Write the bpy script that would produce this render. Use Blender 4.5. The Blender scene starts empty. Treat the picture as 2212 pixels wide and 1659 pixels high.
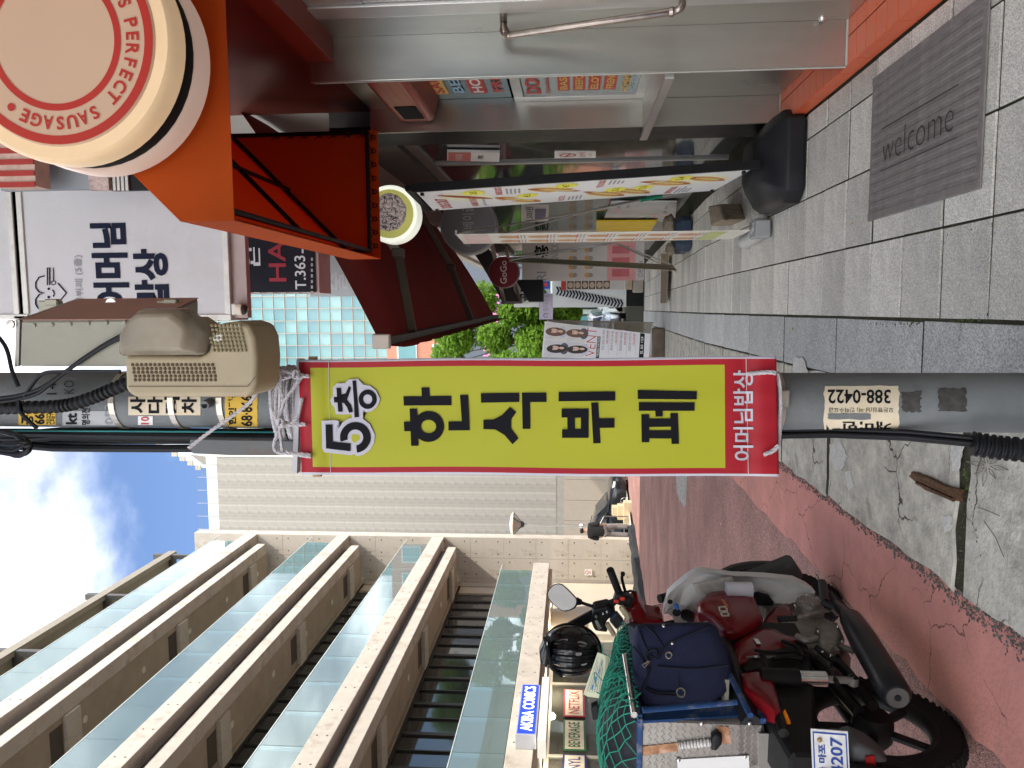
import bpy, bmesh, math, random
from mathutils import Vector, Matrix
random.seed(7)
sc = bpy.context.scene
COL = sc.collection
V = Vector
R = math.radians
# ------------------------------------------------------------------ camera
H = 1.35                                   # lens height above the pavement
PS, TH = R(5.53), R(4.41)                  # heading left of the street axis, pitch up
FW = V((-math.sin(PS)*math.cos(TH), math.cos(PS)*math.cos(TH), math.sin(TH)))
RT = V((math.cos(PS), math.sin(PS), 0))
UP = RT.cross(FW)
FOC = 1661.0                               # focal length in units of a 2212 wide picture
cam = bpy.data.objects.new('camera', bpy.data.cameras.new('camera'))
COL.objects.link(cam)
cam.data.sensor_width = 36
cam.data.lens = 36*FOC/2212
cam.data.clip_start = .05
cam.data.clip_end = 2000
# the phone was held sideways: picture right is down
cam.matrix_world = Matrix(((-UP.x, RT.x, -FW.x, 0), (-UP.y, RT.y, -FW.y, 0), (-UP.z, RT.z, -FW.z, H), (0, 0, 0, 1)))
sc.camera = cam
# ------------------------------------------------------------------ sky, sun, exposure
SUN_EL, SUN_AZ = R(49), R(108)             # azimuth from +Y towards +X
w = bpy.data.worlds.new('World'); sc.world = w; w.use_nodes = True
nt = w.node_tree; nt.nodes.clear()
def N(t, **k):
    n = nt.nodes.new(t)
    for a, b in k.items(): setattr(n, a, b)
    return n
out = N('ShaderNodeOutputWorld'); bg = N('ShaderNodeBackground'); bg.inputs[1].default_value = .1
sky = N('ShaderNodeTexSky'); sky.sky_type = 'NISHITA'; sky.sun_disc = False
sky.sun_elevation = SUN_EL; sky.sun_rotation = SUN_AZ; sky.air_density = 1.0; sky.dust_density = .6; sky.ozone_density = 2.5
tc = N('ShaderNodeTexCoord'); sep = N('ShaderNodeSeparateXYZ'); nt.links.new(tc.outputs['Generated'], sep.inputs[0])
ad = N('ShaderNodeMath', operation='ADD'); ad.inputs[1].default_value = .25; nt.links.new(sep.outputs[2], ad.inputs[0])
dx = N('ShaderNodeMath', operation='DIVIDE'); dy = N('ShaderNodeMath', operation='DIVIDE')
for d, i in ((dx, 0), (dy, 1)):
    nt.links.new(sep.outputs[i], d.inputs[0]); nt.links.new(ad.outputs[0], d.inputs[1])
cmb = N('ShaderNodeCombineXYZ'); nt.links.new(dx.outputs[0], cmb.inputs[0]); nt.links.new(dy.outputs[0], cmb.inputs[1])
CLOUD_W = 21.297
n1 = N('ShaderNodeTexNoise', noise_dimensions='4D'); n1.inputs['Scale'].default_value = 1.0; n1.inputs['Detail'].default_value = 9; n1.inputs['Roughness'].default_value = .52; n1.inputs['W'].default_value = CLOUD_W; n1.inputs['Distortion'].default_value = .15
cmap = N('ShaderNodeMapping'); cmap.inputs['Location'].default_value = (-2.17, -2.249, 0); nt.links.new(cmb.outputs[0], cmap.inputs[0]); nt.links.new(cmap.outputs[0], n1.inputs['Vector'])
cr = N('ShaderNodeValToRGB'); cr.color_ramp.elements[0].position = .415; cr.color_ramp.elements[1].position = .58; cr.color_ramp.interpolation = 'EASE'
nt.links.new(n1.outputs[0], cr.inputs[0])
n2 = N('ShaderNodeTexNoise', noise_dimensions='4D'); n2.inputs['Scale'].default_value = 3.2; n2.inputs['Detail'].default_value = 6; n2.inputs['W'].default_value = 5.0
nt.links.new(cmb.outputs[0], n2.inputs['Vector'])
cc = N('ShaderNodeValToRGB'); cc.color_ramp.elements[0].position = .36; cc.color_ramp.elements[0].color = (4.2, 4.4, 4.8, 1); cc.color_ramp.elements[1].position = .72; cc.color_ramp.elements[1].color = (34, 33.4, 32.6, 1)
nt.links.new(n2.outputs[0], cc.inputs[0])
mx = N('ShaderNodeMix', data_type='RGBA')
sg = N('ShaderNodeMix', data_type='RGBA', blend_type='MULTIPLY'); sg.inputs[0].default_value = 1; sg.inputs[7].default_value = (.76, .78, .85, 1)
nt.links.new(sky.outputs[0], sg.inputs[6])
nt.links.new(cr.outputs[0], mx.inputs[0]); nt.links.new(sg.outputs[2], mx.inputs[6]); nt.links.new(cc.outputs[0], mx.inputs[7])
nt.links.new(mx.outputs[2], bg.inputs[0]); nt.links.new(bg.outputs[0], out.inputs[0])
sun = bpy.data.lights.new('sun', 'SUN'); sun.energy = 2.2; sun.angle = R(.55); sun.color = (1, .93, .82)
so = bpy.data.objects.new('sun', sun); COL.objects.link(so)
SD = V((math.sin(SUN_AZ)*math.cos(SUN_EL), math.cos(SUN_AZ)*math.cos(SUN_EL), math.sin(SUN_EL)))
so.rotation_euler = SD.to_track_quat('Z', 'Y').to_euler()
so.location = (20, -10, 30)
vs = sc.view_settings; vs.view_transform = 'Standard'; vs.look = 'None'; vs.exposure = 1.6; vs.gamma = 1; vs.use_curve_mapping = False
# ------------------------------------------------------------------ reading positions off the photograph (2212 wide) at a known plane
def ray(px, py): return FW + RT*((829.5-py)/FOC) - UP*((px-1106)/FOC)
CAM = V((0, 0, H))
def onX(px, py, X): d = ray(px, py); return CAM + d*(X/d.x)
def onY(px, py, Y): d = ray(px, py); return CAM + d*(Y/d.y)
def onZ(px, py, Z=0.): d = ray(px, py); return CAM + d*((Z-H)/d.z)
def onP(px, py, o, n): d = ray(px, py); return CAM + d*((o-CAM).dot(n)/d.dot(n))
def tz(y): return 0. if y < 8 else -.04*(min(y, 45)-8)       # the street falls away after eight metres
# ------------------------------------------------------------------ mesh helpers
class MB:
    def __init__(s): s.v = []; s.f = []; s.mi = []; s.cm = 0
    def add(s, vs, fs):
        b = len(s.v); s.v += [V(p) for p in vs]; s.f += [tuple(b+i for i in f) for f in fs]; s.mi += [s.cm]*len(fs); return s
    def box(s, c, d, rz=0, m=None, taper=None):
        hx, hy, hz = d[0]/2, d[1]/2, d[2]/2; P = []
        for z in (-1, 1):
            k = taper if (taper and z > 0) else 1
            for x, y in ((-1, -1), (1, -1), (1, 1), (-1, 1)): P.append(V((x*hx*k, y*hy*k, z*hz)))
        q = Matrix.Rotation(rz, 3, 'Z') if m is None else m
        return s.add([q @ p + V(c) for p in P], [(3, 2, 1, 0), (4, 5, 6, 7), (0, 1, 5, 4), (1, 2, 6, 5), (2, 3, 7, 6), (3, 0, 4, 7)])
    def bx(s, a, b):                                   # box from two corners
        a, b = V(a), V(b); return s.box((a+b)/2, [abs(b[i]-a[i]) for i in range(3)])
    def prism(s, pts, off):
        pts = [V(p) for p in pts]; n = len(pts); off = V(off)
        return s.add(pts+[p+off for p in pts], [tuple(range(n-1, -1, -1)), tuple(range(n, 2*n))]+[(i, (i+1) % n, n+(i+1) % n, n+i) for i in range(n)])
    def quad(s, *p): return s.add(p, [tuple(range(len(p)))])
    def tube(s, pts, r, n=8, cap=True, rr=None):
        pts = [V(p) for p in pts]; rings = []; m = len(pts)
        up = None
        for i, p in enumerate(pts):
            t = (pts[min(i+1, m-1)]-pts[max(i-1, 0)]).normalized()
            if up is None: up = t.orthogonal().normalized()
            up = (up - t*up.dot(t)); up = up.normalized() if up.length > 1e-6 else t.orthogonal().normalized()
            b = t.cross(up); q = rr[i] if rr else r
            rings.append([p + up*math.cos(a)*q + b*math.sin(a)*q for a in [2*math.pi*k/n for k in range(n)]])
        vs = [p for g in rings for p in g]; fs = []
        for i in range(m-1):
            for k in range(n): fs.append((i*n+k, i*n+(k+1) % n, (i+1)*n+(k+1) % n, (i+1)*n+k))
        if cap: fs += [tuple(range(n-1, -1, -1)), tuple((m-1)*n+k for k in range(n))]
        return s.add(vs, fs)
    def bar(s, a, b, w, h, up=(0, 0, 1)):
        a, b = V(a), V(b); t = (b-a).normalized(); u = V(up); u = (u-t*u.dot(t)).normalized(); q = t.cross(u)
        m = Matrix((q, t, u)).transposed(); return s.box((a+b)/2, (w, (b-a).length, h), m=m)
    def ring(s, prof, c, ax, n=24, close=False):       # lathe: prof = [(r, h)] about axis ax at c
        ax = V(ax).normalized(); u = ax.orthogonal().normalized(); b = ax.cross(u); m = len(prof)
        vs = [V(c)+ax*h+(u*math.cos(a)+b*math.sin(a))*r for r, h in prof for a in [2*math.pi*k/n for k in range(n)]]; fs = []
        for i in range(m if close else m-1):
            j = (i+1) % m
            for k in range(n): fs.append((i*n+k, i*n+(k+1) % n, j*n+(k+1) % n, j*n+k))
        return s.add(vs, fs)
    def puff(s, pts, nrm, h, back=0., ks=((1, 0), (.98, .35), (.92, .62), (.8, .84), (.6, .96), (.3, 1)), both=False):
        pts = [V(p) for p in pts]; c = sum(pts, V())/len(pts); n = len(pts); nrm = V(nrm).normalized(); vs = []; fs = []
        lay = [(1, -back)] if not both else [(k, -q*h) for k, q in reversed(ks[1:])]
        lay += [(k, q*h) for k, q in ks]
        for k, q in lay: vs += [c+(p-c)*k+nrm*q for p in pts]
        m = len(lay)
        for i in range(m-1):
            for k in range(n): fs.append((i*n+k, i*n+(k+1) % n, (i+1)*n+(k+1) % n, (i+1)*n+k))
        fs += [tuple(range(n-1, -1, -1)), tuple((m-1)*n+k for k in range(n))]
        return s.add(vs, fs)
    def loft(s, rings, cap=True):
        n = len(rings[0]); m = len(rings); vs = [p for g in rings for p in g]; fs = []
        for i in range(m-1):
            for k in range(n): fs.append((i*n+k, i*n+(k+1) % n, (i+1)*n+(k+1) % n, (i+1)*n+k))
        if cap: fs += [tuple(range(n-1, -1, -1)), tuple((m-1)*n+k for k in range(n))]
        return s.add(vs, fs)
WP = {}
def thing(name, label, cat, loc, group=None):
    o = bpy.data.objects.new(name, None); COL.objects.link(o); o.location = loc; o.empty_display_size = .1
    o['label'] = label; o['category'] = cat
    if group: o['group'] = group
    WP[o.name] = V(loc); return o
def obj(name, mb, mat, parent=None, label=None, cat=None, group=None, kind=None, smooth=False, bevel=0, seg=1):
    me = bpy.data.meshes.new(name)
    lo = V([min(p[i] for p in mb.v) for i in range(3)]); hi = V([max(p[i] for p in mb.v) for i in range(3)])
    c = (lo+hi)/2
    if parent is None: c.z = lo.z
    me.from_pydata([p-c for p in mb.v], [], mb.f)
    for m in (mat if isinstance(mat, (list, tuple)) else [mat]): me.materials.append(m)
    if any(mb.mi): me.polygons.foreach_set('material_index', mb.mi)
    bm = bmesh.new(); bm.from_mesh(me); bmesh.ops.recalc_face_normals(bm, faces=bm.faces); bm.to_mesh(me); bm.free()
    o = bpy.data.objects.new(name, me); COL.objects.link(o)
    if smooth:
        me.polygons.foreach_set('use_smooth', [True]*len(me.polygons))
        try: me.set_sharp_from_angle(angle=R(42))
        except Exception: pass
    if bevel:
        b = o.modifiers.new('bevel', 'BEVEL'); b.width = bevel; b.segments = seg; b.limit_method = 'ANGLE'; b.angle_limit = R(35)
    WP[o.name] = c
    if parent is not None: o.parent = parent; o.location = c-WP[parent.name]
    else: o.location = c
    if label: o['label'] = label
    if cat: o['category'] = cat
    if group: o['group'] = group
    if kind: o['kind'] = kind
    return o
def clone(o, delta, parent=None):
    c = o.copy(); COL.objects.link(c); WP[c.name] = WP[o.name]+V(delta)
    if parent is not None: c.parent = parent; c.location = WP[c.name]-WP[parent.name]
    else: c.location = WP[c.name]
    return c
_tcache = {}
def glyphs(s, bold=0, res=3, sp=1.):
    key = (s, bold, res, sp)
    if key in _tcache: return _tcache[key]
    cu = bpy.data.curves.new('t', 'FONT'); cu.body = s; cu.size = 1; cu.offset = bold; cu.resolution_u = res; cu.fill_mode = 'BOTH'; cu.space_character = sp
    o = bpy.data.objects.new('t', cu); COL.objects.link(o)
    dg = bpy.context.evaluated_depsgraph_get(); me = bpy.data.meshes.new_from_object(o.evaluated_get(dg))
    vs = [(p.co.x, p.co.y) for p in me.vertices]; fs = [tuple(f.vertices) for f in me.polygons]
    bpy.data.objects.remove(o); bpy.data.curves.remove(cu); bpy.data.meshes.remove(me)
    x0 = min(p[0] for p in vs); x1 = max(p[0] for p in vs); y0 = min(p[1] for p in vs); y1 = max(p[1] for p in vs)
    vs = [((x-x0)/max(x1-x0, 1e-6), (y-y0)/max(y1-y0, 1e-6)) for x, y in vs]
    _tcache[key] = (vs, fs, (x1-x0)/max(y1-y0, 1e-6)); return _tcache[key]
def text(s, o, ux, uy, mat, parent, name='lettering', bold=0, lift=.002, fn=None, mb=None, sp=1., keep=False, res=3):
    vs, fs, asp = glyphs(s, bold, res, sp)
    m = mb or MB(); n = V(ux).cross(V(uy)).normalized() if fn is None else V((0, 0, 0))
    if fn is None:
        o, ux, uy = V(o), V(ux), V(uy)
        if keep: ux = ux.normalized()*min(ux.length, uy.length*asp)
        m.add([o+ux*a+uy*b+n*lift for a, b in vs], fs)
    else: m.add([fn(a, b) for a, b in vs], fs)
    if mb is not None: return None
    return obj(name, m, mat, parent)
def skin(name, joints, edges, mat, parent=None, sub=2, **kw):
    me = bpy.data.meshes.new(name); me.from_pydata([j[0] for j in joints], edges, []); o = bpy.data.objects.new(name, me); COL.objects.link(o)
    o.modifiers.new('s', 'SKIN'); 
    for i, j in enumerate(joints):
        r = j[1]; r = r if isinstance(r, tuple) else (r, r); me.skin_vertices[0].data[i].radius = r
    me.skin_vertices[0].data[0].use_root = True
    o.modifiers.new('d', 'SUBSURF').levels = sub
    dg = bpy.context.evaluated_depsgraph_get(); m2 = bpy.data.meshes.new_from_object(o.evaluated_get(dg))
    mb = MB(); mb.add([p.co for p in m2.vertices], [tuple(f.vertices) for f in m2.polygons])
    bpy.data.objects.remove(o); bpy.data.meshes.remove(me); bpy.data.meshes.remove(m2)
    return obj(name, mb, mat, parent, smooth=True, **kw)
def cr_spline(pts, n=6):
    pts = [V(p) for p in pts]; out = []; P = [pts[0]]+pts+[pts[-1]]
    for i in range(1, len(P)-2):
        a, b, c, d = P[i-1], P[i], P[i+1], P[i+2]
        for k in range(n):
            t = k/n; out.append(.5*((2*b)+(c-a)*t+(2*a-5*b+4*c-d)*t*t+(3*b-a-3*c+d)*t*t*t))
    return out+[pts[-1]]
# ------------------------------------------------------------------ materials
MATS = {}
def mat(name, col, rough=.6, metal=0., var=.1, vs=5., bump=0., bs=80., spec=.26, coat=0., alpha=1., emit=0., trans=0., aniso=0., dirt=None, ds=2.5, da=.5, st=None, ior=1.45):
    if name in MATS: return MATS[name]
    m = bpy.data.materials.new(name); m.use_nodes = True; t = m.node_tree; b = t.nodes['Principled BSDF']
    L = t.links.new; nn = t.nodes.new
    b.inputs['Roughness'].default_value = rough; b.inputs['Metallic'].default_value = metal
    b.inputs['Specular IOR Level'].default_value = spec; b.inputs['Coat Weight'].default_value = coat; b.inputs['Coat Roughness'].default_value = .08
    b.inputs['Alpha'].default_value = alpha; b.inputs['Transmission Weight'].default_value = trans; b.inputs['IOR'].default_value = ior
    b.inputs['Anisotropic'].default_value = aniso
    c = (*col, 1)
    tc = nn('ShaderNodeTexCoord'); src = tc.outputs['Object']
    if st:
        mp = nn('ShaderNodeMapping'); mp.inputs['Scale'].default_value = st; L(src, mp.inputs[0]); src = mp.outputs[0]
    if var or dirt:
        n1 = nn('ShaderNodeTexNoise'); n1.inputs['Scale'].default_value = vs; n1.inputs['Detail'].default_value = 7; n1.inputs['Roughness'].default_value = .62; L(src, n1.inputs['Vector'])
        r1 = nn('ShaderNodeValToRGB'); r1.color_ramp.elements[0].position = .3; r1.color_ramp.elements[1].position = .7
        r1.color_ramp.elements[0].color = (*[x*(1-var) for x in col], 1); r1.color_ramp.elements[1].color = (*[min(1, x*(1+var)) for x in col], 1)
        L(n1.outputs[0], r1.inputs[0]); cs = r1.outputs[0]
        if dirt:
            n2 = nn('ShaderNodeTexNoise'); n2.inputs['Scale'].default_value = ds; n2.inputs['Detail'].default_value = 9; n2.inputs['Roughness'].default_value = .7; L(src, n2.inputs['Vector'])
            r2 = nn('ShaderNodeValToRGB'); r2.color_ramp.elements[0].position = .52; r2.color_ramp.elements[1].position = .75
            r2.color_ramp.elements[0].color = (0, 0, 0, 1); r2.color_ramp.elements[1].color = (da, da, da, 1); L(n2.outputs[0], r2.inputs[0])
            x = nn('ShaderNodeMix'); x.data_type = 'RGBA'; L(r2.outputs[0], x.inputs[0]); L(cs, x.inputs[6]); x.inputs[7].default_value = (*dirt, 1); cs = x.outputs[2]
        L(cs, b.inputs['Base Color'])
        if emit: L(cs, b.inputs['Emission Color'])
        if rough > .08:
            rr = nn('ShaderNodeMapRange'); rr.inputs[3].default_value = max(.02, rough-.1); rr.inputs[4].default_value = min(1, rough+.1); L(n1.outputs[0], rr.inputs[0]); L(rr.outputs[0], b.inputs['Roughness'])
    else:
        b.inputs['Base Color'].default_value = c
        if emit: b.inputs['Emission Color'].default_value = c
    if emit: b.inputs['Emission Strength'].default_value = emit
    if bump:
        n3 = nn('ShaderNodeTexNoise'); n3.inputs['Scale'].default_value = bs; n3.inputs['Detail'].default_value = 5; L(src, n3.inputs['Vector'])
        bp = nn('ShaderNodeBump'); bp.inputs['Strength'].default_value = bump; bp.inputs['Distance'].default_value = .01; L(n3.outputs[0], bp.inputs['Height']); L(bp.outputs[0], b.inputs['Normal'])
    MATS[name] = m; return m
def translucent(m, col, k=.4):
    """let light through thin cloth or leaves"""
    t = m.node_tree; b = t.nodes['Principled BSDF']; o = [n for n in t.nodes if n.type == 'OUTPUT_MATERIAL'][0]
    tr = t.nodes.new('ShaderNodeBsdfTranslucent'); tr.inputs[0].default_value = (*col, 1); mx = t.nodes.new('ShaderNodeMixShader'); mx.inputs[0].default_value = k
    t.links.new(b.outputs[0], mx.inputs[1]); t.links.new(tr.outputs[0], mx.inputs[2]); t.links.new(mx.outputs[0], o.inputs[0]); return m
def glass(name, col, rough=.02, alpha=.35, var=0., spec=.6):
    """thin sheet glass: tinted see-through with a reflection tinted towards blue sky"""
    if name in MATS: return MATS[name]
    m = bpy.data.materials.new(name); m.use_nodes = True; t = m.node_tree; t.nodes.clear(); nn = t.nodes.new; L = t.links.new
    o = nn('ShaderNodeOutputMaterial'); tr = nn('ShaderNodeBsdfTransparent'); tr.inputs[0].default_value = (*[c**.5 for c in col], 1)
    df = nn('ShaderNodeBsdfDiffuse'); df.inputs[0].default_value = (*col, 1)
    m1 = nn('ShaderNodeMixShader'); m1.inputs[0].default_value = alpha; L(tr.outputs[0], m1.inputs[1]); L(df.outputs[0], m1.inputs[2])
    gl = nn('ShaderNodeBsdfGlossy'); gl.inputs['Roughness'].default_value = rough; gl.inputs[0].default_value = (.80, .93, .97, 1)  # teal tint in the gloss stands in for reflected blue sky
    fr = nn('ShaderNodeFresnel'); fr.inputs[0].default_value = 1.6 if spec < .7 else 1.9
    m2 = nn('ShaderNodeMixShader'); L(fr.outputs[0], m2.inputs[0]); L(m1.outputs[0], m2.inputs[1]); L(gl.outputs[0], m2.inputs[2]); L(m2.outputs[0], o.inputs[0])
    MATS[name] = m; return m
def cracks(m, scale=2.2, width=.012, col=(.03, .025, .02), thr=.5):
    """hairline cracks through a slab material"""
    t = m.node_tree; b = t.nodes['Principled BSDF']; nn = t.nodes.new; L = t.links.new
    tc = nn('ShaderNodeTexCoord'); nz = nn('ShaderNodeTexNoise'); nz.inputs['Scale'].default_value = 7; nz.inputs['Detail'].default_value = 6; L(tc.outputs['Object'], nz.inputs[0])
    ma = nn('ShaderNodeMix'); ma.data_type = 'RGBA'; ma.blend_type = 'ADD'; ma.inputs[0].default_value = .16; L(tc.outputs['Object'], ma.inputs[6]); L(nz.outputs[1], ma.inputs[7])
    vo = nn('ShaderNodeTexVoronoi'); vo.feature = 'DISTANCE_TO_EDGE'; vo.inputs['Scale'].default_value = scale; L(ma.outputs[2], vo.inputs['Vector'])
    r = nn('ShaderNodeMapRange'); r.inputs[1].default_value = width*.4; r.inputs[2].default_value = width; r.inputs[3].default_value = 1; r.inputs[4].default_value = 0; L(vo.outputs['Distance'], r.inputs[0])
    n2 = nn('ShaderNodeTexNoise'); n2.inputs['Scale'].default_value = 1.9; n2.inputs['Detail'].default_value = 3; L(tc.outputs['Object'], n2.inputs[0])
    r2 = nn('ShaderNodeMapRange'); r2.inputs[1].default_value = thr; r2.inputs[2].default_value = thr+.08; L(n2.outputs[0], r2.inputs[0])
    mu = nn('ShaderNodeMath'); mu.operation = 'MULTIPLY'; L(r.outputs[0], mu.inputs[0]); L(r2.outputs[0], mu.inputs[1])
    x = nn('ShaderNodeMix'); x.data_type = 'RGBA'; lk = b.inputs['Base Color'].links
    if lk: L(lk[0].from_socket, x.inputs[6])
    else: x.inputs[6].default_value = b.inputs['Base Color'].default_value
    L(mu.outputs[0], x.inputs[0]); x.inputs[7].default_value = (*col, 1); L(x.outputs[2], b.inputs['Base Color']); return m
def speckle(m, dark, light, scale=260, amt=.6):
    """granite flecks over whatever base colour the material has"""
    t = m.node_tree; b = t.nodes['Principled BSDF']; nn = t.nodes.new; L = t.links.new
    tc = nn('ShaderNodeTexCoord'); vo = nn('ShaderNodeTexVoronoi'); vo.inputs['Scale'].default_value = scale; L(tc.outputs['Object'], vo.inputs['Vector'])
    r = nn('ShaderNodeValToRGB'); e = r.color_ramp.elements; e[0].position = .25; e[0].color = (*dark, 1); e[1].position = .75; e[1].color = (*light, 1); L(vo.outputs['Color'], r.inputs[0])
    x = nn('ShaderNodeMix'); x.data_type = 'RGBA'; x.blend_type = 'MULTIPLY'; x.inputs[0].default_value = amt
    lk = b.inputs['Base Color'].links
    L(lk[0].from_socket, x.inputs[6]); L(r.outputs[0], x.inputs[7]); L(x.outputs[2], b.inputs['Base Color'])
    # each paving stone its own shade
    oi = nn('ShaderNodeObjectInfo'); mr = nn('ShaderNodeMapRange'); mr.inputs[3].default_value = .82; mr.inputs[4].default_value = 1.12; L(oi.outputs['Random'], mr.inputs[0])
    y = nn('ShaderNodeMix'); y.data_type = 'RGBA'; y.blend_type = 'MULTIPLY'; y.inputs[0].default_value = 1; L(x.outputs[2], y.inputs[6])
    cb = nn('ShaderNodeCombineColor'); [L(mr.outputs[0], cb.inputs[i]) for i in range(3)]; L(cb.outputs[0], y.inputs[7]); L(y.outputs[2], b.inputs['Base Color']); return m
# ================================================================== SETTING: ground, road, pavement
concrete = mat('weathered concrete', (.40, .37, .31), .85, var=.14, vs=3, bump=.25, bs=40, dirt=(.24, .21, .17), ds=1.6, da=.55)
granite = speckle(mat('grey granite', (.64, .61, .54), .72, var=.13, vs=7, bump=.25, bs=300, dirt=(.27, .25, .21), ds=3.1, da=.6), (.45, .45, .46), (1.25, 1.24, 1.2), 260, .55)
bluegranite = speckle(mat('blue-grey granite', (.54, .53, .49), .7, var=.12, vs=9, bump=.25, bs=240, dirt=(.2, .2, .2), ds=4, da=.5), (.4, .42, .46), (1.25, 1.25, 1.25), 190, .6)
kerbmat = cracks(mat('old kerb concrete', (.46, .43, .355), .9, var=.32, vs=11, bump=.6, bs=55, dirt=(.13, .115, .09), ds=3.2, da=.9), 2.4, .010, (.05, .045, .035), .48)
roadmat = mat('worn red road surface', (.42, .235, .20), .88, var=.30, vs=1.1, bump=1.0, bs=170, dirt=(.26, .16, .145), ds=5.5, da=.7)
speckle(roadmat, (.45, .45, .5), (1.5, 1.45, 1.4), 120, .55)
guttermat = cracks(mat('red gutter concrete', (.50, .215, .175), .8, var=.2, vs=3, bump=.25, bs=60, dirt=(.33, .17, .145), ds=3.5, da=.8), 1.9, .006, (.11, .05, .042), .45)
soil = mat('mossy joint soil', (.035, .034, .018), .95, var=.5, vs=9, bump=.8, bs=120, dirt=(.09, .07, .05), ds=6, da=.8)
dark = mat('black plastic', (.011, .011, .012), .45, var=.2, vs=12)
blackm = mat('black metal', (.008, .008, .009), .45, metal=.0, var=.2, vs=9)
def sheet(x0, x1, y0, y1, dz, nx=1, step=1.0, jag=None):
    m = MB(); ys = []; y = y0
    while y < y1-1e-6: ys.append(y); y += step
    ys.append(y1); P = []
    for y in ys:
        for i in range(nx+1):
            x = x0+(x1-x0)*i/nx
            if jag and i in jag: x += random.uniform(-.018, .018)
            P.append((x, y, tz(y)+dz))
    k = nx+1
    return m.add(P, [(j*k+i, j*k+i+1, (j+1)*k+i+1, (j+1)*k+i) for j in range(len(ys)-1) for i in range(nx)])
g = MB(); gy = [-60, 8, 20, 45, 120, 900]
for a, b in zip(gy, gy[1:]): g.quad((-500, a, tz(a)-.12), (500, a, tz(a)-.12), (500, b, tz(b)-.12), (-500, b, tz(b)-.12))
obj('ground', g, mat('asphalt ground', (.11, .105, .10), .9, var=.2, vs=.5), kind='structure')
obj('road', sheet(-7.1, -1.3, -6, 46, -.016, 4, 1), roadmat, kind='structure')
obj('gutter', sheet(-1.44, -.96, -6, 40, -.010, 3, .11, jag=(0,)), guttermat, kind='structure')
obj('cross_street', sheet(-40, 40, 46, 58, -.02, 2, 6), mat('far asphalt', (.2, .19, .18), .9, var=.15, vs=.8), kind='structure')
farpave = obj('far_pavement', sheet(-7.9, -7.1, -6, 46, .06, 1, 2), mat('pale pavement', (.62, .58, .5), .85, var=.12, vs=2), kind='structure')
pav = obj('pavement', sheet(-.99, 1.36, -3, 46, -.0055, 2, 1), soil, kind='structure')
# paving stones
def stone(w, l, h=.05, ch=.0022):
    m = MB(); a, b = w/2, l/2
    m.add([(-a, -b, -h), (a, -b, -h), (a, b, -h), (-a, b, -h), (-a, -b, -ch), (a, -b, -ch), (a, b, -ch), (-a, b, -ch), (-a+ch, -b+ch, 0), (a-ch, -b+ch, 0), (a-ch, b-ch, 0), (-a+ch, b-ch, 0)],
          [(0, 1, 5, 4), (1, 2, 6, 5), (2, 3, 7, 6), (3, 0, 4, 7), (4, 5, 9, 8), (5, 6, 10, 9), (6, 7, 11, 10), (7, 4, 8, 11), (8, 9, 10, 11)])
    return m
_me = {}
def lay(kind, w, l, mt, x, y, name):
    if kind not in _me:
        o = obj(name, stone(w, l), mt, pav); _me[kind] = o.data
    else:
        o = bpy.data.objects.new(name, _me[kind]); COL.objects.link(o); o.parent = pav
    o.location = V((x, y, tz(y)+random.uniform(-.0025, .0025)-.025))-WP['pavement']
    o.location.z += .0
    o.rotation_euler = (random.uniform(-.004, .004)-(.04 if y > 8 else 0), random.uniform(-.004, .004), random.uniform(-.006, .006))
    return o
for k in _me: pass
row = 0; y = 1.45
while y < 19.5:
    for c, x in enumerate((.12, .455, .79)):
        lay('p', .3255, .3205, granite, x, y+random.uniform(-.004, .004)+(.0 if c != 1 else .004), 'paver')
    lay('n', .132, .3205, granite, 1.028, y, 'paver')
    y += .335
y = 1.62
while y < 20:
    lay('s', .285, .955, bluegranite, -.20, y, 'granite_slab'); y += .975
def kerb_piece(x0, x1, y0, y1, nm='kerb_stone'):
    m = MB(); pts = []
    n = max(4, int((y1-y0)/.09))
    j = lambda s: random.uniform(-s, s)
    for i in range(n+1): pts.append((x0+j(.012), y0+(y1-y0)*i/n))
    for i in range(1, 6): pts.append((x0+(x1-x0)*i/6, y1+j(.012)))
    for i in range(n+1): pts.append((x1+j(.004), y1-(y1-y0)*i/n))
    for i in range(1, 6): pts.append((x1-(x1-x0)*i/6, y0+j(.012)))
    pts = pts[::-1]
    c = (sum(p[0] for p in pts)/len(pts), sum(p[1] for p in pts)/len(pts))
    z = random.uniform(-.003, .003)
    a = [(p[0], p[1], tz(p[1])-.07) for p in pts]; b = [(p[0], p[1], tz(p[1])-.008+z) for p in pts]; d = [(c[0]+(p[0]-c[0])*.975, c[1]+(p[1]-c[1])*.985, tz(p[1])+z) for p in pts]
    k = len(pts); m.add(a+b+d, [(i, (i+1) % k, k+(i+1) % k, k+i) for i in range(k)]+[(k+i, k+(i+1) % k, 2*k+(i+1) % k, 2*k+i) for i in range(k)]+[tuple(range(2*k, 3*k))])
    return obj(nm, m, kerbmat, pav)
for y0, y1 in [(1.2, 2.70), (2.76, 4.1), (4.15, 5.0), (5.03, 6.0), (6.03, 7.0), (7.03, 7.95)]+[(8+.98*i, 8.95+.98*i) for i in range(12)]:
    kerb_piece(-1.0, -.352, y0, y1)
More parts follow.
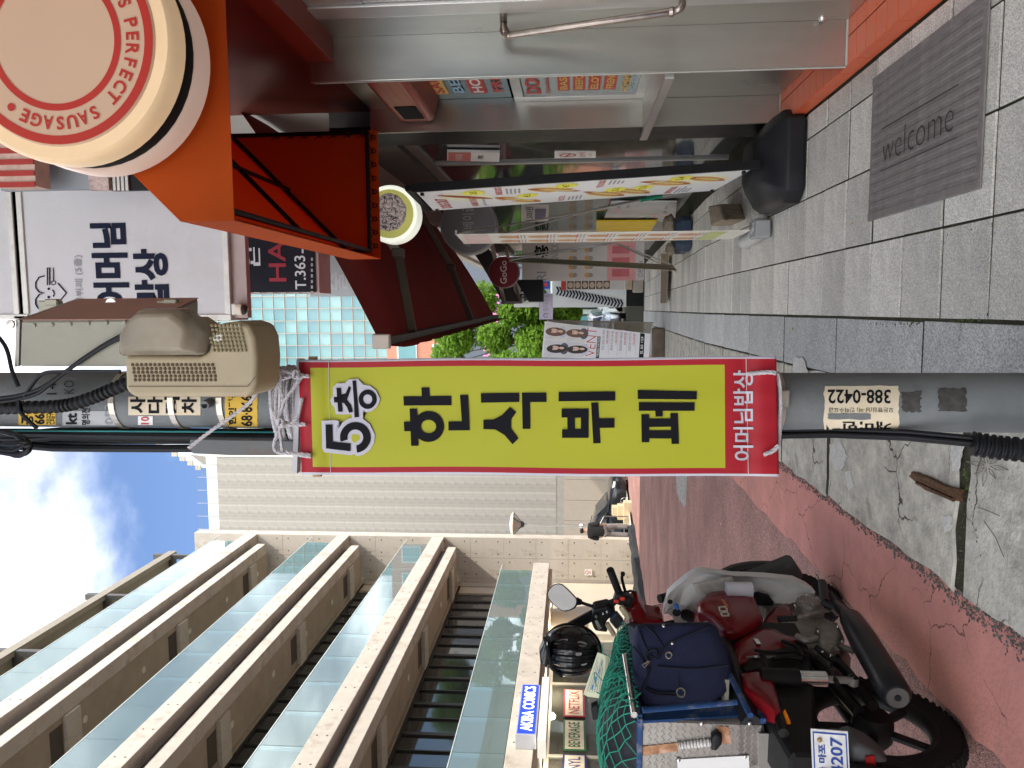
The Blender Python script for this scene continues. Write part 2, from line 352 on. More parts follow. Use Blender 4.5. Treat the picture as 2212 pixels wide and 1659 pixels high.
# scratched flower in the kerb, mortar patches, rusty hole
fl = MB()
def scratch(pts): fl.tube([onZ(x, y, .0035) for x, y in pts], .0012, 4)
cx, cy = 2132, 1006
for dx, dy in ((28, -5), (52, 3), (48, -14)): pass
for a in range(8):
    t = a*math.pi/4+.2; L = 34 if a % 2 else 46
    scratch([(cx+6*math.cos(t), cy+6*math.sin(t)), (cx+L*.5*math.cos(t+.2), cy+L*.5*math.sin(t+.2)), (cx+L*math.cos(t), cy+L*math.sin(t))])
    scratch([(cx+L*math.cos(t), cy+L*math.sin(t)), (cx+L*.5*math.cos(t-.22), cy+L*.5*math.sin(t-.22)), (cx+6*math.cos(t), cy+6*math.sin(t))])
scratch([(2110, 1096), (2135, 1104), (2160, 1115)]); scratch([(2125, 1125), (2150, 1160), (2168, 1203)])
obj('scratched_flower', fl, mat('scratch shadow', (.20, .18, .145), .95, var=0), pav)
ru = MB(); A = [onZ(x, y, .004) for x, y in ((1966, 1028), (1978, 1020), (2040, 1052), (2082, 1060), (2080, 1084), (2050, 1078), (2000, 1058))]
ru.prism(A, (0, 0, .006)); ru.tube([onZ(x, y, .014) for x, y in ((1972, 1022), (2010, 1036), (2042, 1053), (2080, 1062))], .008, 6); ru.tube([onZ(x, y, .012) for x, y in ((1980, 1043), (2020, 1062), (2060, 1080))], .007, 6)
obj('rusty_steel_channel', ru, mat('rusty steel', (.10, .045, .018), .55, metal=.35, var=.6, vs=30, bump=.8, bs=90, dirt=(.03, .02, .015), ds=14), label='rusty broken steel channel exposed in the cracked kerb concrete', cat='steel scrap', smooth=True)
mort = mat('pale mortar patch', (.55, .53, .48), .9, var=.2, vs=14, bump=.8, bs=60, dirt=(.25, .23, .19), ds=9, da=.7)
for pts in (((1793, 960), (1818, 955), (1830, 985), (1822, 1010), (1806, 1016), (1797, 990)), ((2058, 952), (2086, 950), (2078, 985), (2072, 1018), (2060, 1016), (2056, 980)), ((2036, 1115), (2056, 1112), (2058, 1140), (2042, 1152)), ((1716, 775), (1735, 772), (1748, 812), (1722, 818), (1712, 800)), ((1826, 1020), (1838, 1016), (1846, 1050), (1834, 1060)), ((1756, 800), (1790, 806), (1800, 850), (1762, 860), (1750, 830))):
    q = MB(); pp_ = []
    for i in range(len(pts)):
        a_, b_ = pts[i], pts[(i+1) % len(pts)]
        for k_ in range(4): t_ = k_/4; pp_.append(onZ(a_[0]+(b_[0]-a_[0])*t_+random.uniform(-1.6, 1.6), a_[1]+(b_[1]-a_[1])*t_+random.uniform(-1.6, 1.6), .0035))
    q.prism(pp_, (0, 0, .003)); obj('mortar_patch', q, mort, pav)
# steel plate and repair strip in the road
sp = MB(); sp.prism([onZ(x, y, tz(9.6)-.014) for x, y in ((1461, 1028), (1485, 1028), (1481, 1093), (1477, 1096), (1462, 1064))], (0, 0, .003))
pl = obj('drain_cover', sp, mat('worn steel plate', (.30, .29, .27), .6, metal=.3, var=.3, vs=30, bump=1, bs=60), label='grey steel chequer plate drain cover set in the red road', cat='drain cover')
q_ = MB(); _r = random.Random(6)
for i in range(130):
    p_ = onZ(1465+_r.random()*16, 1030+_r.random()*52, tz(9.6)-.010); a_ = random.choice((.8, -.8)); d_ = V((math.cos(a_), math.sin(a_), 0))*.022; q_.bar(p_-d_, p_+d_, .010, .003)
obj('chequer_bars', q_, mat('steel rib', (.42, .41, .38), .5, metal=.4, var=.2), pl, kind='stuff')
rp = MB(); rp.quad(*[onZ(x, y, tz(14)-.011) for x, y in ((1399, 1058), (1403, 1056), (1405, 1120), (1400, 1122))])
# fallen flowers, cigarette ends and small litter
lit = mat('dry leaf', (.5, .33, .14), .8); wh = mat('white paper scrap', (.7, .68, .64), .8)
for i in range(14):
    rd = i % 2 == 0; x = random.uniform(-3.2, -1.5) if rd else random.uniform(-.9, .9); yy = random.uniform(2.3, 7); m = MB(); zz = -.006 if rd else .006
    s = random.uniform(.004, .009); m.box((x, yy, zz), (s*2.2, s, .004), rz=random.uniform(0, 3))
    obj('litter_scrap', m, wh if rd else lit, label='tiny white scrap of litter on the red road' if rd else 'tiny brown scrap of litter on the grey paving', cat='litter', group='white scraps on the road' if rd else 'brown scraps on the paving')
moss = mat('moss green', (.075, .105, .03), .95, var=.5, vs=40, bump=1, bs=150)
gm = MB()
def grain(x, y, r): gm.ring([(r, 0), (r*.7, r*.5), (.0005, r*.7)], (x, y, -.006), (0, 0, 1), 5)
for (a, b) in (((2074, 698), (1880, 700)), ((2212, 660), (2072, 700)), ((1930, 520), (1720, 580)), ((2212, 472), (1935, 535)), ((2075, 700), (2066, 800)), ((2080, 1010), (2115, 1200)), ((1800, 985), (1815, 1040))):
    p, q = onZ(*a), onZ(*b)
    for i in range(60):
        t = random.random(); s = p.lerp(q, t); grain(s.x+random.gauss(0, .005), s.y+random.gauss(0, .005), random.uniform(.003, .008))
obj('joint_moss', gm, moss, pav, kind='stuff')
gm = MB()
for i in range(5200):                    # crumbled asphalt and grit along the kerb edge and in the kerb joints
    y_ = 2.0+random.random()**1.7*9
    if i % 4: x_ = -1.012+random.gauss(0, .016)*(1.6 if y_ < 3 else 1)
    else: x_ = random.uniform(-1, -.36); y_ = random.choice((2.73, 4.125, 5.015, 6.015))+random.gauss(0, .018)
    r_ = random.uniform(.002, .0065); gm.ring([(r_, 0), (r_*.75, r_*.5), (.0005, r_*.7)], (x_, y_, -.009), (0, 0, 1), 5)
obj('kerb_grit', gm, mat('dark grit', (.12, .105, .09), .95, var=.6, vs=30), pav, kind='stuff')
# ================================================================== welcome mat
T = thing('door_mat', 'ribbed dark rubber door mat with the word welcome before the orange tiled step', 'door mat', (.7, 3.15, 0))
rub = mat('dusty grey rubber', (.21, .185, .17), .8, var=.2, vs=14, bump=.5, bs=180, dirt=(.33, .30, .27), ds=9, da=.5)
m = MB(); x0, x1, y0, y1 = .385, 1.015, 2.69, 3.655
m.bx((x0, y0, .003), (x1, y1, .010)); obj('mat_base', m, rub, T, bevel=.003)
for a, b in ((x0+.004, x0+.034), (x1-.034, x1-.004)):
    m = MB(); m.bx((a, y0+.004, .0102), (b, y1-.004, .0135)); obj('mat_border', m, rub, T, bevel=.0015)
n = 13
for i in range(n):
    xx = x0+.045+(x1-x0-.09)*(i+.5)/n
    m = MB(); w_ = .0135
    m.prism([(xx-w_, y0+.03, .0102), (xx+w_, y0+.03, .0102), (xx+w_*.6, y0+.03, .0135), (xx-w_*.6, y0+.03, .0135)], (0, y1-y0-.06, 0))
    obj('mat_rib', m, rub, T)
text('welcome', (.615, 3.50, .0142), (0, -.62, 0), (.115, 0, 0), mat('mat groove', (.045, .04, .037), .9, var=0), T, bold=-.02)
m = MB()
for xx in (.585, .765): m.box((xx, 3.19, .0139), (.004, .66, .0008))
obj('mat_groove', m, MATS['mat groove'], T)
# ================================================================== right side: the hot dog shop
steel = mat('brushed steel', (.47, .45, .405), .30, metal=.93, var=.2, vs=1.6, st=(1, 1, .35))
steel2 = mat('satin steel trim', (.62, .60, .57), .38, metal=.85, var=.1, vs=4)
tilem = mat('orange glazed tile', (.62, .115, .045), .35, var=.1, vs=5, dirt=(.35, .09, .05), ds=3, da=.35)
grout = mat('dirty grout', (.07, .045, .04), .9, var=.3, vs=20)
darkwall = mat('dark shop wall', (.05, .047, .045), .7, var=.2, vs=2)
render_w = mat('grey render', (.36, .34, .31), .9, var=.12, vs=1.5, bump=.2, bs=30)
T = thing('hot_dog_shop', 'steel fronted hot dog shop with an orange tiled step', 'building', (2.5, 2, 0)); SHOP = T
m = MB(); m.bx((1.36, -9, 2.62), (9, 5.25, 11.2)); obj('upper_wall', m, render_w, T)
obj('reflected_red_board', MB().bx((1.335, 2.0, 2.625), (1.358, 5.245, 4.1)), mat('steel with painted red reflection', (.20, .055, .035), .35, metal=.5, var=.12, vs=2), T)  # added board; the orange canopy's reflection is painted in as maroon
m = MB(); m.bx((1.60, -9, -.1), (9, 5.25, 2.615)); obj('wall', m, darkwall, T)
# plinth with tiles: front face at x 1.107, top at z .08
m = MB(); m.bx((1.114, -4, -.1), (1.60, 5.24, .074)); pl = obj('plinth', m, grout, T)
ys = [5.235-.112*i for i in range(34)]
tm = None
for y in ys:
    for x, w_ in ((1.174, .119), (1.301, .121)):
        if tm is None:
            q = MB(); q.bx((x-w_/2, y-.106, .070), (x+w_/2, y, .0815)); tm = obj('tile', q, tilem, pl, bevel=.001)
        else:
            clone(tm, V((x, y-.053, .07575))-WP[tm.name], pl)
fm = None
for y in ys[::2]:
    if fm is None:
        q = MB(); q.bx((1.1075, y-.218, .004), (1.1138, y, .0812)); fm = obj('tile', q, tilem, pl, bevel=.001)
    else: clone(fm, V((1.11065, y-.109, .0426))-WP[fm.name], pl)
# fins (steel returns that stand out towards the street)
def fin(nm, Y, x0, x1, z0, z1, t=.02):
    q = MB(); q.bx((x0, Y, z0), (x1, Y+t, z1)); return obj(nm, q, steel, T, bevel=.002)
fin('steel_fin', 3.785, 1.11, 1.318, .083, 2.62)
fin('steel_fin', 4.93, 1.122, 1.318, .083, 2.62)
q = MB(); q.bx((1.352, 2.0, .083), (1.56, 3.79, 2.62))
obj('steel_jamb', MB().bx((1.316, 3.55, .083), (1.56, 3.784, 2.62)), steel, T, bevel=.002)
obj('steel_jamb', MB().bx((1.313, 3.42, .083), (1.55, 3.545, 2.62)), steel2, T, bevel=.002)
# silicone bead where the fin meets the step
obj('silicone_bead', MB().tube([(1.112, 3.780, .085), (1.315, 3.780, .085)], .006, 6).tube([(1.106, 3.79, .085), (1.106, 3.79, 2.6)], .004, 6).tube([(1.13, 4.925, .085), (1.312, 4.925, .085)], .005, 6), mat('grey silicone', (.42, .41, .36), .5), T, smooth=True)
# glazed door beside the fin, nearest the doormat
gl = glass('shop glass', (.20, .20, .17), .03, .55)
obj('door_pane', MB().bx((1.35, 2.0, .70), (1.356, 3.40, 2.25)), gl, T)
obj('door_panel', MB().bx((1.328, 2.0, .083), (1.45, 3.415, .70)), steel, T, bevel=.002)
obj('door_rail', MB().bx((1.324, 2.0, 2.25), (1.46, 3.415, 2.5)), steel2, T, bevel=.002)
obj('door_stile', MB().bx((1.327, 3.33, .701), (1.45, 3.4145, 2.249)), steel2, T, bevel=.003)
obj('lintel', MB().bx((1.20, 2.0, 2.50), (1.46, 3.78, 2.62)), mat('lintel reflected red', (.20, .03, .02), .35, var=.1), T, bevel=.003)  # steel lintel, its colour carries the red reflected from the awning
# interior shelf glow of the kitchen is dark: only hints of stacked things
inm = mat('shop interior', (.17, .155, .125), .8, var=.35, vs=3)
obj('interior', MB().bx((1.52, 1.5, .3), (1.58, 4.9, 2.5)), inm, T)
# stickers on the door glass
def wallpanel(nm, c0, c1, X, mt, parent, off=0.):
    """panel on a street facing wall, from two picture corners"""
    a, b = onX(*c0, X), onX(*c1, X); return MB().bx((X-.004-off, a.y, a.z), (X-off, b.y, b.z))
red_ = mat('print red', (.50, .07, .055), .55, var=.06); yel_ = mat('print yellow', (.70, .45, .14), .55, var=.06); blu_ = mat('print light blue', (.30, .48, .60), .55, var=.06)
whp = mat('print white', (.78, .77, .74), .55, var=.04, vs=3); blk = mat('print black', (.014, .014, .016), .6, var=0, spec=.1); pink_ = mat('print pink', (.75, .36, .35), .55, var=.06); gry_ = mat('print grey', (.3, .3, .32), .6, var=0)
def walltext(s, Yfar, Ynear, z0, z1, X, mt, parent, bold=.02): return text(s, (X, Yfar, z0), (0, Ynear-Yfar, 0), (0, 0, z1-z0), mt, parent, bold=bold, lift=.001)
obj('sticker', MB().ring([(.0001, -.002), (.075, -.002), (.075, 0)], (1.348, 3.27, 1.88), (-1, 0, 0), 20), blu_, T)
obj('sticker', MB().bx((1.346, 3.18, 1.60), (1.349, 3.32, 1.68)), red_, T)
obj('sticker', MB().bx((1.346, 3.14, 1.30), (1.349, 3.33, 1.37)), red_, T)
walltext('BEER', 3.32, 2.9, 1.04, 1.12, 1.347, blu_, T, .03)
obj('sticker', MB().bx((1.346, 2.8, .86), (1.349, 3.32, .965)), yel_, T); walltext('SAUSAGE', 3.31, 2.81, .875, .95, 1.345, red_, T)
# bent steel pull pipe on the door
pp = [onX(1088, 40, 1.345), onX(1088, 62, 1.28), onX(1092, 75, 1.262), onX(1105, 76, 1.26)]
pp2 = [onX(1455, 25, 1.262), onX(1470, 18, 1.268), onX(1474, 5, 1.30), onX(1472, -8, 1.345)]
m = MB().tube(cr_spline([pp[0], pp[1], pp[2], pp[3]], 4)+cr_spline(pp2, 4), .0165, 12)
PIPE = obj('pull_handle', m, mat('tarnished pipe', (.36, .30, .26), .3, metal=.9, var=.3, vs=8, dirt=(.2, .12, .08), ds=5), T, smooth=True)
obj('pipe_collar', MB().tube([pp[1], pp[2].lerp(pp[1], .5)], .021, 12).tube([pp2[0].lerp(pp[3], .02), pp2[0]], .021, 12), MATS['tarnished pipe'], PIPE, smooth=True)
obj('bolt', MB().ring([(.0001, .016), (.011, .014), (.016, .006), (.017, 0)], onX(1776, 39, 1.316), (-1, 0, 0), 12), steel2, T, smooth=True)
# order window between the fins
WX = 1.288
obj('window_sill', MB().bx((WX, 3.81, .083), (1.5, 4.925, .87)), steel, T, bevel=.002)
obj('window_pane', MB().bx((WX+.03, 3.81, 1.72), (WX+.035, 4.925, 2.40)), gl, T)
obj('window_head', MB().bx((WX-.02, 3.808, 2.40), (1.5, 4.928, 2.62)), steel, T, bevel=.002)
WF = MB()
for a, b in (((WX, 3.81, .90), (WX+.04, 3.85, 1.70)), ((WX, 4.84, .90), (WX+.04, 4.925, 1.70)), ((WX, 3.851, .90), (WX+.04, 4.839, .96)), ((WX, 3.851, 1.64), (WX+.04, 4.839, 1.70))): WF.bx(a, b)
wf = obj('window_frame', WF, steel2, T, bevel=.003)
obj('window_pane', MB().bx((WX+.018, 3.852, .961), (WX+.022, 4.838, 1.639)), glass('menu glass', (.36, .34, .28), .04, .8), T)
def band(s, z0, z1, y0, y1, bgm, fgm, X=WX+.014):
    if bgm: obj('sticker', MB().bx((X-.001, y0, z0), (X+.001, y1, z1)), bgm, T)
    walltext(s, y1-.03, y0+.03, z0+(z1-z0)*.18, z1-(z1-z0)*.18, X-.003, fgm, T, .025)
walltext('DOG OUT', 4.8, 3.9, 1.53, 1.62, WX+.012, red_, T, .03)
walltext('CHARCOAL GRILLED', 4.8, 3.9, 1.475, 1.50, WX+.012, red_, T, .02)
for i, s in enumerate(('BASE DOG', 'BEEFCHILI DOG', 'ELOTE DOG', 'FRENCH DOG')): band(s, 1.36-.09*i, 1.43-.09*i, 4.0, 4.75, red_, yel_)
walltext('HOMEMADE SAUSAGE', 4.8, 3.88, 1.01, 1.055, WX+.012, yel_, T, .02); walltext('HIGH QUALITY, HIGH TASTE BEER', 4.8, 3.88, .975, 1.00, WX+.012, blu_, T, .01)
for i, (s, b_, f_) in enumerate((('DOG OUT', red_, red_), ('SAUSAGE', yel_, red_), ('BEER &', None, blu_), ('HOTDOG', red_, whp), ('FRENCH', None, red_))): band(s, 2.21-.118*i, 2.31-.118*i, 3.9, 4.8, b_, f_, WX+.026)
# steel serving shelf on the order window
q = MB(); q.prism([(1.085, 3.81, .86), (1.287, 3.81, .86), (1.287, 4.925, .86), (1.121, 4.925, .86), (1.121, 5.16, .86), (1.085, 5.16, .86)], (0, 0, .05)); obj('shelf', q, steel2, T, bevel=.004)
# heater unit above the order window
T2 = thing('air_curtain_unit', 'red tinted rounded steel heater unit over the order window', 'heater', (1.25, 4.3, 2.3))
q = MB(); q.prism([(1.17, 3.83, 2.20), (1.34, 3.83, 2.16), (1.34, 3.83, 2.46), (1.17, 3.83, 2.42)], (0, 1.05, 0)); obj('casing', q, mat('reddish enamel', (.36, .10, .07), .32, metal=.4, var=.12, vs=6), T2, bevel=.03, seg=4, smooth=True)
q = MB()
for i in range(12):
    for j in range(3): q.ring([(.004, 0), (.0001, .001)], (1.1695, 3.95+.04*i, 2.25+.05*j), (-1, 0, 0), 6)
obj('vent_holes', q, blk, T2, kind='stuff')
obj('outlet', MB().bx((1.1655, 4.5, 2.245), (1.172, 4.78, 2.37)), blk, T2)
# orange tile band edge & black shopfront post
obj('black_frame', MB().bx((1.128, 4.962, 0), (1.17, 5.34, 2.9)).bx((1.172, 5.30, 0), (1.215, 5.44, 2.9)).bx((1.217, 5.40, .0), (1.255, 5.52, 2.9)), blackm, T, bevel=.004)
# ------------------------------------------------------------------ orange awning over the shop
orf = mat('orange awning canvas', (.62, .105, .010), .75, var=.06, vs=2, bump=.08, bs=300)
translucent(orf, (.75, .10, .006), .42)
AX, AY0, AY1, AZ = .323, 2.66, 4.75, 2.53
T = thing('orange_awning', 'boxy orange canvas awning with valance over the hot dog shop front', 'awning', (.85, 3.7, 2.53))
prof = [(AX, AZ), (AX, AZ+.19), (1.355, AZ+1.22), (1.355, AZ)]
obj('end_panel', MB().prism([(x, AY0, z) for x, z in prof], (0, .004, 0)), orf, T)
obj('end_panel', MB().prism([(x, AY1, z) for x, z in [(AX, AZ), (AX, AZ+.19), (1.10, AZ+.97), (1.10, AZ)]], (0, .004, 0)), orf, T)
obj('front_valance', MB().bx((AX-.004, AY0, AZ), (AX, AY1, AZ+.19)), orf, T)
obj('canopy', MB().prism([(AX, AY0, AZ+.191), (1.355, AY0, AZ+1.221), (1.355, AY0, AZ+1.226), (AX-.004, AY0, AZ+.196)], (0, AY1-AY0, 0)), orf, T)
fr = lambda nm, *pts, r=.013: obj(nm, MB().tube(pts, r, 8), blackm, T, smooth=True)
e = .045
for Y in (AY0+.03, AY1-.03):
    x1 = 1.35 if Y < 3 else 1.09
    fr('frame_tube', (AX+e, Y, AZ+.06), (x1, Y, AZ+.06)); fr('frame_tube', (AX+e, Y, AZ+.06), (AX+e, Y, AZ+.20)); fr('frame_tube', (AX+e, Y, AZ+.20), (x1, Y, AZ+.20+x1-AX-e))
    fr('frame_tube', (x1-.01, Y, AZ+.06), (x1-.01, Y, AZ+.18+x1-AX-e))
for z in (AZ+.06, AZ+.20): fr('frame_tube', (AX+e, AY0+.03, z), (AX+e, AY1-.03, z))
fr('frame_tube', (.75, AY0+.03, AZ+.56), (.75, AY1-.03, AZ+.56)); fr('frame_tube', (1.30, AY0+.03, AZ+.06), (1.30, AY1-.03, AZ+.06))
fr('frame_tube', (.58, AY0+.7, AZ+.42), (1.30, AY0+.7, AZ+.42)); fr('frame_tube', (.42, AY0+1.35, AZ+.24), (1.30, AY0+1.35, AZ+1.10))
for i in range(9):                       # eyelets laced round the far end panel
    x = .40+.082*i
    q = MB(); q.ring([(.010, -.002), (.016, -.002), (.016, .002), (.010, .002)], (x, AY1-.004, AZ+.028), (0, 1, 0), 10, close=True); q.tube([(x, AY1-.006, AZ+.03), (x+.03, AY1-.02, AZ+.055)], .0022, 5); q.tube([(x, AY1-.006, AZ+.03), (x-.03, AY1-.02, AZ+.055)], .0022, 5)
    obj('eyelet', q, dark, T)
for i in range(7):
    z = AZ+.09+.09*i
    q = MB(); q.ring([(.010, -.002), (.016, -.002), (.016, .002), (.010, .002)], (1.075, AY1-.004, z), (0, 1, 0), 10, close=True); q.tube([(1.075, AY1-.006, z), (1.05, AY1-.02, z+.03)], .0022, 5)
    obj('eyelet', q, dark, T)
# ------------------------------------------------------------------ round lit sign
T = thing('round_sign', 'large round cream lit sign with red ring lettering above the orange awning', 'sign', onY(118, 85, 2.36))
cream = mat('lit cream acrylic', (.47, .31, .21), .5, var=.03, vs=2, emit=.10)
rim = mat('lit rim acrylic', (.66, .47, .28), .35, var=.08, vs=3, emit=.16)
redp = mat('sign red vinyl', (.42, .03, .02), .5, var=.03, emit=.04)
C0 = onY(118, 85, 2.36); k = 2.36/FOC; RF = 262*k
ax = V((0, 1, 0))
obj('front_drum', MB().ring([(.0001, .004), (RF*.97, .004), (RF, .016), (RF*1.005, .05), (RF, .095), (RF*.95, .10)], C0, ax, 64), rim, T, smooth=True)
obj('back_drum', MB().ring([(RF*.95, .168), (RF*.995, .168), (RF*1.01, .18), (RF*1.01, .255), (RF*.9, .27), (.001, .27)], C0, ax, 64), mat('lit pinkish rim', (.58, .42, .34), .35, var=.05, vs=3, emit=.14), T, smooth=True)
obj('hub_drum', MB().ring([(RF*.96, .098), (RF*.972, .104), (RF*.972, .172)], C0, ax, 48), mat('sign gap black', (.012, .011, .010), .7), T, smooth=True)
obj('face', MB().ring([(.0001, -.001), (RF*.86, -.001), (RF*.87, .004)], C0, ax, 64), cream, T)
def annulus(r0, r1, d, nm): obj(nm, MB().ring([(r0, d), (r1, d)], C0, ax, 72), redp, T)
annulus(205*k, 224*k, -.0035, 'outer_ring'); annulus(137*k, 152*k, -.0035, 'inner_ring')
def ringletter(ch, tc, hw):
    vs, fs, asp = glyphs(ch, .028)
    hw = min(hw, .5*asp*29/180)
    q = MB(); q.add([C0+V((math.cos(t)*r, -.0045, math.sin(t)*r)) for t, r in [(R(tc)+hw*(1-2*a), (164+29*b)*k) for a, b in vs]], fs); obj('lettering', q, redp, T)
for i, ch in enumerate('PERFECT SAUSAGE'):
    if ch != ' ': ringletter(ch, -81-8.93*i, .068)
ringletter('S', -67, .066)
obj('dot', MB().ring([(.0001, 0), (9*k, 0)], C0+V((math.cos(R(-217.5))*178*k, -.0045, math.sin(R(-217.5))*178*k)), ax, 14), redp, T)
for dz in (-.12, .12): obj('mounting_arm', MB().bar(C0+V((0, .285, dz)), V((1.40, C0.y+.285, C0.z+dz)), .03, .03), blackm, T)
# ================================================================== right side beyond the hot dog shop
T = thing('glass_front_shop', 'dark framed glass shopfront next to the hot dog shop', 'building', (3, 8, 0))
obj('upper_wall', MB().bx((1.38, 5.26, 3.0), (9, 18, 11.2)), mat('beige render', (.42, .40, .36), .9, var=.1, vs=1.2), T)
obj('wall', MB().bx((1.9, 5.26, -.6), (9, 18, 2.995)), darkwall, T)
refg = mat('dark reflecting glass', (.05, .052, .055), .05, metal=0, var=.05, spec=.9, coat=.6)
for a, b in ((5.27, 6.9), (6.96, 8.6)): obj('window_pane', MB().bx((1.30, a, .02), (1.305, b, 2.55)), refg, T)
obj('window_frame', MB().bx((1.28, 6.905, -.1), (1.33, 6.955, 2.6)).bx((1.28, 5.27, 2.555), (1.34, 8.65, 2.66)).bx((1.27, 8.605, -.1), (1.36, 8.68, 2.6)), mat('aluminium frame', (.33, .32, .30), .4, metal=.6, var=.1), T, bevel=.004)
obj('lintel', MB().bx((1.24, 5.26, 2.665), (1.5, 17.9, 2.99)), mat('brown lintel', (.10, .09, .08), .8), T)
# green glazed front and pale walls further along
green = mat('green tinted glass', (.07, .12, .09), .08, var=.15, vs=2, spec=.8)
obj('window_pane', MB().bx((1.36, 8.7, .45), (1.366, 13.5, 2.5)), green, T)
obj('sill_wall', MB().bx((1.34, 8.69, -.5), (1.5, 17.9, .44)), mat('grey sill', (.33, .32, .30), .7, var=.1), T)
obj('wall_panel', MB().bx((1.36, 13.6, .45), (1.45, 17.9, 2.66)), mat('cream wall', (.52, .49, .44), .7, var=.08), T)
T = thing('low_shop_row', 'low cream shop building farther down the falling street', 'building', (3, 26, -1))
obj('wall', MB().bx((1.7, 18.1, -2), (9, 34, 4.6)), mat('pale facade', (.55, .53, .50), .8, var=.08, vs=.7), T)
obj('roof_edge', MB().bx((1.6, 18.05, 4.601), (9.1, 34.1, 4.9)), concrete, T)
for i in range(5):
    f = obj('window', MB().bx((1.66, 19+3*i, 1.9), (1.698, 21.2+3*i, 3.7)), mat('alu dark', (.12, .12, .12), .5, metal=.4), T)
    obj('pane', MB().bx((1.65, 19.1+3*i, 2.0), (1.659, 21.1+3*i, 3.6)), refg, f)
# ------------------------------------------------------------------ signs on the buildings
def yquad(px0, py0, px1, py1, Y):         # camera-facing rectangle: returns lower-left, width, height
    a = onY(px0, py0, Y); b = onY(px1, py1, Y); return min(a.x, b.x), max(a.x, b.x), min(a.z, b.z), max(a.z, b.z)
T = thing('white_projecting_sign', 'white box sign with navy Korean lettering and a heart emblem, hung over the street', 'sign', onY(480, 600, 6))
x0, x1, z0, z1 = yquad(38, 690, 478, 270, 6.0)
panel = mat('white backlit panel', (.57, .55, .555), .45, var=.05, vs=1.2, dirt=(.47, .44, .43), ds=1.1, da=.7)
alu = mat('grey white aluminium', (.55, .53, .49), .45, metal=.35, var=.12, vs=5, dirt=(.3, .2, .13), ds=6, da=.5)
obj('panel', MB().bx((x0+.03, 6.0, z0+.03), (1.36, 6.02, z1-.03)), panel, T)
obj('frame', MB().bx((x0-.02, 5.985, z0-.02), (x0+.03, 6.32, z1+.02)).bx((x0+.031, 5.985, z0-.02), (1.36, 6.32, z0+.03)).bx((x0+.031, 5.985, z1-.03), (1.36, 6.32, z1+.02)), alu, T, bevel=.004)
obj('back_panel', MB().bx((x0+.03, 6.30, z0+.03), (1.36, 6.31, z1-.03)), panel, T)
obj('underside', MB().bx((x0+.0, 6.03, z0-.14), (1.36, 6.10, z0-.021)), mat('rosy underside', (.42, .33, .31), .6), T)
navy = mat('navy vinyl', (.012, .015, .034), .6, var=0, spec=.1)
def sign_text(s, px_top, px_bot, py_left, py_right, Y, mt, par, bold=.02, lift=.004):
    a = onY(px_bot, py_left, Y); b = onY(px_bot, py_right, Y); c = onY(px_top, py_left, Y)
    return text(s, a, (b.x-a.x, 0, 0), (0, 0, c.z-a.z), mt, par, bold=bold, lift=lift)
sign_text('어머님', 205, 282, 666, 481, 5.998, navy, T, .042)
sign_text('밥상', 294, 368, 668, 537, 5.998, navy, T, .042)
sign_text('한식뷔페 (5층)', 166, 186, 680, 551, 5.998, gry_, T, .008)
hm = MB()
def line(pts, r, Y, mb): mb.tube([onY(x, y, Y) for x, y in pts], r, 6)
line([(96, 596), (84, 599), (77, 610), (77, 622), (84, 631), (95, 633), (85, 636), (77, 646), (77, 658), (83, 667), (90, 670)], .005, 5.993, hm)
line([(125, 612), (143, 633), (124, 656)], .005, 5.993, hm); line([(102, 578), (102, 616)], .004, 5.993, hm); line([(107, 578), (107, 616)], .004, 5.993, hm); line([(115, 578), (115, 606)], .0035, 5.993, hm)
line([(115, 606), (110, 610), (113, 616), (119, 614), (120, 609), (115, 606)], .0035, 5.993, hm); line([(113, 626), (117, 633), (115, 641)], .004, 5.993, hm)
for y in (624, 642): hm.ring([(.0001, 0), (.011, 0)], onY(105, y, 5.994), (0, 1, 0), 10)
obj('heart_emblem', hm, navy, T)
T = thing('white_upper_sign', 'second white box sign directly above the navy lettered one', 'sign', onY(15, 560, 6))
xa, xb, za, zb = yquad(-120, 685, 30, 270, 6.0)
obj('panel', MB().bx((xa+.02, 6.0, za+.02), (1.36, 6.02, zb)), panel, T); obj('frame', MB().bx((xa-.02, 5.985, za-.02), (xa+.02, 6.32, zb+.1)).bx((xa+.021, 5.985, za-.03), (1.36, 6.32, za+.02)), alu, T, bevel=.004)
# dome camera
T = thing('dome_camera', 'small cream dome security camera under the corner of the white sign', 'security camera', onY(515, 668, 5.9))
C = onY(522, 668, 5.95)
obj('mount_plate', MB().box(C+V((0, .02, .055)), (.09, .09, .04)), alu, T, bevel=.006)
obj('housing', MB().ring([(.001, .04), (.045, .038), (.052, .015), (.048, -.01), (.04, -.012)], C, (0, 0, 1), 20), mat('cream plastic', (.66, .58, .46), .5), T, smooth=True)
obj('dome', MB().ring([(.040, -.010), (.036, -.03), (.022, -.045), (.001, -.05)], C, (0, 0, 1), 20), mat('smoked dome', (.03, .025, .022), .12, spec=.8), T, smooth=True)
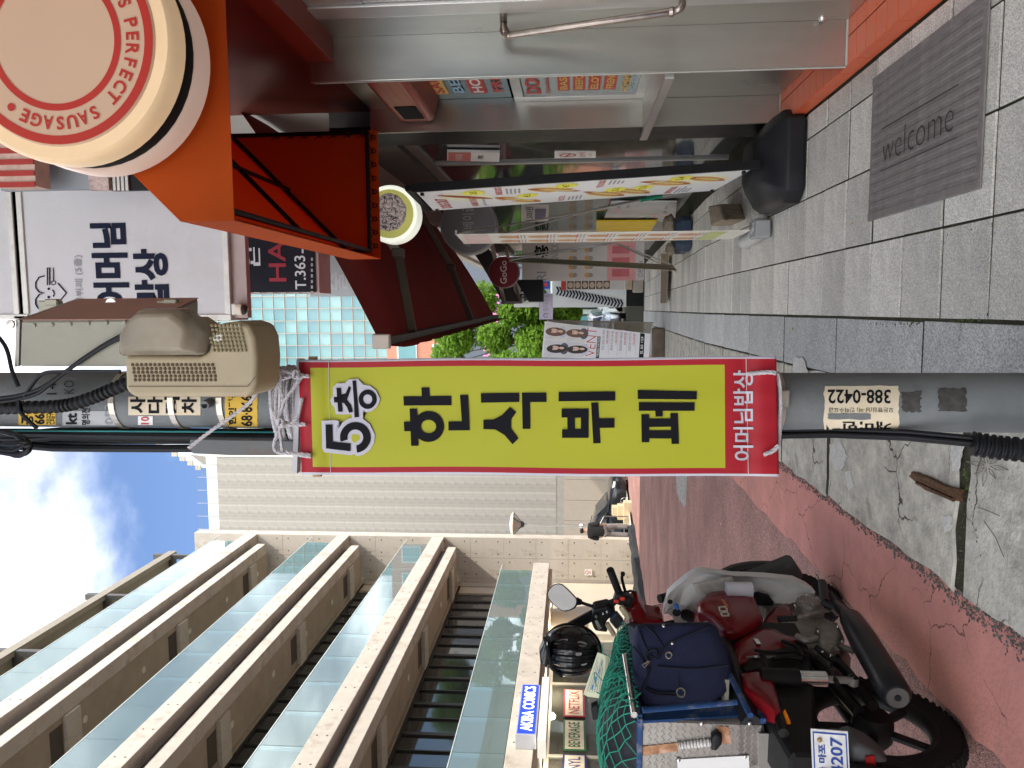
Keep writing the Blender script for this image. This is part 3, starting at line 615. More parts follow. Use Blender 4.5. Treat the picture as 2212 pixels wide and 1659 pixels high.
# black hair salon sign
T = thing('hair_salon_sign', 'black box sign reading HAIR with a white phone number, edged in lamps', 'sign', onY(670, 560, 7.6))
x0, x1, z0, z1 = yquad(400, 633, 672, 300, 7.6)
obj('panel', MB().bx((x0, 7.6, z0), (1.36, 7.62, z1)), mat('black sign face', (.022, .022, .03), .35, var=.1), T)
obj('casing', MB().bx((x0-.012, 7.621, z0-.03), (1.36, 8.0, z1)), mat('rosy white casing', (.55, .42, .39), .5), T, bevel=.004)
wtx = mat('white vinyl', (.8, .79, .8), .5, var=0); rtx = mat('crimson vinyl', (.42, .05, .07), .5, var=0)
sign_text('HAIR', 582, 619, 608, 462, 7.597, rtx, T, .012); sign_text('T.363', 638, 662, 625, 552, 7.597, wtx, T, .012); sign_text('-1124', 638, 662, 547, 470, 7.597, wtx, T, .012); sign_text('연', 524, 552, 579, 534, 7.597, wtx, T, .02); sign_text('ㄴ', 548, 563, 574, 536, 7.597, wtx, T, .02)
for i in range(7):
    p = onY(674, 632-12*i, 7.59); obj('edge_lamp', MB().box(p, (.03, .012, .018)), alu, T)
for i in range(6):
    p = onY(668-28*i, 633, 7.59); obj('edge_lamp', MB().box(p, (.018, .012, .06)), alu, T)
T = thing('faded_grey_sign', 'pale grey box sign with faded letters behind the hair salon sign', 'sign', onY(760, 600, 8.6))
x0, x1, z0, z1 = yquad(670, 640, 842, 420, 8.6); obj('panel', MB().bx((x0, 8.6, z0), (1.36, 8.75, z1)), mat('pale grey panel', (.5, .55, .54), .5, var=.08), T); sign_text('술', 706, 752, 628, 588, 8.597, mat('faded vinyl', (.62, .64, .64), .5, var=0), T, .02)
# things on the wall behind the round sign
T = thing('grey_shutter_box', 'grey metal shutter and box on the wall above the orange awning', 'shutter', onY(120, 380, 5.3))
a = onY(2, 412, 5.3); b = onY(195, 330, 5.3); obj('shutter', MB().bx((a.x, 5.3, b.z), (1.36, 5.36, a.z)), mat('grey shutter', (.30, .32, .34), .5, metal=.3, var=.12, vs=2), T)
a = onY(198, 412, 5.31); b = onY(238, 360, 5.31); obj('printed_board', MB().bx((a.x, 5.28, b.z), (1.36, 5.33, a.z)), mat('red white board', (.55, .42, .38), .6, var=.4, vs=18), T)
a = onY(242, 412, 5.32); b = onY(330, 350, 5.32); obj('dark_recess', MB().bx((a.x, 5.32, b.z), (1.36, 5.36, a.z)), blackm, T)
for i in range(4):
    p = onY(246+9*i, 412, 5.31); obj('slat', MB().bx((p.x, 5.30, p.z-.02), (1.36, 5.318, p.z)), alu, T)
stp = mat('striped canvas', (.60, .42, .34), .7, var=.25, vs=8)
a = onY(-20, 408, 5.0); b = onY(60, 300, 5.0); [obj('awning_stripe', MB().bx((a.x+.015+.075*i, 5.04, b.z+.002), (a.x+.05+.075*i, 5.049, a.z-.002)), mat('stripe red', (.40, .05, .04), .7), T) for i in range(7)]
obj('striped_awning', MB().bx((a.x+.02, 5.05, b.z), (1.36, 5.2, a.z)), stp, T)
# ------------------------------------------------------------------ lamp below the awning: round food sign
T = thing('round_food_sign', 'round lit white sign with a yellow face and a rice ball picture', 'sign', onY(845, 470, 5.6))
Cf = onY(842, 462, 5.6); kk = 5.6/FOC
obj('drum', MB().ring([(.0001, .0), (60*kk, .0), (62*kk, .02), (62*kk, .16), (.001, .17)], Cf, (0, 1, 0), 40), mat('lit white drum', (.80, .82, .70), .4, var=.03, emit=.25), T, smooth=True)
obj('face', MB().ring([(.0001, -.002), (52*kk, -.002)], Cf, (0, 1, 0), 40), mat('yellow green face', (.45, .44, .12), .5, var=.05, emit=.12), T)
q = MB(); pts = []
for i in range(30):
    t = 2*math.pi*i/30; r = (40+random.uniform(-1.5, 1.5))*kk; pts.append(Cf+V((math.cos(t)*r+.01, -.003, math.sin(t)*r+.01)))
q.puff(pts, (0, -1, 0), .006); RB = obj('rice_ball', q, mat('rice print', (.55, .47, .43), .6, var=.45, vs=40), T, smooth=True)
q = MB()
for i in range(95):
    t = random.uniform(0, 6.28); r = 37*kk*math.sqrt(random.random()); c = Cf+V((math.cos(t)*r+.01, -.0105, math.sin(t)*r+.01)); a = random.uniform(0, 3.14); d = V((math.cos(a), 0, math.sin(a)))*random.uniform(.009, .018)
    q.bar(c-d, c+d, .004, .002, up=(0, 1, 0))
obj('seaweed_flakes', q, mat('seaweed print', (.07, .06, .08), .6), T, kind='stuff')
# ------------------------------------------------------------------ red folding arm awning
T = thing('red_folding_awning', 'dark red folding arm awning with a scalloped hem reaching over the pavement', 'awning', (.5, 9, 2.6))
rc = mat('dark red canvas', (.20, .012, .010), .8, var=.1, vs=1.2, bump=.1, bs=200)
armm = mat('cream painted arm', (.42, .37, .31), .45, metal=.3, var=.1)
F0, F1 = onY(830, 737, 5.14), onY(1073, 683, 12.9)
W0, W1 = V((1.36, 5.16, 3.58)), V((1.38, 12.95, 3.58))
obj('canvas', MB().prism([F0+V((0, 0, .03)), W0, W0+V((0, 0, .012)), F0+V((0, 0, .042))], V((0, 0, 0))+(F1-F0)), rc, T) if False else None
q = MB(); nx, ny = 10, 16; P = []
for j in range(ny+1):
    a = F0.lerp(F1, j/ny)+V((0, 0, .035)); b = W0.lerp(W1, j/ny)
    for i in range(nx+1):
        p = a.lerp(b, i/nx); p.z -= .05*math.sin(math.pi*i/nx)+.012*math.sin(j*1.9); P.append(p)
q.add(P, [(j*(nx+1)+i, j*(nx+1)+i+1, (j+1)*(nx+1)+i+1, (j+1)*(nx+1)+i) for j in range(ny) for i in range(nx)]); obj('canvas', q, rc, T, smooth=True)
obj('front_bar', MB().bar(F0, F1, .05, .07), mat('brown front bar', (.10, .085, .07), .5, metal=.3), T)
obj('bar_end_cap', MB().box(F0+V((0, -.03, .01)), (.10, .05, .12)), armm, T, bevel=.008)
q = MB(); n = 60; top = []; bot = []
for i in range(n+1):
    p = F0.lerp(F1, i/n)+V((-.03, 0, -.01)); top.append(p); d = .13+.035*abs(math.sin(i*math.pi/4)); bot.append(p-V((.01, 0, d)))
q.add(top+bot, [(i, i+1, n+2+i, n+1+i) for i in range(n)]); obj('scalloped_hem', q, rc, T, smooth=True)
obj('care_tag', MB().box(F0.lerp(F1, .06)+V((-.045, 0, -.07)), (.004, .12, .09)), whp, T)
def arm(t, tw, e):
    a = F0.lerp(F1, t)+V((.03, 0, -.03)); b = W0.lerp(W1, tw)+V((-.05, 0, -.25)); el = e
    obj('folding_arm', MB().bar(a, el, .05, .07), mat('dark arm', (.12, .10, .08), .5, metal=.3), T, bevel=.008); obj('folding_arm', MB().bar(el+V((0, 0, .002)), b, .055, .075), armm, T, bevel=.008); obj('arm_elbow', MB().box(el, (.08, .09, .10)), MATS['dark arm'], T, bevel=.01)
arm(.10, .18, onY(860, 547, 6.3)); arm(.55, .62, onY(975, 578, 9.3))
# black awning beyond
T = thing('black_folding_awning', 'black folding arm awning beyond the red one', 'awning', (.6, 14, 2.3))
bc = mat('black canvas', (.016, .015, .017), .85, var=.15)
G0, G1 = onY(1076, 656, 12.9+.4), onY(1092, 635, 16.5)
G0 = V((.12, 13.2, tz(13)+2.72)); G1 = V((.16, 17, tz(17)+2.78))
q = MB(); P = []
for j in range(9):
    a = G0.lerp(G1, j/8); b = V((1.36, a.y, a.z+.75))
    for i in range(6): p = a.lerp(b, i/5); p.z -= .03*math.sin(math.pi*i/5); P.append(p)
q.add(P, [(j*6+i, j*6+i+1, (j+1)*6+i+1, (j+1)*6+i) for j in range(8) for i in range(5)]); obj('canvas', q, bc, T, smooth=True)
obj('front_bar', MB().bar(G0, G1, .05, .06), MATS['brown front bar'], T)
for t in (.05, .85): obj('folding_arm', MB().bar(G0.lerp(G1, t), V((1.36, G0.lerp(G1, t).y-.6, 2.95+tz(14))), .05, .06), armm, T)
# round wall signs further along
def round_sign(nm, label, px, py, Y, rad, mt, rimm, word, wm, tilt=0):
    T = thing(nm, label, 'sign', onY(px, py, Y)); C = onY(px, py, Y); r = rad*Y/FOC
    obj('drum', MB().ring([(.0001, 0), (r*.97, 0), (r, .02), (r, .14), (.001, .15)], C, (0, 1, 0), 32), rimm, T, smooth=True)
    obj('face', MB().ring([(.0001, -.003), (r*.93, -.003)], C, (0, 1, 0), 32), mt, T)
    q = V((C.x-r*.72, C.y-.006, C.z-r*.2)); text(word, q, (r*1.44, 0, 0), (0, 0, r*.42), wm, T, bold=.015)
    return T
round_sign('round_grey_sign', 'unlit grey round sign with faint Korean letters behind the menu banner', 1012, 487, 7.4, 62, mat('grey sign face', (.17, .16, .165), .5), mat('grey drum', (.25, .25, .25), .4), '수제베이글', mat('faint letters', (.36, .36, .36), .5, var=0))
round_sign('round_red_sign', 'dark red round sign reading GoGo hung under the black awning', 1088, 588, 10.5, 34, mat('deep red face', (.16, .015, .02), .5), mat('plum drum', (.20, .11, .12), .5), 'GoGo', mat('pale pink', (.62, .5, .48), .5, var=0))
# ================================================================== boards and stands on the right pavement
def bil(c00, c10, c11, c01):
    c00, c10, c11, c01 = V(c00), V(c10), V(c11), V(c01); n = (c10-c00).cross(c01-c00).normalized()
    def fn(a, b, d=0.): return c00*(1-a)*(1-b)+c10*a*(1-b)+c11*a*b+c01*(1-a)*b+n*d
    fn.n = n; return fn
def patch(fn, a0, b0, a1, b1, d, mt, par, nm, th=.0):
    q = MB(); q.quad(fn(a0, b0, d), fn(a1, b0, d), fn(a1, b1, d), fn(a0, b1, d)); return obj(nm, q, mt, par)
def slab(fn, t, mt, par, nm, a0=0, b0=0, a1=1, b1=1, d=0.):
    q = MB(); q.prism([fn(a0, b0, d), fn(a1, b0, d), fn(a1, b1, d), fn(a0, b1, d)], -fn.n*t); return obj(nm, q, mt, par)
def ftext(fn, s, a0, b0, a1, b1, mt, par, d=.002, bold=.01):
    vs_, fs, asp = glyphs(s, bold); q = MB(); q.add([fn(a0+(a1-a0)*x, b0+(b1-b0)*y, d) for x, y in vs_], fs); return obj('lettering', q, mt, par)
bun = mat('bun print', (.66, .36, .12), .6, var=.25, vs=30); saus = mat('sausage print', (.36, .11, .05), .6, var=.25, vs=40); star = mat('price star yellow', (.86, .80, .10), .55, var=.03); pale = mat('pale yellow print', (.80, .78, .55), .6, var=.05); sauce = mat('sauce print', (.72, .55, .20), .6, var=.3, vs=60)
def ellipse(fn, ca, cb, ra, rb, rot, d, mt, par, nm, n=18, spike=0, asp=.32):
    q = MB(); pts = []
    for i in range(n):
        t = 2*math.pi*i/n; r = 1-(spike if i % 2 else 0); x = math.cos(t)*ra*r; y = math.sin(t)*rb*r
        pts.append(fn(ca+(x*math.cos(rot)-y*math.sin(rot)), cb+(x*math.sin(rot)+y*math.cos(rot))*asp, d))
    q.quad(*pts); return obj(nm, q, mt, par)
def hotdog(fn, ca, cb, sz, rot, par, price=None, only=False):
    ellipse(fn, ca, cb, sz*1.15, sz*.75, rot, .0012, pale, par, 'glow_print', 26, .25)
    if not only: ellipse(fn, ca, cb, sz, sz*.36, rot, .0018, bun, par, 'bun_print')
    ellipse(fn, ca, cb, sz*1.06, sz*.16, rot, .0024, saus, par, 'sausage_print')
    if not only: ellipse(fn, ca, cb-.004, sz*.7, sz*.12, rot, .003, sauce, par, 'sauce_print')
    if price:
        ellipse(fn, ca+sz*.62, cb-sz*.10, sz*.42, sz*.42, 0, .0034, star, par, 'price_star', 24, .25)
        ftext(fn, price, ca+sz*.42, cb-sz*.10-.010, ca+sz*.82, cb-sz*.10+.012, blk, par, .004)
T = thing('menu_banner_stand', 'white hot dog menu banner in a black frame on a black base by the shop', 'banner', (.85, 5, 0), 'menu banners on the pavement')
fn = bil(onY(1543, 412, 5.4), onY(1623, 366, 4.75), onY(899, 415, 4.75), onY(937, 455, 5.4)); 
if fn.n.x > 0: fn.n.negate()
slab(fn, .012, whp, T, 'menu_panel', 0, 0, 1, 1)
fa, fb = fn(1.02, -.01, .0), fn(1.02, 1.0, 0.)
obj('frame_rail', MB().bar(fn(1.035, -.02, -.02), fn(1.035, 1.01, -.02), .03, .05), blackm, T); obj('frame_rail', MB().bar(fn(1.06, 1.02, -.02), fn(-.05, 1.02, -.02), .03, .04), blackm, T); obj('frame_rail', MB().bar(fn(-.03, -.02, -.03), fn(-.03, 1.01, -.03), .02, .03), blackm, T)
for a, b in ((.06, .985), (.94, .985), (.06, .015), (.94, .015)): obj('corner_clip', MB().box(fn(a, b, .006), (.02, .03, .02)), blackm, T)
ftext(fn, 'DOG OUT', .10, .925, .62, .965, red_, T, bold=.03)
ftext(fn, 'HANDMADE SAUSAGE', .10, .83, .55, .855, red_, T); ftext(fn, 'grilled on charcoal', .10, .80, .5, .815, gry_, T)
hotdog(fn, .62, .86, .30, 1.0, T, '3.5', only=True)
rows = [('BASE DOG', .62, .74, .30, .69, '4.5'), ('ELOTE DOG', .08, .53, .66, .57, '4.7'), ('FRENCH DOG', .62, .42, .30, .40, '5.3'), ('BEEFCHILI DOG', .06, .16, .64, .22, '5.4')]
for s, a, b, ca, cb, pr in rows:
    ftext(fn, s, a, b, a+.34, b+.022, red_, T, bold=.025)
    for j in range(4): patch(fn, a, b-.018-.013*j, a+random.uniform(.2, .33), b-.012-.013*j, .0015, gry_, T, 'small_print')
    hotdog(fn, ca, cb, .30, .9 if ca < .5 else 1.1, T, pr)
hotdog(fn, .33, .31, .28, .9, T, '5.3'); hotdog(fn, .70, .10, .25, 1.0, T)
# black water filled base
q = MB(); B = [onZ(1735, 440), onZ(1735, 268), onZ(1640, 268), onZ(1600, 480)]
c = V((.88, 4.98, 0)); hw, hl = .27, .36
rg = []
for z, k in ((.003, .93), (.02, 1.0), (.11, 1.0), (.17, .86), (.24, .55), (.26, .42)):
    rg.append([c+V((x*hw*k, y*hl*(k if z > .15 else k), z)) for x, y in ((-1, -.75), (-.75, -1), (.75, -1), (1, -.75), (1, .75), (.75, 1), (-.75, 1), (-1, .75))])
obj('water_base', q.loft(rg), mat('dusty black plastic', (.016, .016, .018), .45, var=.25, vs=6, dirt=(.05, .048, .045), ds=5, da=.4), T, bevel=.01, seg=2, smooth=True)
obj('base_socket', MB().tube([c+V((0, 0, .23)), c+V((-.01, 0, .36))], .03, 10), dark, T)
# ridged hose end beside the base
T = thing('ridged_hose', 'grey ridged drain hose end lying beside the black banner base', 'hose', onZ(1625, 508))
hp = cr_spline([onZ(1640, 470, .07), onZ(1640, 490, .075), onZ(1632, 508, .06), onZ(1610, 522, .05)], 12)
obj('hose', MB().tube(hp, .05, 14, rr=[.048+.006*(i % 4 < 2) for i in range(len(hp))]), mat('grey hose', (.42, .41, .40), .45, var=.1), T, smooth=True)
obj('concrete_block', MB().prism([onZ(1600, 440, .01), onZ(1612, 475, .01), onZ(1580, 488, .01), onZ(1572, 445, .01)], (0, 0, .17)), mat('rough stone block', (.26, .21, .15), .9, var=.35, vs=18, bump=1, bs=60), label='rough brown stone block behind the black banner base', cat='stone', bevel=.012)
# second banner, parallel to the kerb
T = thing('menu_banner_stand', 'narrow white menu banner with rows of pale food pictures on a wire stand', 'banner', (.54, 5.6, 0), 'menu banners on the pavement')
fn = bil(onY(1578, 517, 5.94), onY(1621, 498, 5.28), onY(985, 507, 5.28), onY(1003, 527, 5.94))
if fn.n.x > 0: fn.n.negate()
slab(fn, .004, mat('creamy banner', (.66, .63, .56), .6, var=.08, vs=4), T, 'menu_panel')
patch(fn, .05, .89, .95, .98, .002, mat('faint pink', (.66, .5, .46), .6), T, 'title_print'); patch(fn, .06, .07, .94, .13, .002, mat('faint green', (.45, .5, .2), .6), T, 'print_block')
for i in range(7):
    b = .82-.105*i
    for a in (.25, .7): ellipse(fn, a, b, .13, .11, .5, .002, mat('food print', (.50, .28, .14), .6, var=.4, vs=50), T, 'food_print', asp=.34)
    for j in range(3): patch(fn, .08, b-.035-.012*j, .4, b-.030-.012*j, .002, red_ if j == 0 else gry_, T, 'small_print'); patch(fn, .55, b-.035-.012*j, .88, b-.030-.012*j, .002, red_ if j == 0 else gry_, T, 'small_print')
for a in (0, 1): obj('top_rod', MB().tube([fn(a, 1.0, 0), fn(a, 1.0, -.03)], .008, 6), steel2, T)
sup = onY(1290, 452, 6.4); obj('stand_rod', MB().tube([fn(.95, .99, -.01), sup], .006, 6), steel2, T); obj('stand_rod', MB().tube([fn(.05, .97, -.01), sup], .006, 6), steel2, T)
foot = onZ(1560, 395, .05); obj('stand_pole', MB().tube([sup, foot], .013, 8), steel2, T); obj('green_tape', MB().tube([sup.lerp(foot, .33), sup.lerp(foot, .5)], .018, 8), mat('green tape', (.02, .22, .13), .5), T)
obj('foot_block', MB().box(fn(.75, -.02, -.02)-V((0, 0, .06)), (.12, .2, .1)), mat('grey block', (.3, .3, .3), .6), T, bevel=.01)
# third, thin edge-on banner with its wire legs
T = thing('wire_banner_stand', 'weathered narrow banner on crossed wire legs seen nearly edge on', 'banner', (.5, 9.5, 0))
fn = bil(onY(1452, 572, 10.2), onY(1463, 585, 9.5), onY(1100, 566, 9.5), onY(1110, 556, 10.2))
if fn.n.x > 0: fn.n.negate()
slab(fn, .004, mat('tan banner', (.42, .36, .26), .7, var=.3, vs=8), T, 'banner_sheet')
ctr = onY(1330, 525, 9.9)
for t_ in (onZ(1462, 588, tz(9.5)+.01), onZ(1452, 572, tz(10)+.01), fn(1, 1, -.02), fn(0, 1, -.02)): obj('wire_leg', MB().tube([ctr, t_], .009, 6), steel2, T)
# dark blue base with stones
T = thing('blue_water_base', 'dark blue plastic sign base lying on the pavement with stones on it', 'sign base', (.85, 8.6, 0))
a = onZ(1486, 470, tz(8.7)); b = onZ(1486, 545, tz(8.7)); rg = []
for z, k in ((0, 1), (.10, 1), (.17, .8)): rg.append([(a+b)/2+V((x*(a.x-b.x)/2*k, y*.3*k, z)) for x, y in ((-1, -.6), (-.7, -1), (.7, -1), (1, -.6), (1, 1), (-1, 1))])
obj('base', MB().loft(rg), mat('navy plastic', (.03, .045, .07), .45, var=.15), T, bevel=.01)
def rock(nm, c, r, label):
    q = MB(); rg = []
    for j in range(6):
        t = math.pi*(j+.5)/6; rg.append([c+V((math.cos(p)*math.sin(t)*r[0]*random.uniform(.82, 1.1), math.sin(p)*math.sin(t)*r[1]*random.uniform(.82, 1.1), math.cos(t)*r[2])) for p in [2*math.pi*i/9 for i in range(9)]])
    obj(nm, q.loft(rg), mat('brown field stone', (.20, .165, .12), .9, var=.35, vs=14, bump=.8, bs=40), label=label, cat='stone', bevel=.01)
rock('stone', (a+b)/2+V((.12, 0, .22)), (.13, .15, .08), 'brown stone weighing down the dark blue sign base'); rock('stone', (a+b)/2+V((-.16, .02, .20)), (.09, .12, .06), 'smaller brown stone at the street end of the dark blue sign base')
# far coir mat
P0 = [onZ(x, y, tz(10.5)+.006) for x, y in ((1446, 548), (1440, 655), (1428, 655), (1430, 548))]
obj('door_mat', MB().prism(P0, (0, 0, .012)), mat('coir mat', (.24, .19, .14), .95, var=.4, vs=60, bump=1, bs=120), label='grey brown coir door mat farther down the pavement', cat='door mat')
# boards leaning on the sill
def leanboard(nm, label, pts, mt, cat='poster', deco=None):
    T = thing(nm, label, cat, pts[0]); f = bil(*pts)
    if f.n.x > 0: f.n.negate()
    slab(f, .02, mt, T, 'board')
    if deco: deco(f, T)
    return f, T
def lines(rows, cols, mts, a0=.08, a1=.92, b0=.08, b1=.92):
    def deco(f, T):
        for i in range(rows):
            for j in range(cols):
                x = a0+(a1-a0)*j/cols; b = b1-(b1-b0)*(i+.3)/rows
                patch(f, x, b-(b1-b0)/rows*.35, x+(a1-a0)/cols*random.uniform(.45, .85), b, .003, random.choice(mts), T, 'print_line')
    return deco
leanboard('white_menu_board', 'white printed menu board leaning against the grey sill', [onX(1458, 480, 1.30), onX(1462, 437, 1.28), onX(1320, 437, 1.33), onX(1303, 475, 1.33)], mat('greyed white board', (.52, .50, .48), .6, var=.08), deco=lines(6, 4, [gry_, gry_, pink_]))
leanboard('yellow_board', 'bright yellow sheet standing beside the white menu board', [onX(1405, 500, 1.25), onX(1420, 478, 1.25), onX(1288, 478, 1.28), onX(1288, 500, 1.28)], mat('bright yellow board', (.72, .50, .02), .5, var=.15, vs=6))
leanboard('glass_poster', 'white coffee price poster reading 1,500 on the green glass', [onX(1184, 478, 1.355), onX(1186, 442, 1.355), onX(1126, 442, 1.355), onX(1126, 480, 1.355)], mat('poster paper', (.55, .53, .50), .5, var=.15, vs=9), deco=lambda f, T: (ftext(f, '1,500원', .1, .55, .9, .85, navy, T), patch(f, .2, .1, .8, .5, .003, mat('blueberry print', (.10, .07, .16), .5, var=.4, vs=30), T, 'drink_print')))
leanboard('no_smoking_sign', 'white no smoking sign with a red circle on the dark shop glass', [onX(1287, 341, 1.295), onX(1287, 327, 1.295), onX(1198, 327, 1.295), onX(1198, 342, 1.295)], whp, 'sign', deco=lambda f, T: (obj('red_circle', MB().ring([(.055, 0), (.072, 0)], f(.5, .68, .004), f.n, 24), red_, T), obj('bar', MB().bar(f(.3, .75, .004), f(.7, .61, .004), .012, .002), red_, T), ftext(f, '금연구역', .15, .25, .85, .4, red_, T), ftext(f, '마포구보건소', .3, .1, .7, .17, gry_, T)))
leanboard('red_white_notice', 'red and white notice in a dark frame on the shop glass', [onX(1078, 350, 1.27), onX(1080, 330, 1.27), onX(966, 328, 1.27), onX(966, 347, 1.27)], whp, 'sign', deco=lambda f, T: (patch(f, .02, .55, .98, .98, .003, mat('notice red', (.60, .18, .15), .5), T, 'red_block'), ftext(f, '어서오세요', .15, .7, .85, .85, whp, T, .005), ftext(f, '개최', .3, .3, .7, .42, blk, T)))
# --- large camera facing menu panel and the kiosk beyond
def yboard(nm, label, cat, px0, py0, px1, py1, Y, mt, t=.05):
    x0, x1, z0, z1 = yquad(px0, py0, px1, py1, Y); T = thing(nm, label, cat, ((x0+x1)/2, Y, z0)); f = bil((x0, Y, z0), (x1, Y, z0), (x1, Y, z1), (x0, Y, z1)); slab(f, t, mt, T, 'panel'); return f, T
f, T = yboard('dessert_menu_panel', 'tall white and pink dessert menu panel standing on the right pavement', 'menu board', 1128, 608, 1392, 522, 15, mat('warm white panel', (.62, .57, .54), .6, var=.05))
patch(f, 0, .07, 1, .30, .002, pink_, T, 'pink_block'); ftext(f, 'OPEN', .08, .01, .5, .05, gry_, T); ftext(f, '홍', .62, .78, .95, .9, blk, T, bold=.03); ftext(f, 'SNACK', .55, .70, .98, .76, gry_, T); ftext(f, 'RI', .02, .80, .25, .88, gry_, T)
for i in range(2):
    for j in range(4):
        ellipse(f, .15+.22*j, .46+.13*i, .07, .07, 0, .003, bun, T, 'dessert_print', asp=.38); ellipse(f, .15+.22*j, .435+.13*i, .06, .05, 0, .004, gry_, T, 'cup_print', asp=.38)
for i in range(3): patch(f, .1+.3*i, .12, .3+.3*i, .26, .003, mat('deep pink', (.6, .16, .17), .6), T, 'print_block')
f, T = yboard('dish_photo_board', 'vertical board with six dark dish photographs beside the white kiosk', 'menu board', 1212, 627, 1348, 604, 18.5, mat('light board', (.58, .55, .52), .6))
patch(f, 0, .92, 1, 1, .002, red_, T, 'red_top')
for i in range(6):
    patch(f, .1, .80-.115*i, .9, .90-.115*i, .003, mat('dish photo', (.09, .06, .05), .5, var=.5, vs=40), T, 'dish_photo'); ellipse(f, .5, .85-.115*i, .3, .3, 0, .005, mat('bowl print', (.5, .38, .27), .5, var=.4, vs=40), T, 'bowl_print', asp=.14)
f, T = yboard('white_kiosk', 'white kiosk wall with a diagonal row of dark chevrons', 'kiosk', 1193, 664, 1353, 600, 20, mat('kiosk white', (.66, .70, .68), .6, var=.05), t=1.6)
for i in range(21):
    t_ = i/20; c = onY(1205+t_*138, 628+t_*28, 19.98); s_ = .055
    obj('chevron', MB().prism([c+V((-s_*2, 0, s_)), c+V((0, 0, s_*.0)), c+V((s_*2, 0, s_)), c+V((s_*2, 0, s_*.2)), c+V((0, 0, -s_*.8)), c+V((-s_*2, 0, s_*.2))], (0, -.004, 0)), navy, T)
obj('plinth', MB().bx((onY(1366, 663, 20).x+.02, 20.05, tz(20)-.1), (onY(1366, 602, 20).x, 21.5, onY(1354, 650, 20).z)), dark, T)
f, T = yboard('white_golf_sign', 'white box sign with large dark Korean letters above the kiosk', 'sign', 1110, 664, 1164, 604, 16.5, mat('bright white sign', (.72, .74, .70), .5)); ftext(f, '골프', .22, .28, .85, .75, navy, T, bold=.03)
f, T = yboard('lilac_nail_sign', 'lilac nail salon box sign with grey Korean letters', 'sign', 1165, 690, 1194, 634, 17.5, mat('lilac panel', (.52, .47, .58), .5)); ftext(f, '밀리네일', .32, .32, .95, .72, gry_, T); obj('arch_logo', MB().tube([f(.08, .35, .01), f(.08, .6, .01), f(.15, .72, .01), f(.22, .6, .01), f(.22, .35, .01)], .012, 6), gry_, T)
T = thing('black_wedge_lamp', 'black wedge shaped lamp box sticking out over the pavement', 'lamp', onY(1150, 610, 13))
P = [onY(x, y, 13) for x, y in ((1113, 604), (1173, 604), (1173, 652), (1142, 652))]; obj('casing', MB().prism(P, (0, .5, 0)), blackm, T, bevel=.01)
f, T = yboard('blue_round_sign', 'blue pictogram sign half hidden behind the black lamp box', 'sign', 1172, 624, 1188, 606, 19, mat('sign blue', (.02, .09, .5), .5)); patch(f, .25, .3, .75, .8, .003, red_, T, 'red_mark')
T = thing('stone_pile', 'small pile of blocks weighing the dish board stand', 'stone', onZ(1384, 620, tz(17))); c = onY(1378, 615, 17.5); obj('block', MB().box(c, (.35, .3, .22)), concrete, T, bevel=.02); obj('block', MB().box(c+V((.02, 0, .2)), (.25, .25, .15)), mat('tan block', (.42, .33, .24), .8, var=.2), T, bevel=.02)
# hair salon easel
T = thing('salon_price_easel', 'white hair salon price easel with four portrait prints and red prices', 'easel', onY(1404, 745, 13)); 
f = bil(onY(1402, 776, 13.0), onY(1405, 721, 13.0), onY(1177, 694, 13.45), onY(1170, 772, 13.45))
slab(f, .02, mat('easel sheet', (.66, .66, .68), .5, var=.04), T, 'price_sheet')
hair = [mat('dark hair print', (.035, .025, .022), .5, var=.3, vs=30), mat('brown hair print', (.14, .075, .05), .5, var=.3, vs=30)]; skinp = mat('skin print', (.60, .42, .33), .5, var=.05); cloth_ = mat('dark clothes print', (.08, .08, .12), .5, var=.4, vs=20)
for i, (a, b) in enumerate(((.27, .875), (.75, .90), (.27, .68), (.76, .70))):
    patch(f, .02+.49*(i % 2), (.60 if i > 1 else .79), .49+.49*(i % 2), (.785 if i > 1 else .985), .0015, [mat('photo ground a', (.56, .55, .56), .5), mat('photo ground b', (.60, .57, .54), .5)][i % 2], T, 'photo_print')
    ellipse(f, a, b-.085, .17, .085, 0, .0022, [cloth_, mat('pale clothes print', (.50, .50, .58), .5)][(i+1) // 2 % 2], T, 'clothes_print', asp=.5)
    ellipse(f, a-.01, b-.015, .125, .20, .1, .003, hair[i % 2], T, 'hair_print', asp=.5); ellipse(f, a+.015, b-.06, .035, .05, 0, .004, skinp, T, 'neck_print', asp=.5); ellipse(f, a+.012, b+.008, .062, .085, .1, .005, skinp, T, 'face_print', asp=.5); ellipse(f, a-.01, b+.05, .085, .05, -.3, .006, hair[i % 2], T, 'fringe_print', asp=.5)
    for dx in (-.022, .034): ellipse(f, a+dx, b+.012, .011, .006, 0, .0065, blk, T, 'eye_print', 8, asp=.5)
    ellipse(f, a+.012, b-.022, .017, .007, 0, .0065, red_, T, 'lip_print', 8, asp=.5)
ftext(f, 'VENT', .06, .495, .97, .585, red_, T, bold=-.01)
patch(f, .0, .455, .72, .485, .003, blk, T, 'black_strip'); ftext(f, 'YEONG DAYEON', .05, .46, .7, .48, whp, T, .005)
for i, (s, p) in enumerate((('剪发+脱色2次+剪发', '182,000원'), ('高级热烫+护发', '138,000원'), ('高级烫发男+画贴烫', '64,000원'), ('拉直热烫+护发降价', '152,000원'))):
    b = .415-.082*i; ftext(f, s, .28, b, .95, b+.025, gry_, T, .003); ftext(f, p, .5, b-.035, .93, b-.012, red_, T, .003); patch(f, .1, b-.043, .95, b-.041, .003, gry_, T, 'rule')
patch(f, .05, .05, .98, .092, .003, blk, T, 'black_strip'); ftext(f, '02. 363. 1124', .2, .06, .85, .083, whp, T, .005)
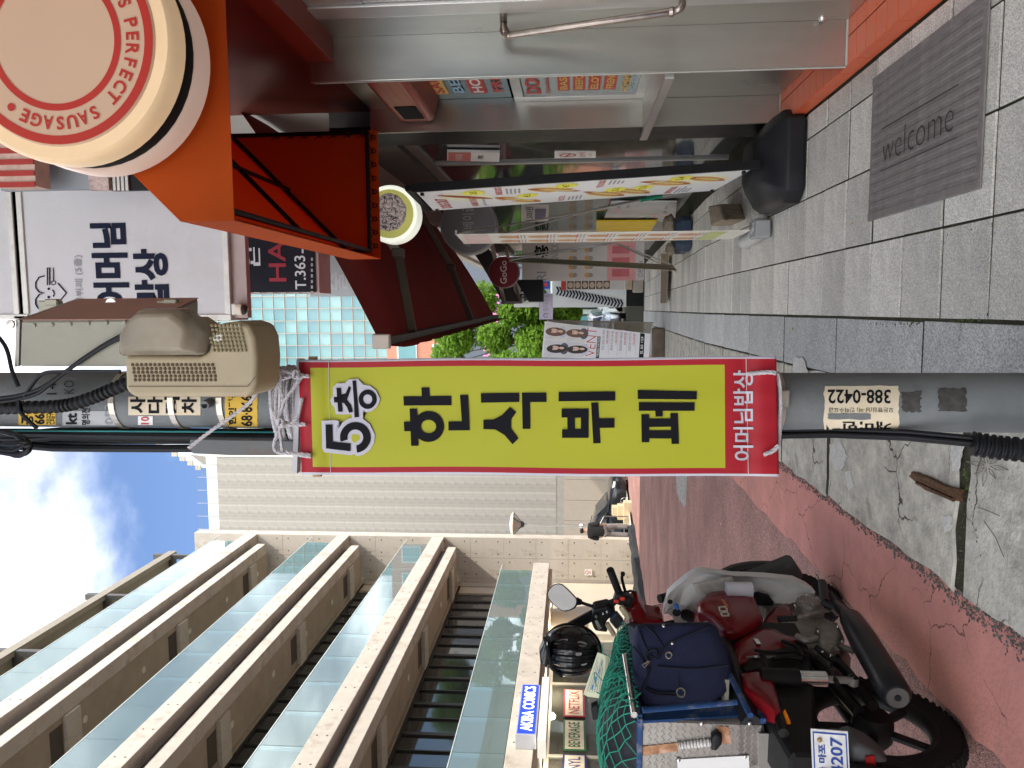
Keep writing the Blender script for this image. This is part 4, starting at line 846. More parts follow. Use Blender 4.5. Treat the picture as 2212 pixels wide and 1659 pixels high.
b0 = onY(1405, 721, 13.0); obj('side_sheet', MB().quad(onY(1180, 693, 13.5), onY(1405, 722, 13.0), onY(1410, 696, 14.1), onY(1185, 690, 13.6)), mat('clear side sheet', (.42, .38, .33), .3, alpha=.75), T); obj('easel_leg', MB().tube([onY(1182, 693, 13.5), onY(1412, 697, 14.1)], .012, 6), steel2, T)
obj('base_block', MB().bx((b0.x-.55, 12.9, tz(13)), (b0.x+.1, 13.3, b0.z-.05)), mat('brown base', (.12, .09, .07), .8, var=.3), T, bevel=.02)
# ================================================================== left side: concrete office building
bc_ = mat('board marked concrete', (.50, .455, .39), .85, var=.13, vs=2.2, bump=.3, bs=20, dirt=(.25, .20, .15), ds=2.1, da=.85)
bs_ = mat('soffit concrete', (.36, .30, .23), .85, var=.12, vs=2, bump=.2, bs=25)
hole = mat('tie hole', (.08, .07, .06), .9, var=0)
balg = glass('teal balustrade glass', (.36, .48, .47), .02, .34, spec=.6)
wfr = mat('dark bronze frame', (.035, .031, .027), .45, metal=.3, var=.15)
wgl = mat('dark office glass', (.035, .036, .034), .06, var=.2, vs=1, spec=.9)
T = thing('concrete_office_building', 'long concrete office building with stacked balconies and teal glass balustrades', 'building', (-9, 14, 0))
LX, BX, WXX, YA, YE = -7.74, -7.93, -9.42, 2.0, 25.5
floors = [(5.70, 6.12), (9.02, 9.44), (12.30, 12.75)]
rng = lambda a, b, s: [a+s*i for i in range(int((b-a)/s+1e-6)+1)]
def holes(par, pts, n, r=.022):
    q = MB()
    for p in pts: q.ring([(.0002, .0015), (r, .0015)], p, n, 8)
    obj('tie_holes', q, hole, par, kind='stuff')
for k_, (z0, z1) in enumerate(floors):
    obj('floor_slab', MB().bx((WXX-1, YA, z0), (LX, YE, z1)), bc_, T, bevel=.008)
    holes(T, [(LX, y, z) for y in rng(YA+.3, YE-.2, .9) for z in (z0+.11, z1-.12)], (1, 0, 0))
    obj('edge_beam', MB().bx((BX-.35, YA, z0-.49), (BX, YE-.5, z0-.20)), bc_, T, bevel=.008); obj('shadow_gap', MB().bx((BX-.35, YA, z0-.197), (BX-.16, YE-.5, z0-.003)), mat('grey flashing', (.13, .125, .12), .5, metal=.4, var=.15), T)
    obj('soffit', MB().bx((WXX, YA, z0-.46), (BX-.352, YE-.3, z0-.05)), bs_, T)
    for y in rng(5.2, 25, 4.6):
        cb = obj('cross_beam', MB().bx((WXX+.05, y, z0-.56), (BX-.36, y+.45, z0-.465)), bc_, T)
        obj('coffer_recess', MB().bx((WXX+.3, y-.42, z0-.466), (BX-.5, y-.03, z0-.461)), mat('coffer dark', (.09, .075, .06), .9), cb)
    for y in rng(3.6, 25, 2.3): obj('ceiling_light', MB().ring([(.0002, -.012), (.075, -.01), (.085, 0)], (-8.75, y, z0-.465), (0, 0, 1), 16), mat('lamp cover', (.62, .58, .48), .4), T)
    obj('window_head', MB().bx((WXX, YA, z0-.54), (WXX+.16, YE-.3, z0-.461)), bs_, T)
allz = [(2.50, 5.30), (6.12, 8.62), (9.44, 11.90)]
pane0 = fr0 = None
for zi, (a, b) in enumerate(allz):
    top = [5.70, 9.02, 12.30][zi]-.54
    for i, y in enumerate(rng(3.0, 24.2, 1.3)):
        if fr0 is None or True:
            q = MB(); h0, h1 = a+.02, top
            for (y0, y1, zz0, zz1) in ((y, y+.06, h0, h1), (y+1.24, y+1.3, h0, h1), (y+.061, y+1.239, h1-.07, h1), (y+.061, y+1.239, h0, h0+.08), (y+.63, y+.67, h0+.081, h1-.071)): q.bx((WXX+.02, y0+.001, zz0), (WXX+.10, y1-.001, zz1))
            f_ = obj('window', q, wfr, T)
            obj('pane', MB().bx((WXX+.05, y+.061, h0+.081), (WXX+.056, y+.629, h1-.071)).bx((WXX+.05, y+.671, h0+.081), (WXX+.056, y+1.239, h1-.071)), wgl, f_)
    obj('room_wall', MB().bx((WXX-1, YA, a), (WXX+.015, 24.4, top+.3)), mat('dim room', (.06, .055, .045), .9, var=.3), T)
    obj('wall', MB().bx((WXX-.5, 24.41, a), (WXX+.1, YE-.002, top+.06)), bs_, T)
# glass balustrades: 1.2 m panels with small gaps
bz = [(2.52, 3.46), (6.13, 6.95), (9.45, 10.28), (12.76, 13.60)]
for (a, b) in bz:
    e_ = 22.9 if a < 3 else 25.35; base = None
    for y in rng(YA, e_-1.2, 1.2):
        if base is None: base = obj('glass_panel', MB().bx((LX-.06, y+.006, a), (LX-.045, y+1.194, b)), balg, T)
        else: clone(base, (0, y-YA, 0), T)
    obj('handrail', MB().bx((LX-.068, YA, b+.001), (LX-.038, e_, b+.016)), mat('pale glass edge', (.62, .68, .64), .3, metal=.2), T)
# end wall, facing us, in formwork panels
ew = obj('end_wall', MB().bx((-10.4, YE+.03, -1.2), (LX, YE+.42, 14.6)), bc_, T)
zrow = [-.75, .35, 1.45, 2.55, 3.65, 4.8, 5.9, 7.0, 8.1, 9.2, 10.3, 11.4, 12.5]; xs = [-9.9, -9.18, -8.46, -7.742]
for i, (a, b) in enumerate(zip(zrow, zrow[1:])):
    for x0, x1 in zip(xs, xs[1:]):
        q = MB(); q.bx((x0+.004, YE+.005, a+.004), (x1-.004, YE+.031, b-.004)); p_ = obj('concrete_panel', q, bc_, ew)
        holes(p_, [(x, YE+.005, z) for x in (x0+.14, x1-.14) for z in (a+.2, b-.2)], (0, -1, 0), .025)
# canopy slab, storefront below
obj('canopy', MB().bx((-9.4, YA, 2.02), (LX, 22.98, 2.50)), bc_, T, bevel=.01)
holes(T, [(LX, y, z) for y in rng(YA+.3, 22.8, .9) for z in (2.13, 2.38)], (1, 0, 0))
beige = mat('beige panel wall', (.56, .50, .40), .7, var=.06, vs=1)
obj('ceiling_board', MB().bx((-9.6, YA, 1.93), (-7.9, 22.9, 2.015)), beige, T)
obj('shop_back_wall', MB().bx((-10, YA, -1.0), (-9.25, 25.4, 1.925)), beige, T)
for y in rng(5, 22, 2.0): obj('downlight', MB().ring([(.0002, -.006), (.05, -.006), (.055, 0)], (-8.3, y, 1.929), (0, 0, 1), 12), mat('lit downlight', (1, .72, .35), .5, var=0, emit=6), T)
for y in (11, 14, 17, 20):
    l_ = bpy.data.lights.new('downlight_lamp', 'POINT'); l_.energy = 13; l_.color = (1, .86, .66); l_.shadow_soft_size = .08; lo = bpy.data.objects.new('downlight_lamp', l_); COL.objects.link(lo); lo.parent = T; lo.location = V((-8.45, y, 1.80))-WP[T.name]
shopg = glass('storefront glass', (.66, .66, .58), .03, .16)
for a, b in ((10.2, 11.6), (11.66, 14.6), (14.66, 17.6), (17.66, 20.0)):
    obj('shop_window', MB().bx((-8.92, a, -.6), (-8.91, b, 1.80)), shopg, T)
    obj('window_post', MB().bx((-8.96, b, -1.0), (-8.88, b+.058, 1.92)), mat('pale metal frame', (.62, .60, .54), .45, metal=.3), T)
obj('window_rail', MB().bx((-8.95, 10.2, 1.801), (-8.89, 20, 1.90)), MATS['pale metal frame'], T)
obj('wall_return', MB().bx((-9.2, 20.06, -1), (-8.7, 21.5, 1.925)), beige, T); obj('wall_return', MB().bx((-9.2, 9.2, -.5), (-8.5, 10.14, 1.925)), beige, T)
for j in range(26):                      # ribbed curtain behind the shop glass
    obj('curtain_fold', MB().bx((-9.12, 11.7+.115*j, -.6), (-9.06, 11.755+.115*j, 1.4)), mat('green grey curtain', (.50, .54, .46), .8), T)
for s, mt, y0, y1 in (('NETFLIX', rtx, 16.1, 17.3), ('BEVERAGE', mat('sign green', (.03, .16, .06), .5), 14.8, 15.95), ('VINYL', mat('sign navy', (.02, .03, .22), .5), 13.8, 14.65)):
    S = thing('window_sign', {'N': 'cream sign reading NETFLIX with a red border in the shop window', 'B': 'cream sign reading BEVERAGE with a green border in the shop window', 'V': 'cream sign reading VINYL with a navy border in the shop window'}[s[0]], 'sign', (-8.86, y0, 1.1))
    obj('border', MB().bx((-8.88, y0, 1.05), (-8.865, y1, 1.52)), mt, S); obj('face', MB().bx((-8.864, y0+.04, 1.09), (-8.858, y1-.04, 1.48)), mat('cream face', (.74, .70, .60), .5), S)
    text(s, (-8.856, y0+.1, 1.17), (0, y1-y0-.2, 0), (0, 0, .24), mt, S, bold=.012, lift=.002)
S = thing('shop_light_box', 'blue light box sign with white capitals reading AKIBA COMICS', 'sign', (-7.5, 14.5, 2))
a, b = onX(1120, 1585, -7.45), onX(1153, 1478, -7.45)
obj('casing', MB().bx((-7.735, a.y, b.z-.13), (-7.46, b.y, a.z+.06)), mat('silver casing', (.48, .49, .52), .4, metal=.3), S, bevel=.006)
obj('face', MB().bx((-7.459, a.y+.03, b.z-.10), (-7.45, b.y-.03, a.z+.03)), mat('lit blue face', (.012, .035, .62), .4, var=.02, emit=.7), S)
text('AKIBA COMICS', (-7.447, a.y+.10, b.z-.055), (0, b.y-a.y-.20, 0), (0, 0, a.z-b.z+.04), mat('lit white letters', (.8, .82, .9), .5, var=0, emit=.6), S, bold=.022, lift=.002)
obj('entrance_shelf', MB().bx((-7.72, a.y-.3, 1.78), (-7.36, b.y+.15, 1.93)), mat('white shelf', (.66, .65, .62), .5), label='white steel ledge under the blue light box sign', cat='ledge', bevel=.006)
S = thing('anime_poster', 'brown picture poster in a white frame on the beige shop wall', 'poster', (-8.45, 9.7, .5))
obj('frame', MB().bx((-8.495, 9.35, .35), (-8.47, 9.95, 1.15)), whp, S); obj('picture', MB().bx((-8.469, 9.40, .42), (-8.462, 9.90, 1.10)), mat('sepia picture', (.24, .14, .07), .5, var=.7, vs=9), S)
S = thing('wall_sign', 'small white no smoking notice on the concrete end wall', 'sign', onY(1268, 1235, YE)); f = bil(onY(1279, 1243, YE-.02), onY(1279, 1230, YE-.02), onY(1263, 1230, YE-.02), onY(1263, 1243, YE-.02)); slab(f, .012, whp, S, 'plate'); obj('red_circle', MB().ring([(.05, 0), (.065, 0)], f(.5, .68, .004), f.n, 20), red_, S); obj('bar', MB().bar(f(.35, .6, .004), f(.65, .78, .004), .012, .002), red_, S); ftext(f, '금연', .25, .15, .75, .38, red_, S)
# shop interior goods
for i in range(9):
    y = 15+.28*i; obj('goods_box', MB().bx((-9.2, y, -.2+.0), (-9.0, y+.24, .55+random.uniform(-.1, .2))), mat('goods %d' % (i % 4), [(.5, .35, .3), (.3, .33, .4), (.55, .5, .4), (.4, .2, .22)][i % 4], .6, var=.5, vs=14), label=['rosy', 'slate blue', 'cream', 'maroon'][i % 4]+' boxed comic goods on display behind the shop glass', cat='box', group='boxes in the comics shop')
# penthouse and roof frame
T2 = T
obj('penthouse_wall', MB().bx((-12, YA, 12.76), (-10.6, 22.5, 15.1)), mat('brown panel', (.22, .19, .15), .7, var=.1), T)
obj('roof_canopy', MB().bx((-11, YA, 15.02), (-8.35, 24.7, 15.12)), mat('olive soffit', (.22, .20, .15), .7, var=.06), T)
dk = mat('dark steel section', (.085, .082, .075), .5, metal=.4, var=.1)
obj('roof_beam', MB().bx((-8.349, YA, 14.93), (-8.20, 24.9, 15.2)), mat('taupe fascia', (.26, .23, .18), .6), T)
for y in rng(6.0, 24.7, 3.7):
    obj('roof_post', MB().bx((-8.36, y, 12.76), (-8.22, y+.14, 14.925)), dk, T); obj('post_cap', MB().bx((-8.37, y-.01, 15.205), (-8.21, y+.15, 15.55)), dk, T)
    obj('cross_rail', MB().bx((-10.6, y, 14.80), (-8.365, y+.12, 15.015)), dk, T)
    obj('roof_lamp', MB().tube([(-8.7, y+.9, 14.93), (-8.7, y+1.35, 14.93)], .06, 10), blackm, T)
for y in (9.9, 13.6): 
    q = MB(); n = 24; q.add([V((-8.5+.05*math.sin(i*1.3), y+.25+1.2*i/n, z)) for z in (13.0, 15.0) for i in range(n+1)], [(i, i+1, n+2+i, n+1+i) for i in range(n)]); obj('rolled_curtain', q, mat('pinkish curtain', (.62, .52, .46), .8, var=.15, vs=3), T, smooth=True)
# ================================================================== buildings closing the view
tile_g = mat('ribbed grey tile', (.315, .295, .255), .8, var=.26, vs=6, bump=1.0, bs=6, st=(1, 1, .14))
T = thing('grey_tiled_building', 'plain grey building faced in ribbed stone tiles closing the street', 'building', (-9, 37, -1))
GY = 36.0; gx0, gx1 = -13.2, onY(470, 985, GY).x; zt = onY(470, 1050, GY).z; zb_ = onY(1218, 1100, GY).z
obj('wall', MB().bx((gx0, GY+.012, -2), (gx1-.02, GY+3, zt)), mat('tile backing', (.30, .28, .245), .9), T)
tb = None; th, tw = .49, .78
nz = int((zt-zb_)/th); 
for j in range(nz):
    for i in range(8):
        x = gx1-tw*(i+1); z = zt-th*(j+1)
        if tb is None: tb = obj('tile', MB().bx((x+.0012, GY, z+.0012), (x+tw-.0012, GY+.05, z+th-.0012)), tile_g, T); o0 = (x, z)
        else: 
            c = clone(tb, (x-o0[0], random.uniform(-.002, .002), z-o0[1]), T)
wc = mat('cream coping', (.78, .72, .60), .7, var=.05)
obj('coping', MB().bx((gx1-.019, GY-.05, zb_-.3), (gx1+.35, GY+3, zt+.05)), wc, T)
obj('roof_parapet', MB().prism([(gx1+.351, GY, zt+.05), (gx1+.351, GY, zt-3), (gx1+.351, GY+9, zt-1.2), (gx1+.351, GY+9, zt+3.2)], (.3, 0, 0)), wc, T)
lowp = mat('taupe cladding', (.36, .31, .245), .7, var=.05)
for i in range(9): obj('clad_panel', MB().bx((gx1-1.0*(i+1)+.008, GY-.02, -2), (gx1-1.0*i-.008, GY+.055, zb_-.01)), lowp, T)
# white stepped building and glass tower
teal = [mat('teal pane %d' % i, c, .12, var=.12, vs=.35, spec=.8) for i, c in enumerate(((.11, .28, .29), (.075, .22, .25), (.17, .34, .34)))]
mull = mat('cream mullion', (.38, .35, .29), .6, var=.05)
T = thing('glass_tower', 'tall office tower with a cream grid and teal glass panes', 'building', (0, 62, -2))
TY = 60.0; px_ = TY/FOC; tx0, tx1 = -13.5, 6.0; tz0, tz1 = onY(838, 800, TY).z, 30.0
obj('core', MB().bx((tx0, TY+.25, -3), (tx1, TY+14, tz1)), mat('tower core', (.3, .34, .34), .8), T)
cw, ch = .98, .92; cols = int((tx1-tx0)/cw); rows_ = int((tz1-tz0)/ch)
pb = [None]*3; random.seed(3)
cnt = 0
for j in range(rows_):
    for i in range(cols):
        x, z = tx0+cw*i, tz0+ch*j; u = random.choice((0, 0, 1, 2)); vis = (-4.2 < x and x < 1.6 and z < 28.5) or (-12.8 < x < -9.6 and 25 < z)
        if not vis or cnt > 290: continue
        cnt += 1
        if pb[u] is None: pb[u] = (obj('pane', MB().bx((x+.03, TY+.08, z+.03), (x+cw-.03, TY+.14, z+ch-.03)), teal[u], T), (x, z))
        else: clone(pb[u][0], (x-pb[u][1][0], 0, z-pb[u][1][1]), T)
obj('pane_field', MB().bx((tx0, TY+.15, tz0), (tx1, TY+.249, tz1)), teal[0], T, kind='stuff')
for i in range(cols+1): obj('mullion', MB().bx((tx0+cw*i-.028, TY-.02, tz0), (tx0+cw*i+.028, TY+.149, tz1)), mull, T)
for j in range(rows_+1): obj('transom', MB().bx((tx0, TY+.02, tz0+ch*j-.022), (tx1, TY+.148, tz0+ch*j+.022)), mull, T)
T = thing('brick_red_block', 'low brick red and white building below the glass tower', 'building', (0, 56, -2))
a = onY(836, 780, 57); b = onY(950, 640, 57); obj('wall', MB().bx((-9, 57, -3), (8, 59.5, a.z)), mat('salmon brick', (.55, .24, .16), .8, var=.1), T)
for i in range(8):
    x = -8+2.1*i
    for z in (a.z-1.7, a.z-4.4): 
        w_ = obj('window', MB().bx((x, 56.93, z-.6), (x+1.3, 56.998, z+.9)), whp, T); obj('pane', MB().bx((x+.1, 56.90, z-.5), (x+1.2, 56.929, z+.8)), teal[0], w_)
obj('white_band', MB().bx((-9, 56.8, b.z-3), (8, 56.92, b.z)), mat('white band', (.7, .68, .62), .7), T)
T = thing('pink_sign_building', 'dark building front carrying upright pink and white neon lettering', 'building', (1.5, 52, -2))
a = onY(1010, 655, 52); b = onY(1120, 600, 52); obj('wall', MB().bx((-4.6, 52, -3), (5, 54, a.z+2)), mat('slate front', (.13, .15, .18), .6, var=.1), T)
text('HONDAICHA', onY(1068, 770, 51.9), (4.6, 0, -.5), (0, 0, .8), mat('pink letters', (.65, .22, .38), .5, emit=.15), T, bold=.03); text('PREMIUM', onY(1098, 735, 51.9), (3.2, 0, -.4), (0, 0, .7), whp, T, bold=.03)
# high terrace tower top left of the glass tower (white panels)
T = thing('white_panel_tower', 'white panelled tower top leaning behind the grey tiled building', 'building', (-16, 80, 0))
P = [onY(x, y, 78) for x, y in ((326, 952), (428, 1010), (470, 1010), (470, 952))]
obj('wall', MB().prism(P, (0, 6, 0)), mat('pale blue panel', (.55, .62, .66), .4, metal=.2, var=.08), T)
for i in range(7):
    u = i/6; p = onY(326, 952, 77.98).lerp(onY(428, 1010, 77.98), u); obj('panel_edge', MB().box(p, (.5, .12, .6)), mull, T)
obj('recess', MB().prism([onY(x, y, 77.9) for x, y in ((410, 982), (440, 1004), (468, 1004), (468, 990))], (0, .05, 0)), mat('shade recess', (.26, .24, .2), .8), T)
T = thing('terrace_building', 'pale tiled parapet building with roof railing behind the grey tiled wall', 'building', (-14, 44, 0))
a = onY(452, 1145, 44); b = onY(458, 975, 44); obj('wall', MB().bx((a.x, 44, -3), (b.x, 46, a.z)), mat('pale parapet', (.62, .64, .58), .5, var=.04), T)
for i in range(7):
    p = onY(452, 975+28*i, 43.98); obj('panel_joint', MB().box(p-V((0, 0, .5)), (.04, .02, 1.1)), mull, T); obj('rail_post', MB().tube([p, p+V((0, 0, .75))], .012, 5), MATS['aluminium frame'], T)
for dz in (.4, .75): obj('rail', MB().tube([onY(452, 1150, 43.98)+V((0, 0, dz)), onY(452, 975, 43.98)+V((0, 0, dz))], .011, 5), MATS['aluminium frame'], T)
# teal shopfront at the bottom of the street
T = thing('corner_shop', 'pale teal fronted shop where the street meets the cross road', 'building', (0, 46, -2))
obj('wall', MB().bx((-4.5, 47, -3), (6, 50, 2.6)), mat('pale teal wall', (.50, .60, .56), .6, var=.05), T)
for i in range(5):
    w_ = obj('window', MB().bx((-3.8+1.9*i, 46.9, -.2), (-2.2+1.9*i, 46.98, 1.5)), wfr, T); obj('pane', MB().bx((-3.7+1.9*i, 46.86, -.1), (-2.3+1.9*i, 46.899, 1.4)), teal[1], w_)
# ================================================================== trees
leafm = translucent(mat('sunlit leaf', (.12, .23, .022), .6, var=.5, vs=1.6), (.22, .40, .03), .4); leafm.node_tree.nodes['Principled BSDF'].inputs['Subsurface Weight'].default_value = 0
barkm = mat('bark', (.09, .07, .05), .9, var=.3, vs=6)
def tree(label, base, hgt, rad, n, seed, lf=.16):
    rnd = random.Random(seed); base = V(base); T = thing('tree', label, 'tree', base, 'street trees')
    tr = MB().tube([base, base+V((.1, 0, hgt*.35)), base+V((0, .1, hgt*.6))], .2, 8, rr=[hgt*.028, hgt*.02, hgt*.012])
    cl = []
    for i in range(30):
        t = rnd.uniform(0, 6.28); r = rad*math.sqrt(rnd.random()); z = hgt*rnd.uniform(.30, .97); s = 1-abs(z/hgt-.62)*1.1
        c = base+V((math.cos(t)*r*s, math.sin(t)*r*s, z)); cl.append((c, rad*rnd.uniform(.26, .46)))
        tr.tube([base+V((0, 0, z*.55)), c], .03, 5, rr=[hgt*.004, hgt*.0015])
    obj('trunk', tr, barkm, T)
    q = MB()
    for i in range(n):
        c, r = rnd.choice(cl); d = V((rnd.gauss(0, 1), rnd.gauss(0, 1), rnd.gauss(0, 1))).normalized()*r*rnd.random()**.4
        p = c+d; u = V((rnd.gauss(0, 1), rnd.gauss(0, 1), rnd.gauss(0, .6))).normalized(); w_ = u.orthogonal().normalized()*rnd.choice((1, -1)); s = lf*rnd.uniform(.6, 1.3)
        q.quad(p-u*s, p+w_*s*.5, p+u*s, p-w_*s*.5)
    obj('crown', q, leafm, T)
tree('broad bright green street tree beyond the salon easel', (-1.35, 33, tz(33)), 8.3, 2.1, 30000, 11, .12)
tree('taller bright green tree half hidden by the yellow banner', (-4.6, 38, tz(38)), 9.5, 2.4, 8000, 12, .15)
tree('green roof garden tree peeping over the concrete building roof', (-11.6, 10.5, 12.7), 4.6, 1.2, 2500, 13, .09)
# ================================================================== utility pole, its boxes and the hanging banner
PY, PR = 2.2, .0825
pa, pb_ = onY(2200, 870, PY), onY(0, 863, PY)
galv = mat('galvanised pole', (.185, .195, .195), .62, metal=.25, var=.18, vs=3, bump=.2, bs=60, dirt=(.12, .12, .115), ds=4, da=.7)
def pole_c(z): t = (z-pa.z)/(pb_.z-pa.z); return V((pa.x+(pb_.x-pa.x)*t, PY, z))
def pole_surf(px, py, eps=.0015, r=PR):
    """point of the pole's surface seen at a picture position"""
    d = ray(px, py); z = H+d.z*(PY/d.y)
    for _ in range(3):
        c = pole_c(z); A = d.x**2+d.y**2; B = -2*(d.x*c.x+d.y*c.y); C_ = c.x**2+c.y**2-(r+eps)**2; D = B*B-4*A*C_
        t = (-B-math.sqrt(D))/(2*A) if D > 0 else -B/(2*A)
        z = H+d.z*t
    return CAM+d*t
T = thing('utility_pole', 'grey galvanised steel utility pole covered in stickers with cables down its side', 'utility pole', (pole_c(0).x, PY, 0)); POLE = T
obj('shaft', MB().tube([pole_c(-.1), pole_c(2.0), pole_c(6.5)], PR, 32), galv, T, smooth=True)
def psticker(px0, py0, px1, py1, mt, nm='sticker', eps=.0015, jag=0):
    q = MB(); nx, ny = 8, 12; P = []
    for i in range(nx+1):
        for j in range(ny+1):
            x = px0+(px1-px0)*i/nx; y = py0+(py1-py0)*j/ny
            if jag and i in (0, nx): x += random.uniform(-jag, jag)
            if jag and j in (0, ny): y += random.uniform(-jag, jag)*.7
            P.append(pole_surf(x, y, eps))
    q.add(P, [(i*(ny+1)+j, i*(ny+1)+j+1, (i+1)*(ny+1)+j+1, (i+1)*(ny+1)+j) for i in range(nx) for j in range(ny)]); return obj(nm, q, mt, POLE, smooth=True)
def ptext(s, px_top, px_bot, py_l, py_r, mt, par, bold=.02, eps=.003):
    vs_, fs, a_ = glyphs(s, bold, 2); q = MB(); q.add([pole_surf(px_bot+(px_top-px_bot)*b, py_l+(py_r-py_l)*a, eps) for a, b in vs_], fs); return obj('lettering', q, mt, par)
def ptext_r(s, px0, px1, py_b, py_t, mt, par, bold=.02, eps=.003):   # reads up the pole
    vs_, fs, a_ = glyphs(s, bold, 2); q = MB(); q.add([pole_surf(px0+(px1-px0)*a, py_b+(py_t-py_b)*b, eps) for a, b in vs_], fs); return obj('lettering', q, mt, par)
cre = mat('cream sticker', (.70, .60, .44), .6, var=.08, vs=12, dirt=(.5, .33, .13), ds=10, da=.5); yst = mat('yellow sticker', (.68, .43, .06), .5, var=.1)
s_ = psticker(1780, 834, 1942, 930, cre, jag=2.2)
ptext_r('388-0422', 1924, 1788, 841, 872, blk, s_, .02); ptext_r('모든행임(남·여) 인력수요급', 1930, 1790, 879, 891, blk, s_, .005); ptext_r('개미인력', 1926, 1785, 911, 929, blk, s_, .03)
psticker(1788, 893, 1880, 906, galv, 'torn_patch', .004, jag=2)
for a in ((1948, 845, 1990, 890), (2028, 838, 2088, 888)): psticker(*a, mat('old glue patch', (.07, .065, .06), .8, var=.4, vs=40), 'glue_patch', jag=3)
s_ = psticker(277, 857, 433, 897, cre); 
for i, ch in enumerate('사다리차'): ptext(ch, 281+37*i, 314+37*i, 893, 857, blk, s_, .035)
s_ = psticker(486, 838, 556, 922, yst, jag=1)
ptext('한인력공', 493, 510, 918, 842, blk, s_, .03); ptext('68·8666', 520, 545, 921, 843, blk, s_, .02)
s_ = psticker(40, 892, 120, 918, yst); ptext('공', 46, 72, 917, 897, blk, s_, .03); ptext('66', 74, 96, 917, 894, blk, s_, .03); ptext('근로급구', 100, 118, 917, 893, blk, s_, .01)
s_ = psticker(135, 888, 250, 919, mat('grey number label', (.42, .42, .42), .4), eps=.0012); ptext('kt', 142, 166, 917, 893, blk, s_, .03); ptext('명의전', 176, 194, 918, 882, blk, s_, .02); ptext('052', 226, 244, 918, 872, gry_, s_, .01)
ptext('14', 100, 122, 852, 826, blk, T, -.01); ptext('KO', 138, 160, 850, 822, blk, T, -.012)
s_ = psticker(298, 899, 330, 918, whp); ptext('10', 304, 322, 917, 900, red_, s_)
def pband(px, w_, mt, nm='steel_band'):
    z = onY(px, 868, PY-PR).z; obj(nm, MB().ring([(PR+.001, -w_/2), (PR+.004, -w_/2), (PR+.004, w_/2), (PR+.001, w_/2)], pole_c(z), (0, 0, 1), 32, close=True), mt, POLE)
for px in (240, 368, 473): pband(px, .017, mat('steel strap', (.5, .45, .38), .35, metal=.8, var=.2, vs=20))
pband(1690, .02, MATS['steel strap']); obj('clamp_screw', MB().box(pole_surf(1690, 860)+V((0, -.012, 0)), (.05, .03, .026)), MATS['steel strap'], T, bevel=.004)
obj('pipe_stub', MB().tube([pole_surf(452, 870), pole_surf(452, 870)+V((-.004, -.03, 0))], .013, 12), galv, T); obj('stub_hole', MB().ring([(.0002, .0), (.009, 0)], pole_surf(452, 870)+V((-.004, -.0305, 0)), (0, 1, 0), 12), blk, T)
# cables down the left side
cabm = mat('black cable', (.012, .012, .014), .45, var=.2)
for i, (dx, dy, r) in enumerate(((-.100, -.02, .012), (-.118, .0, .014), (-.108, .03, .013), (-.132, .02, .011), (-.097, .005, .009), (-.14, -.005, .012))):
    pts = [pole_c(z)+V((dx+.006*math.sin(z*2.1+i), dy+.006*math.cos(z*1.7+i), 0)) for z in [1.05+.17*j for j in range(12)]]+[pole_c(z)+V((dx-.004*(z-2.75), dy, 0)) for z in (3.0, 3.5, 4.2, 5.5)]
    obj('cable', MB().tube(pts, r, 8), cabm, T, smooth=True)
tealc = mat('teal cable', (.03, .20, .20), .5)
obj('cable', MB().tube([pole_c(z)+V((-.088, -.045, 0)) for z in (1.1, 1.6, 2.2, 3.5, 5)], .003, 6), tealc, T)
# lower cable bundle leaves the pole in a ridged sleeve
lp = [pole_c(1.05)+V((-.09, -.01, 0)), onY(1800, 931, 2.16), onY(1960, 937, 2.13), onY(2080, 948, 2.08), onY(2212, 962, 2.06), onY(2320, 970, 2.05)]
for k_ in range(4): obj('cable', MB().tube([p+V((-.007*k_+.006, .008*(k_ % 2), 0)) for p in lp], .006, 8), cabm, T, smooth=True)
sl = cr_spline([onY(2100, 958, 2.07), onY(2150, 966, 2.06), onY(2212, 972, 2.05), onY(2330, 985, 2.05)], 14)
obj('ridged_sleeve', MB().tube(sl, .03, 14, rr=[.027+.006*(i % 4 < 2) for i in range(len(sl))]), cabm, T, smooth=True)
# loose tangle of cables at the top
rnd = random.Random(5)
for k_ in range(9):
    p0 = onY(-60, 960+rnd.uniform(-20, 20), 2.1); p1 = onY(20+rnd.uniform(0, 25), 970+rnd.uniform(-14, 18), 2.05); p2 = onY(58+rnd.uniform(-12, 6), 955+rnd.uniform(-6, 12), 2.05); p3 = onY(20, 935, 2.1)
    obj('cable', MB().tube(cr_spline([p0, p1, p2, p3, onY(-60, 925, 2.12)], 6), rnd.uniform(.004, .009), 7), cabm, T, smooth=True)
for pts in ([(0, 868), (40, 862), (80, 850), (110, 828), (160, 790), (230, 745), (275, 725)], [(0, 860), (40, 854), (85, 840), (125, 815), (175, 778), (230, 742), (272, 720)], [(-40, 690), (10, 745), (26, 800), (40, 835)], [(52, 858), (66, 836), (92, 808), (140, 803), (260, 803)], [(40, 856), (42, 885), (58, 905), (80, 925)]):
    obj('cable', MB().tube(cr_spline([onY(x, y, 1.98) for x, y in pts], 6), .0055, 7), cabm, T, smooth=True)
cd = cr_spline([onY(x, y, 2.0) for x, y in ((-60, 882), (0, 881), (60, 880), (120, 878), (160, 872), (205, 857), (245, 840), (290, 822))], 16)
obj('ridged_conduit', MB().tube(cd, .018, 12, rr=[.0155+.0035*(i % 4 < 2) for i in range(len(cd))]), cabm, T, smooth=True)
# grey strap plate beside the pole under the rope
q = MB(); q.prism([onY(x, y, 2.1) for x, y in ((410, 948), (640, 952), (640, 984), (500, 984), (415, 980), (408, 965))], (0, .012, 0)); br = obj('side_plate', q, mat('rusty grey plate', (.15, .155, .155), .6, metal=.2, var=.2, dirt=(.16, .06, .02), ds=5, da=.8), T, bevel=.003)
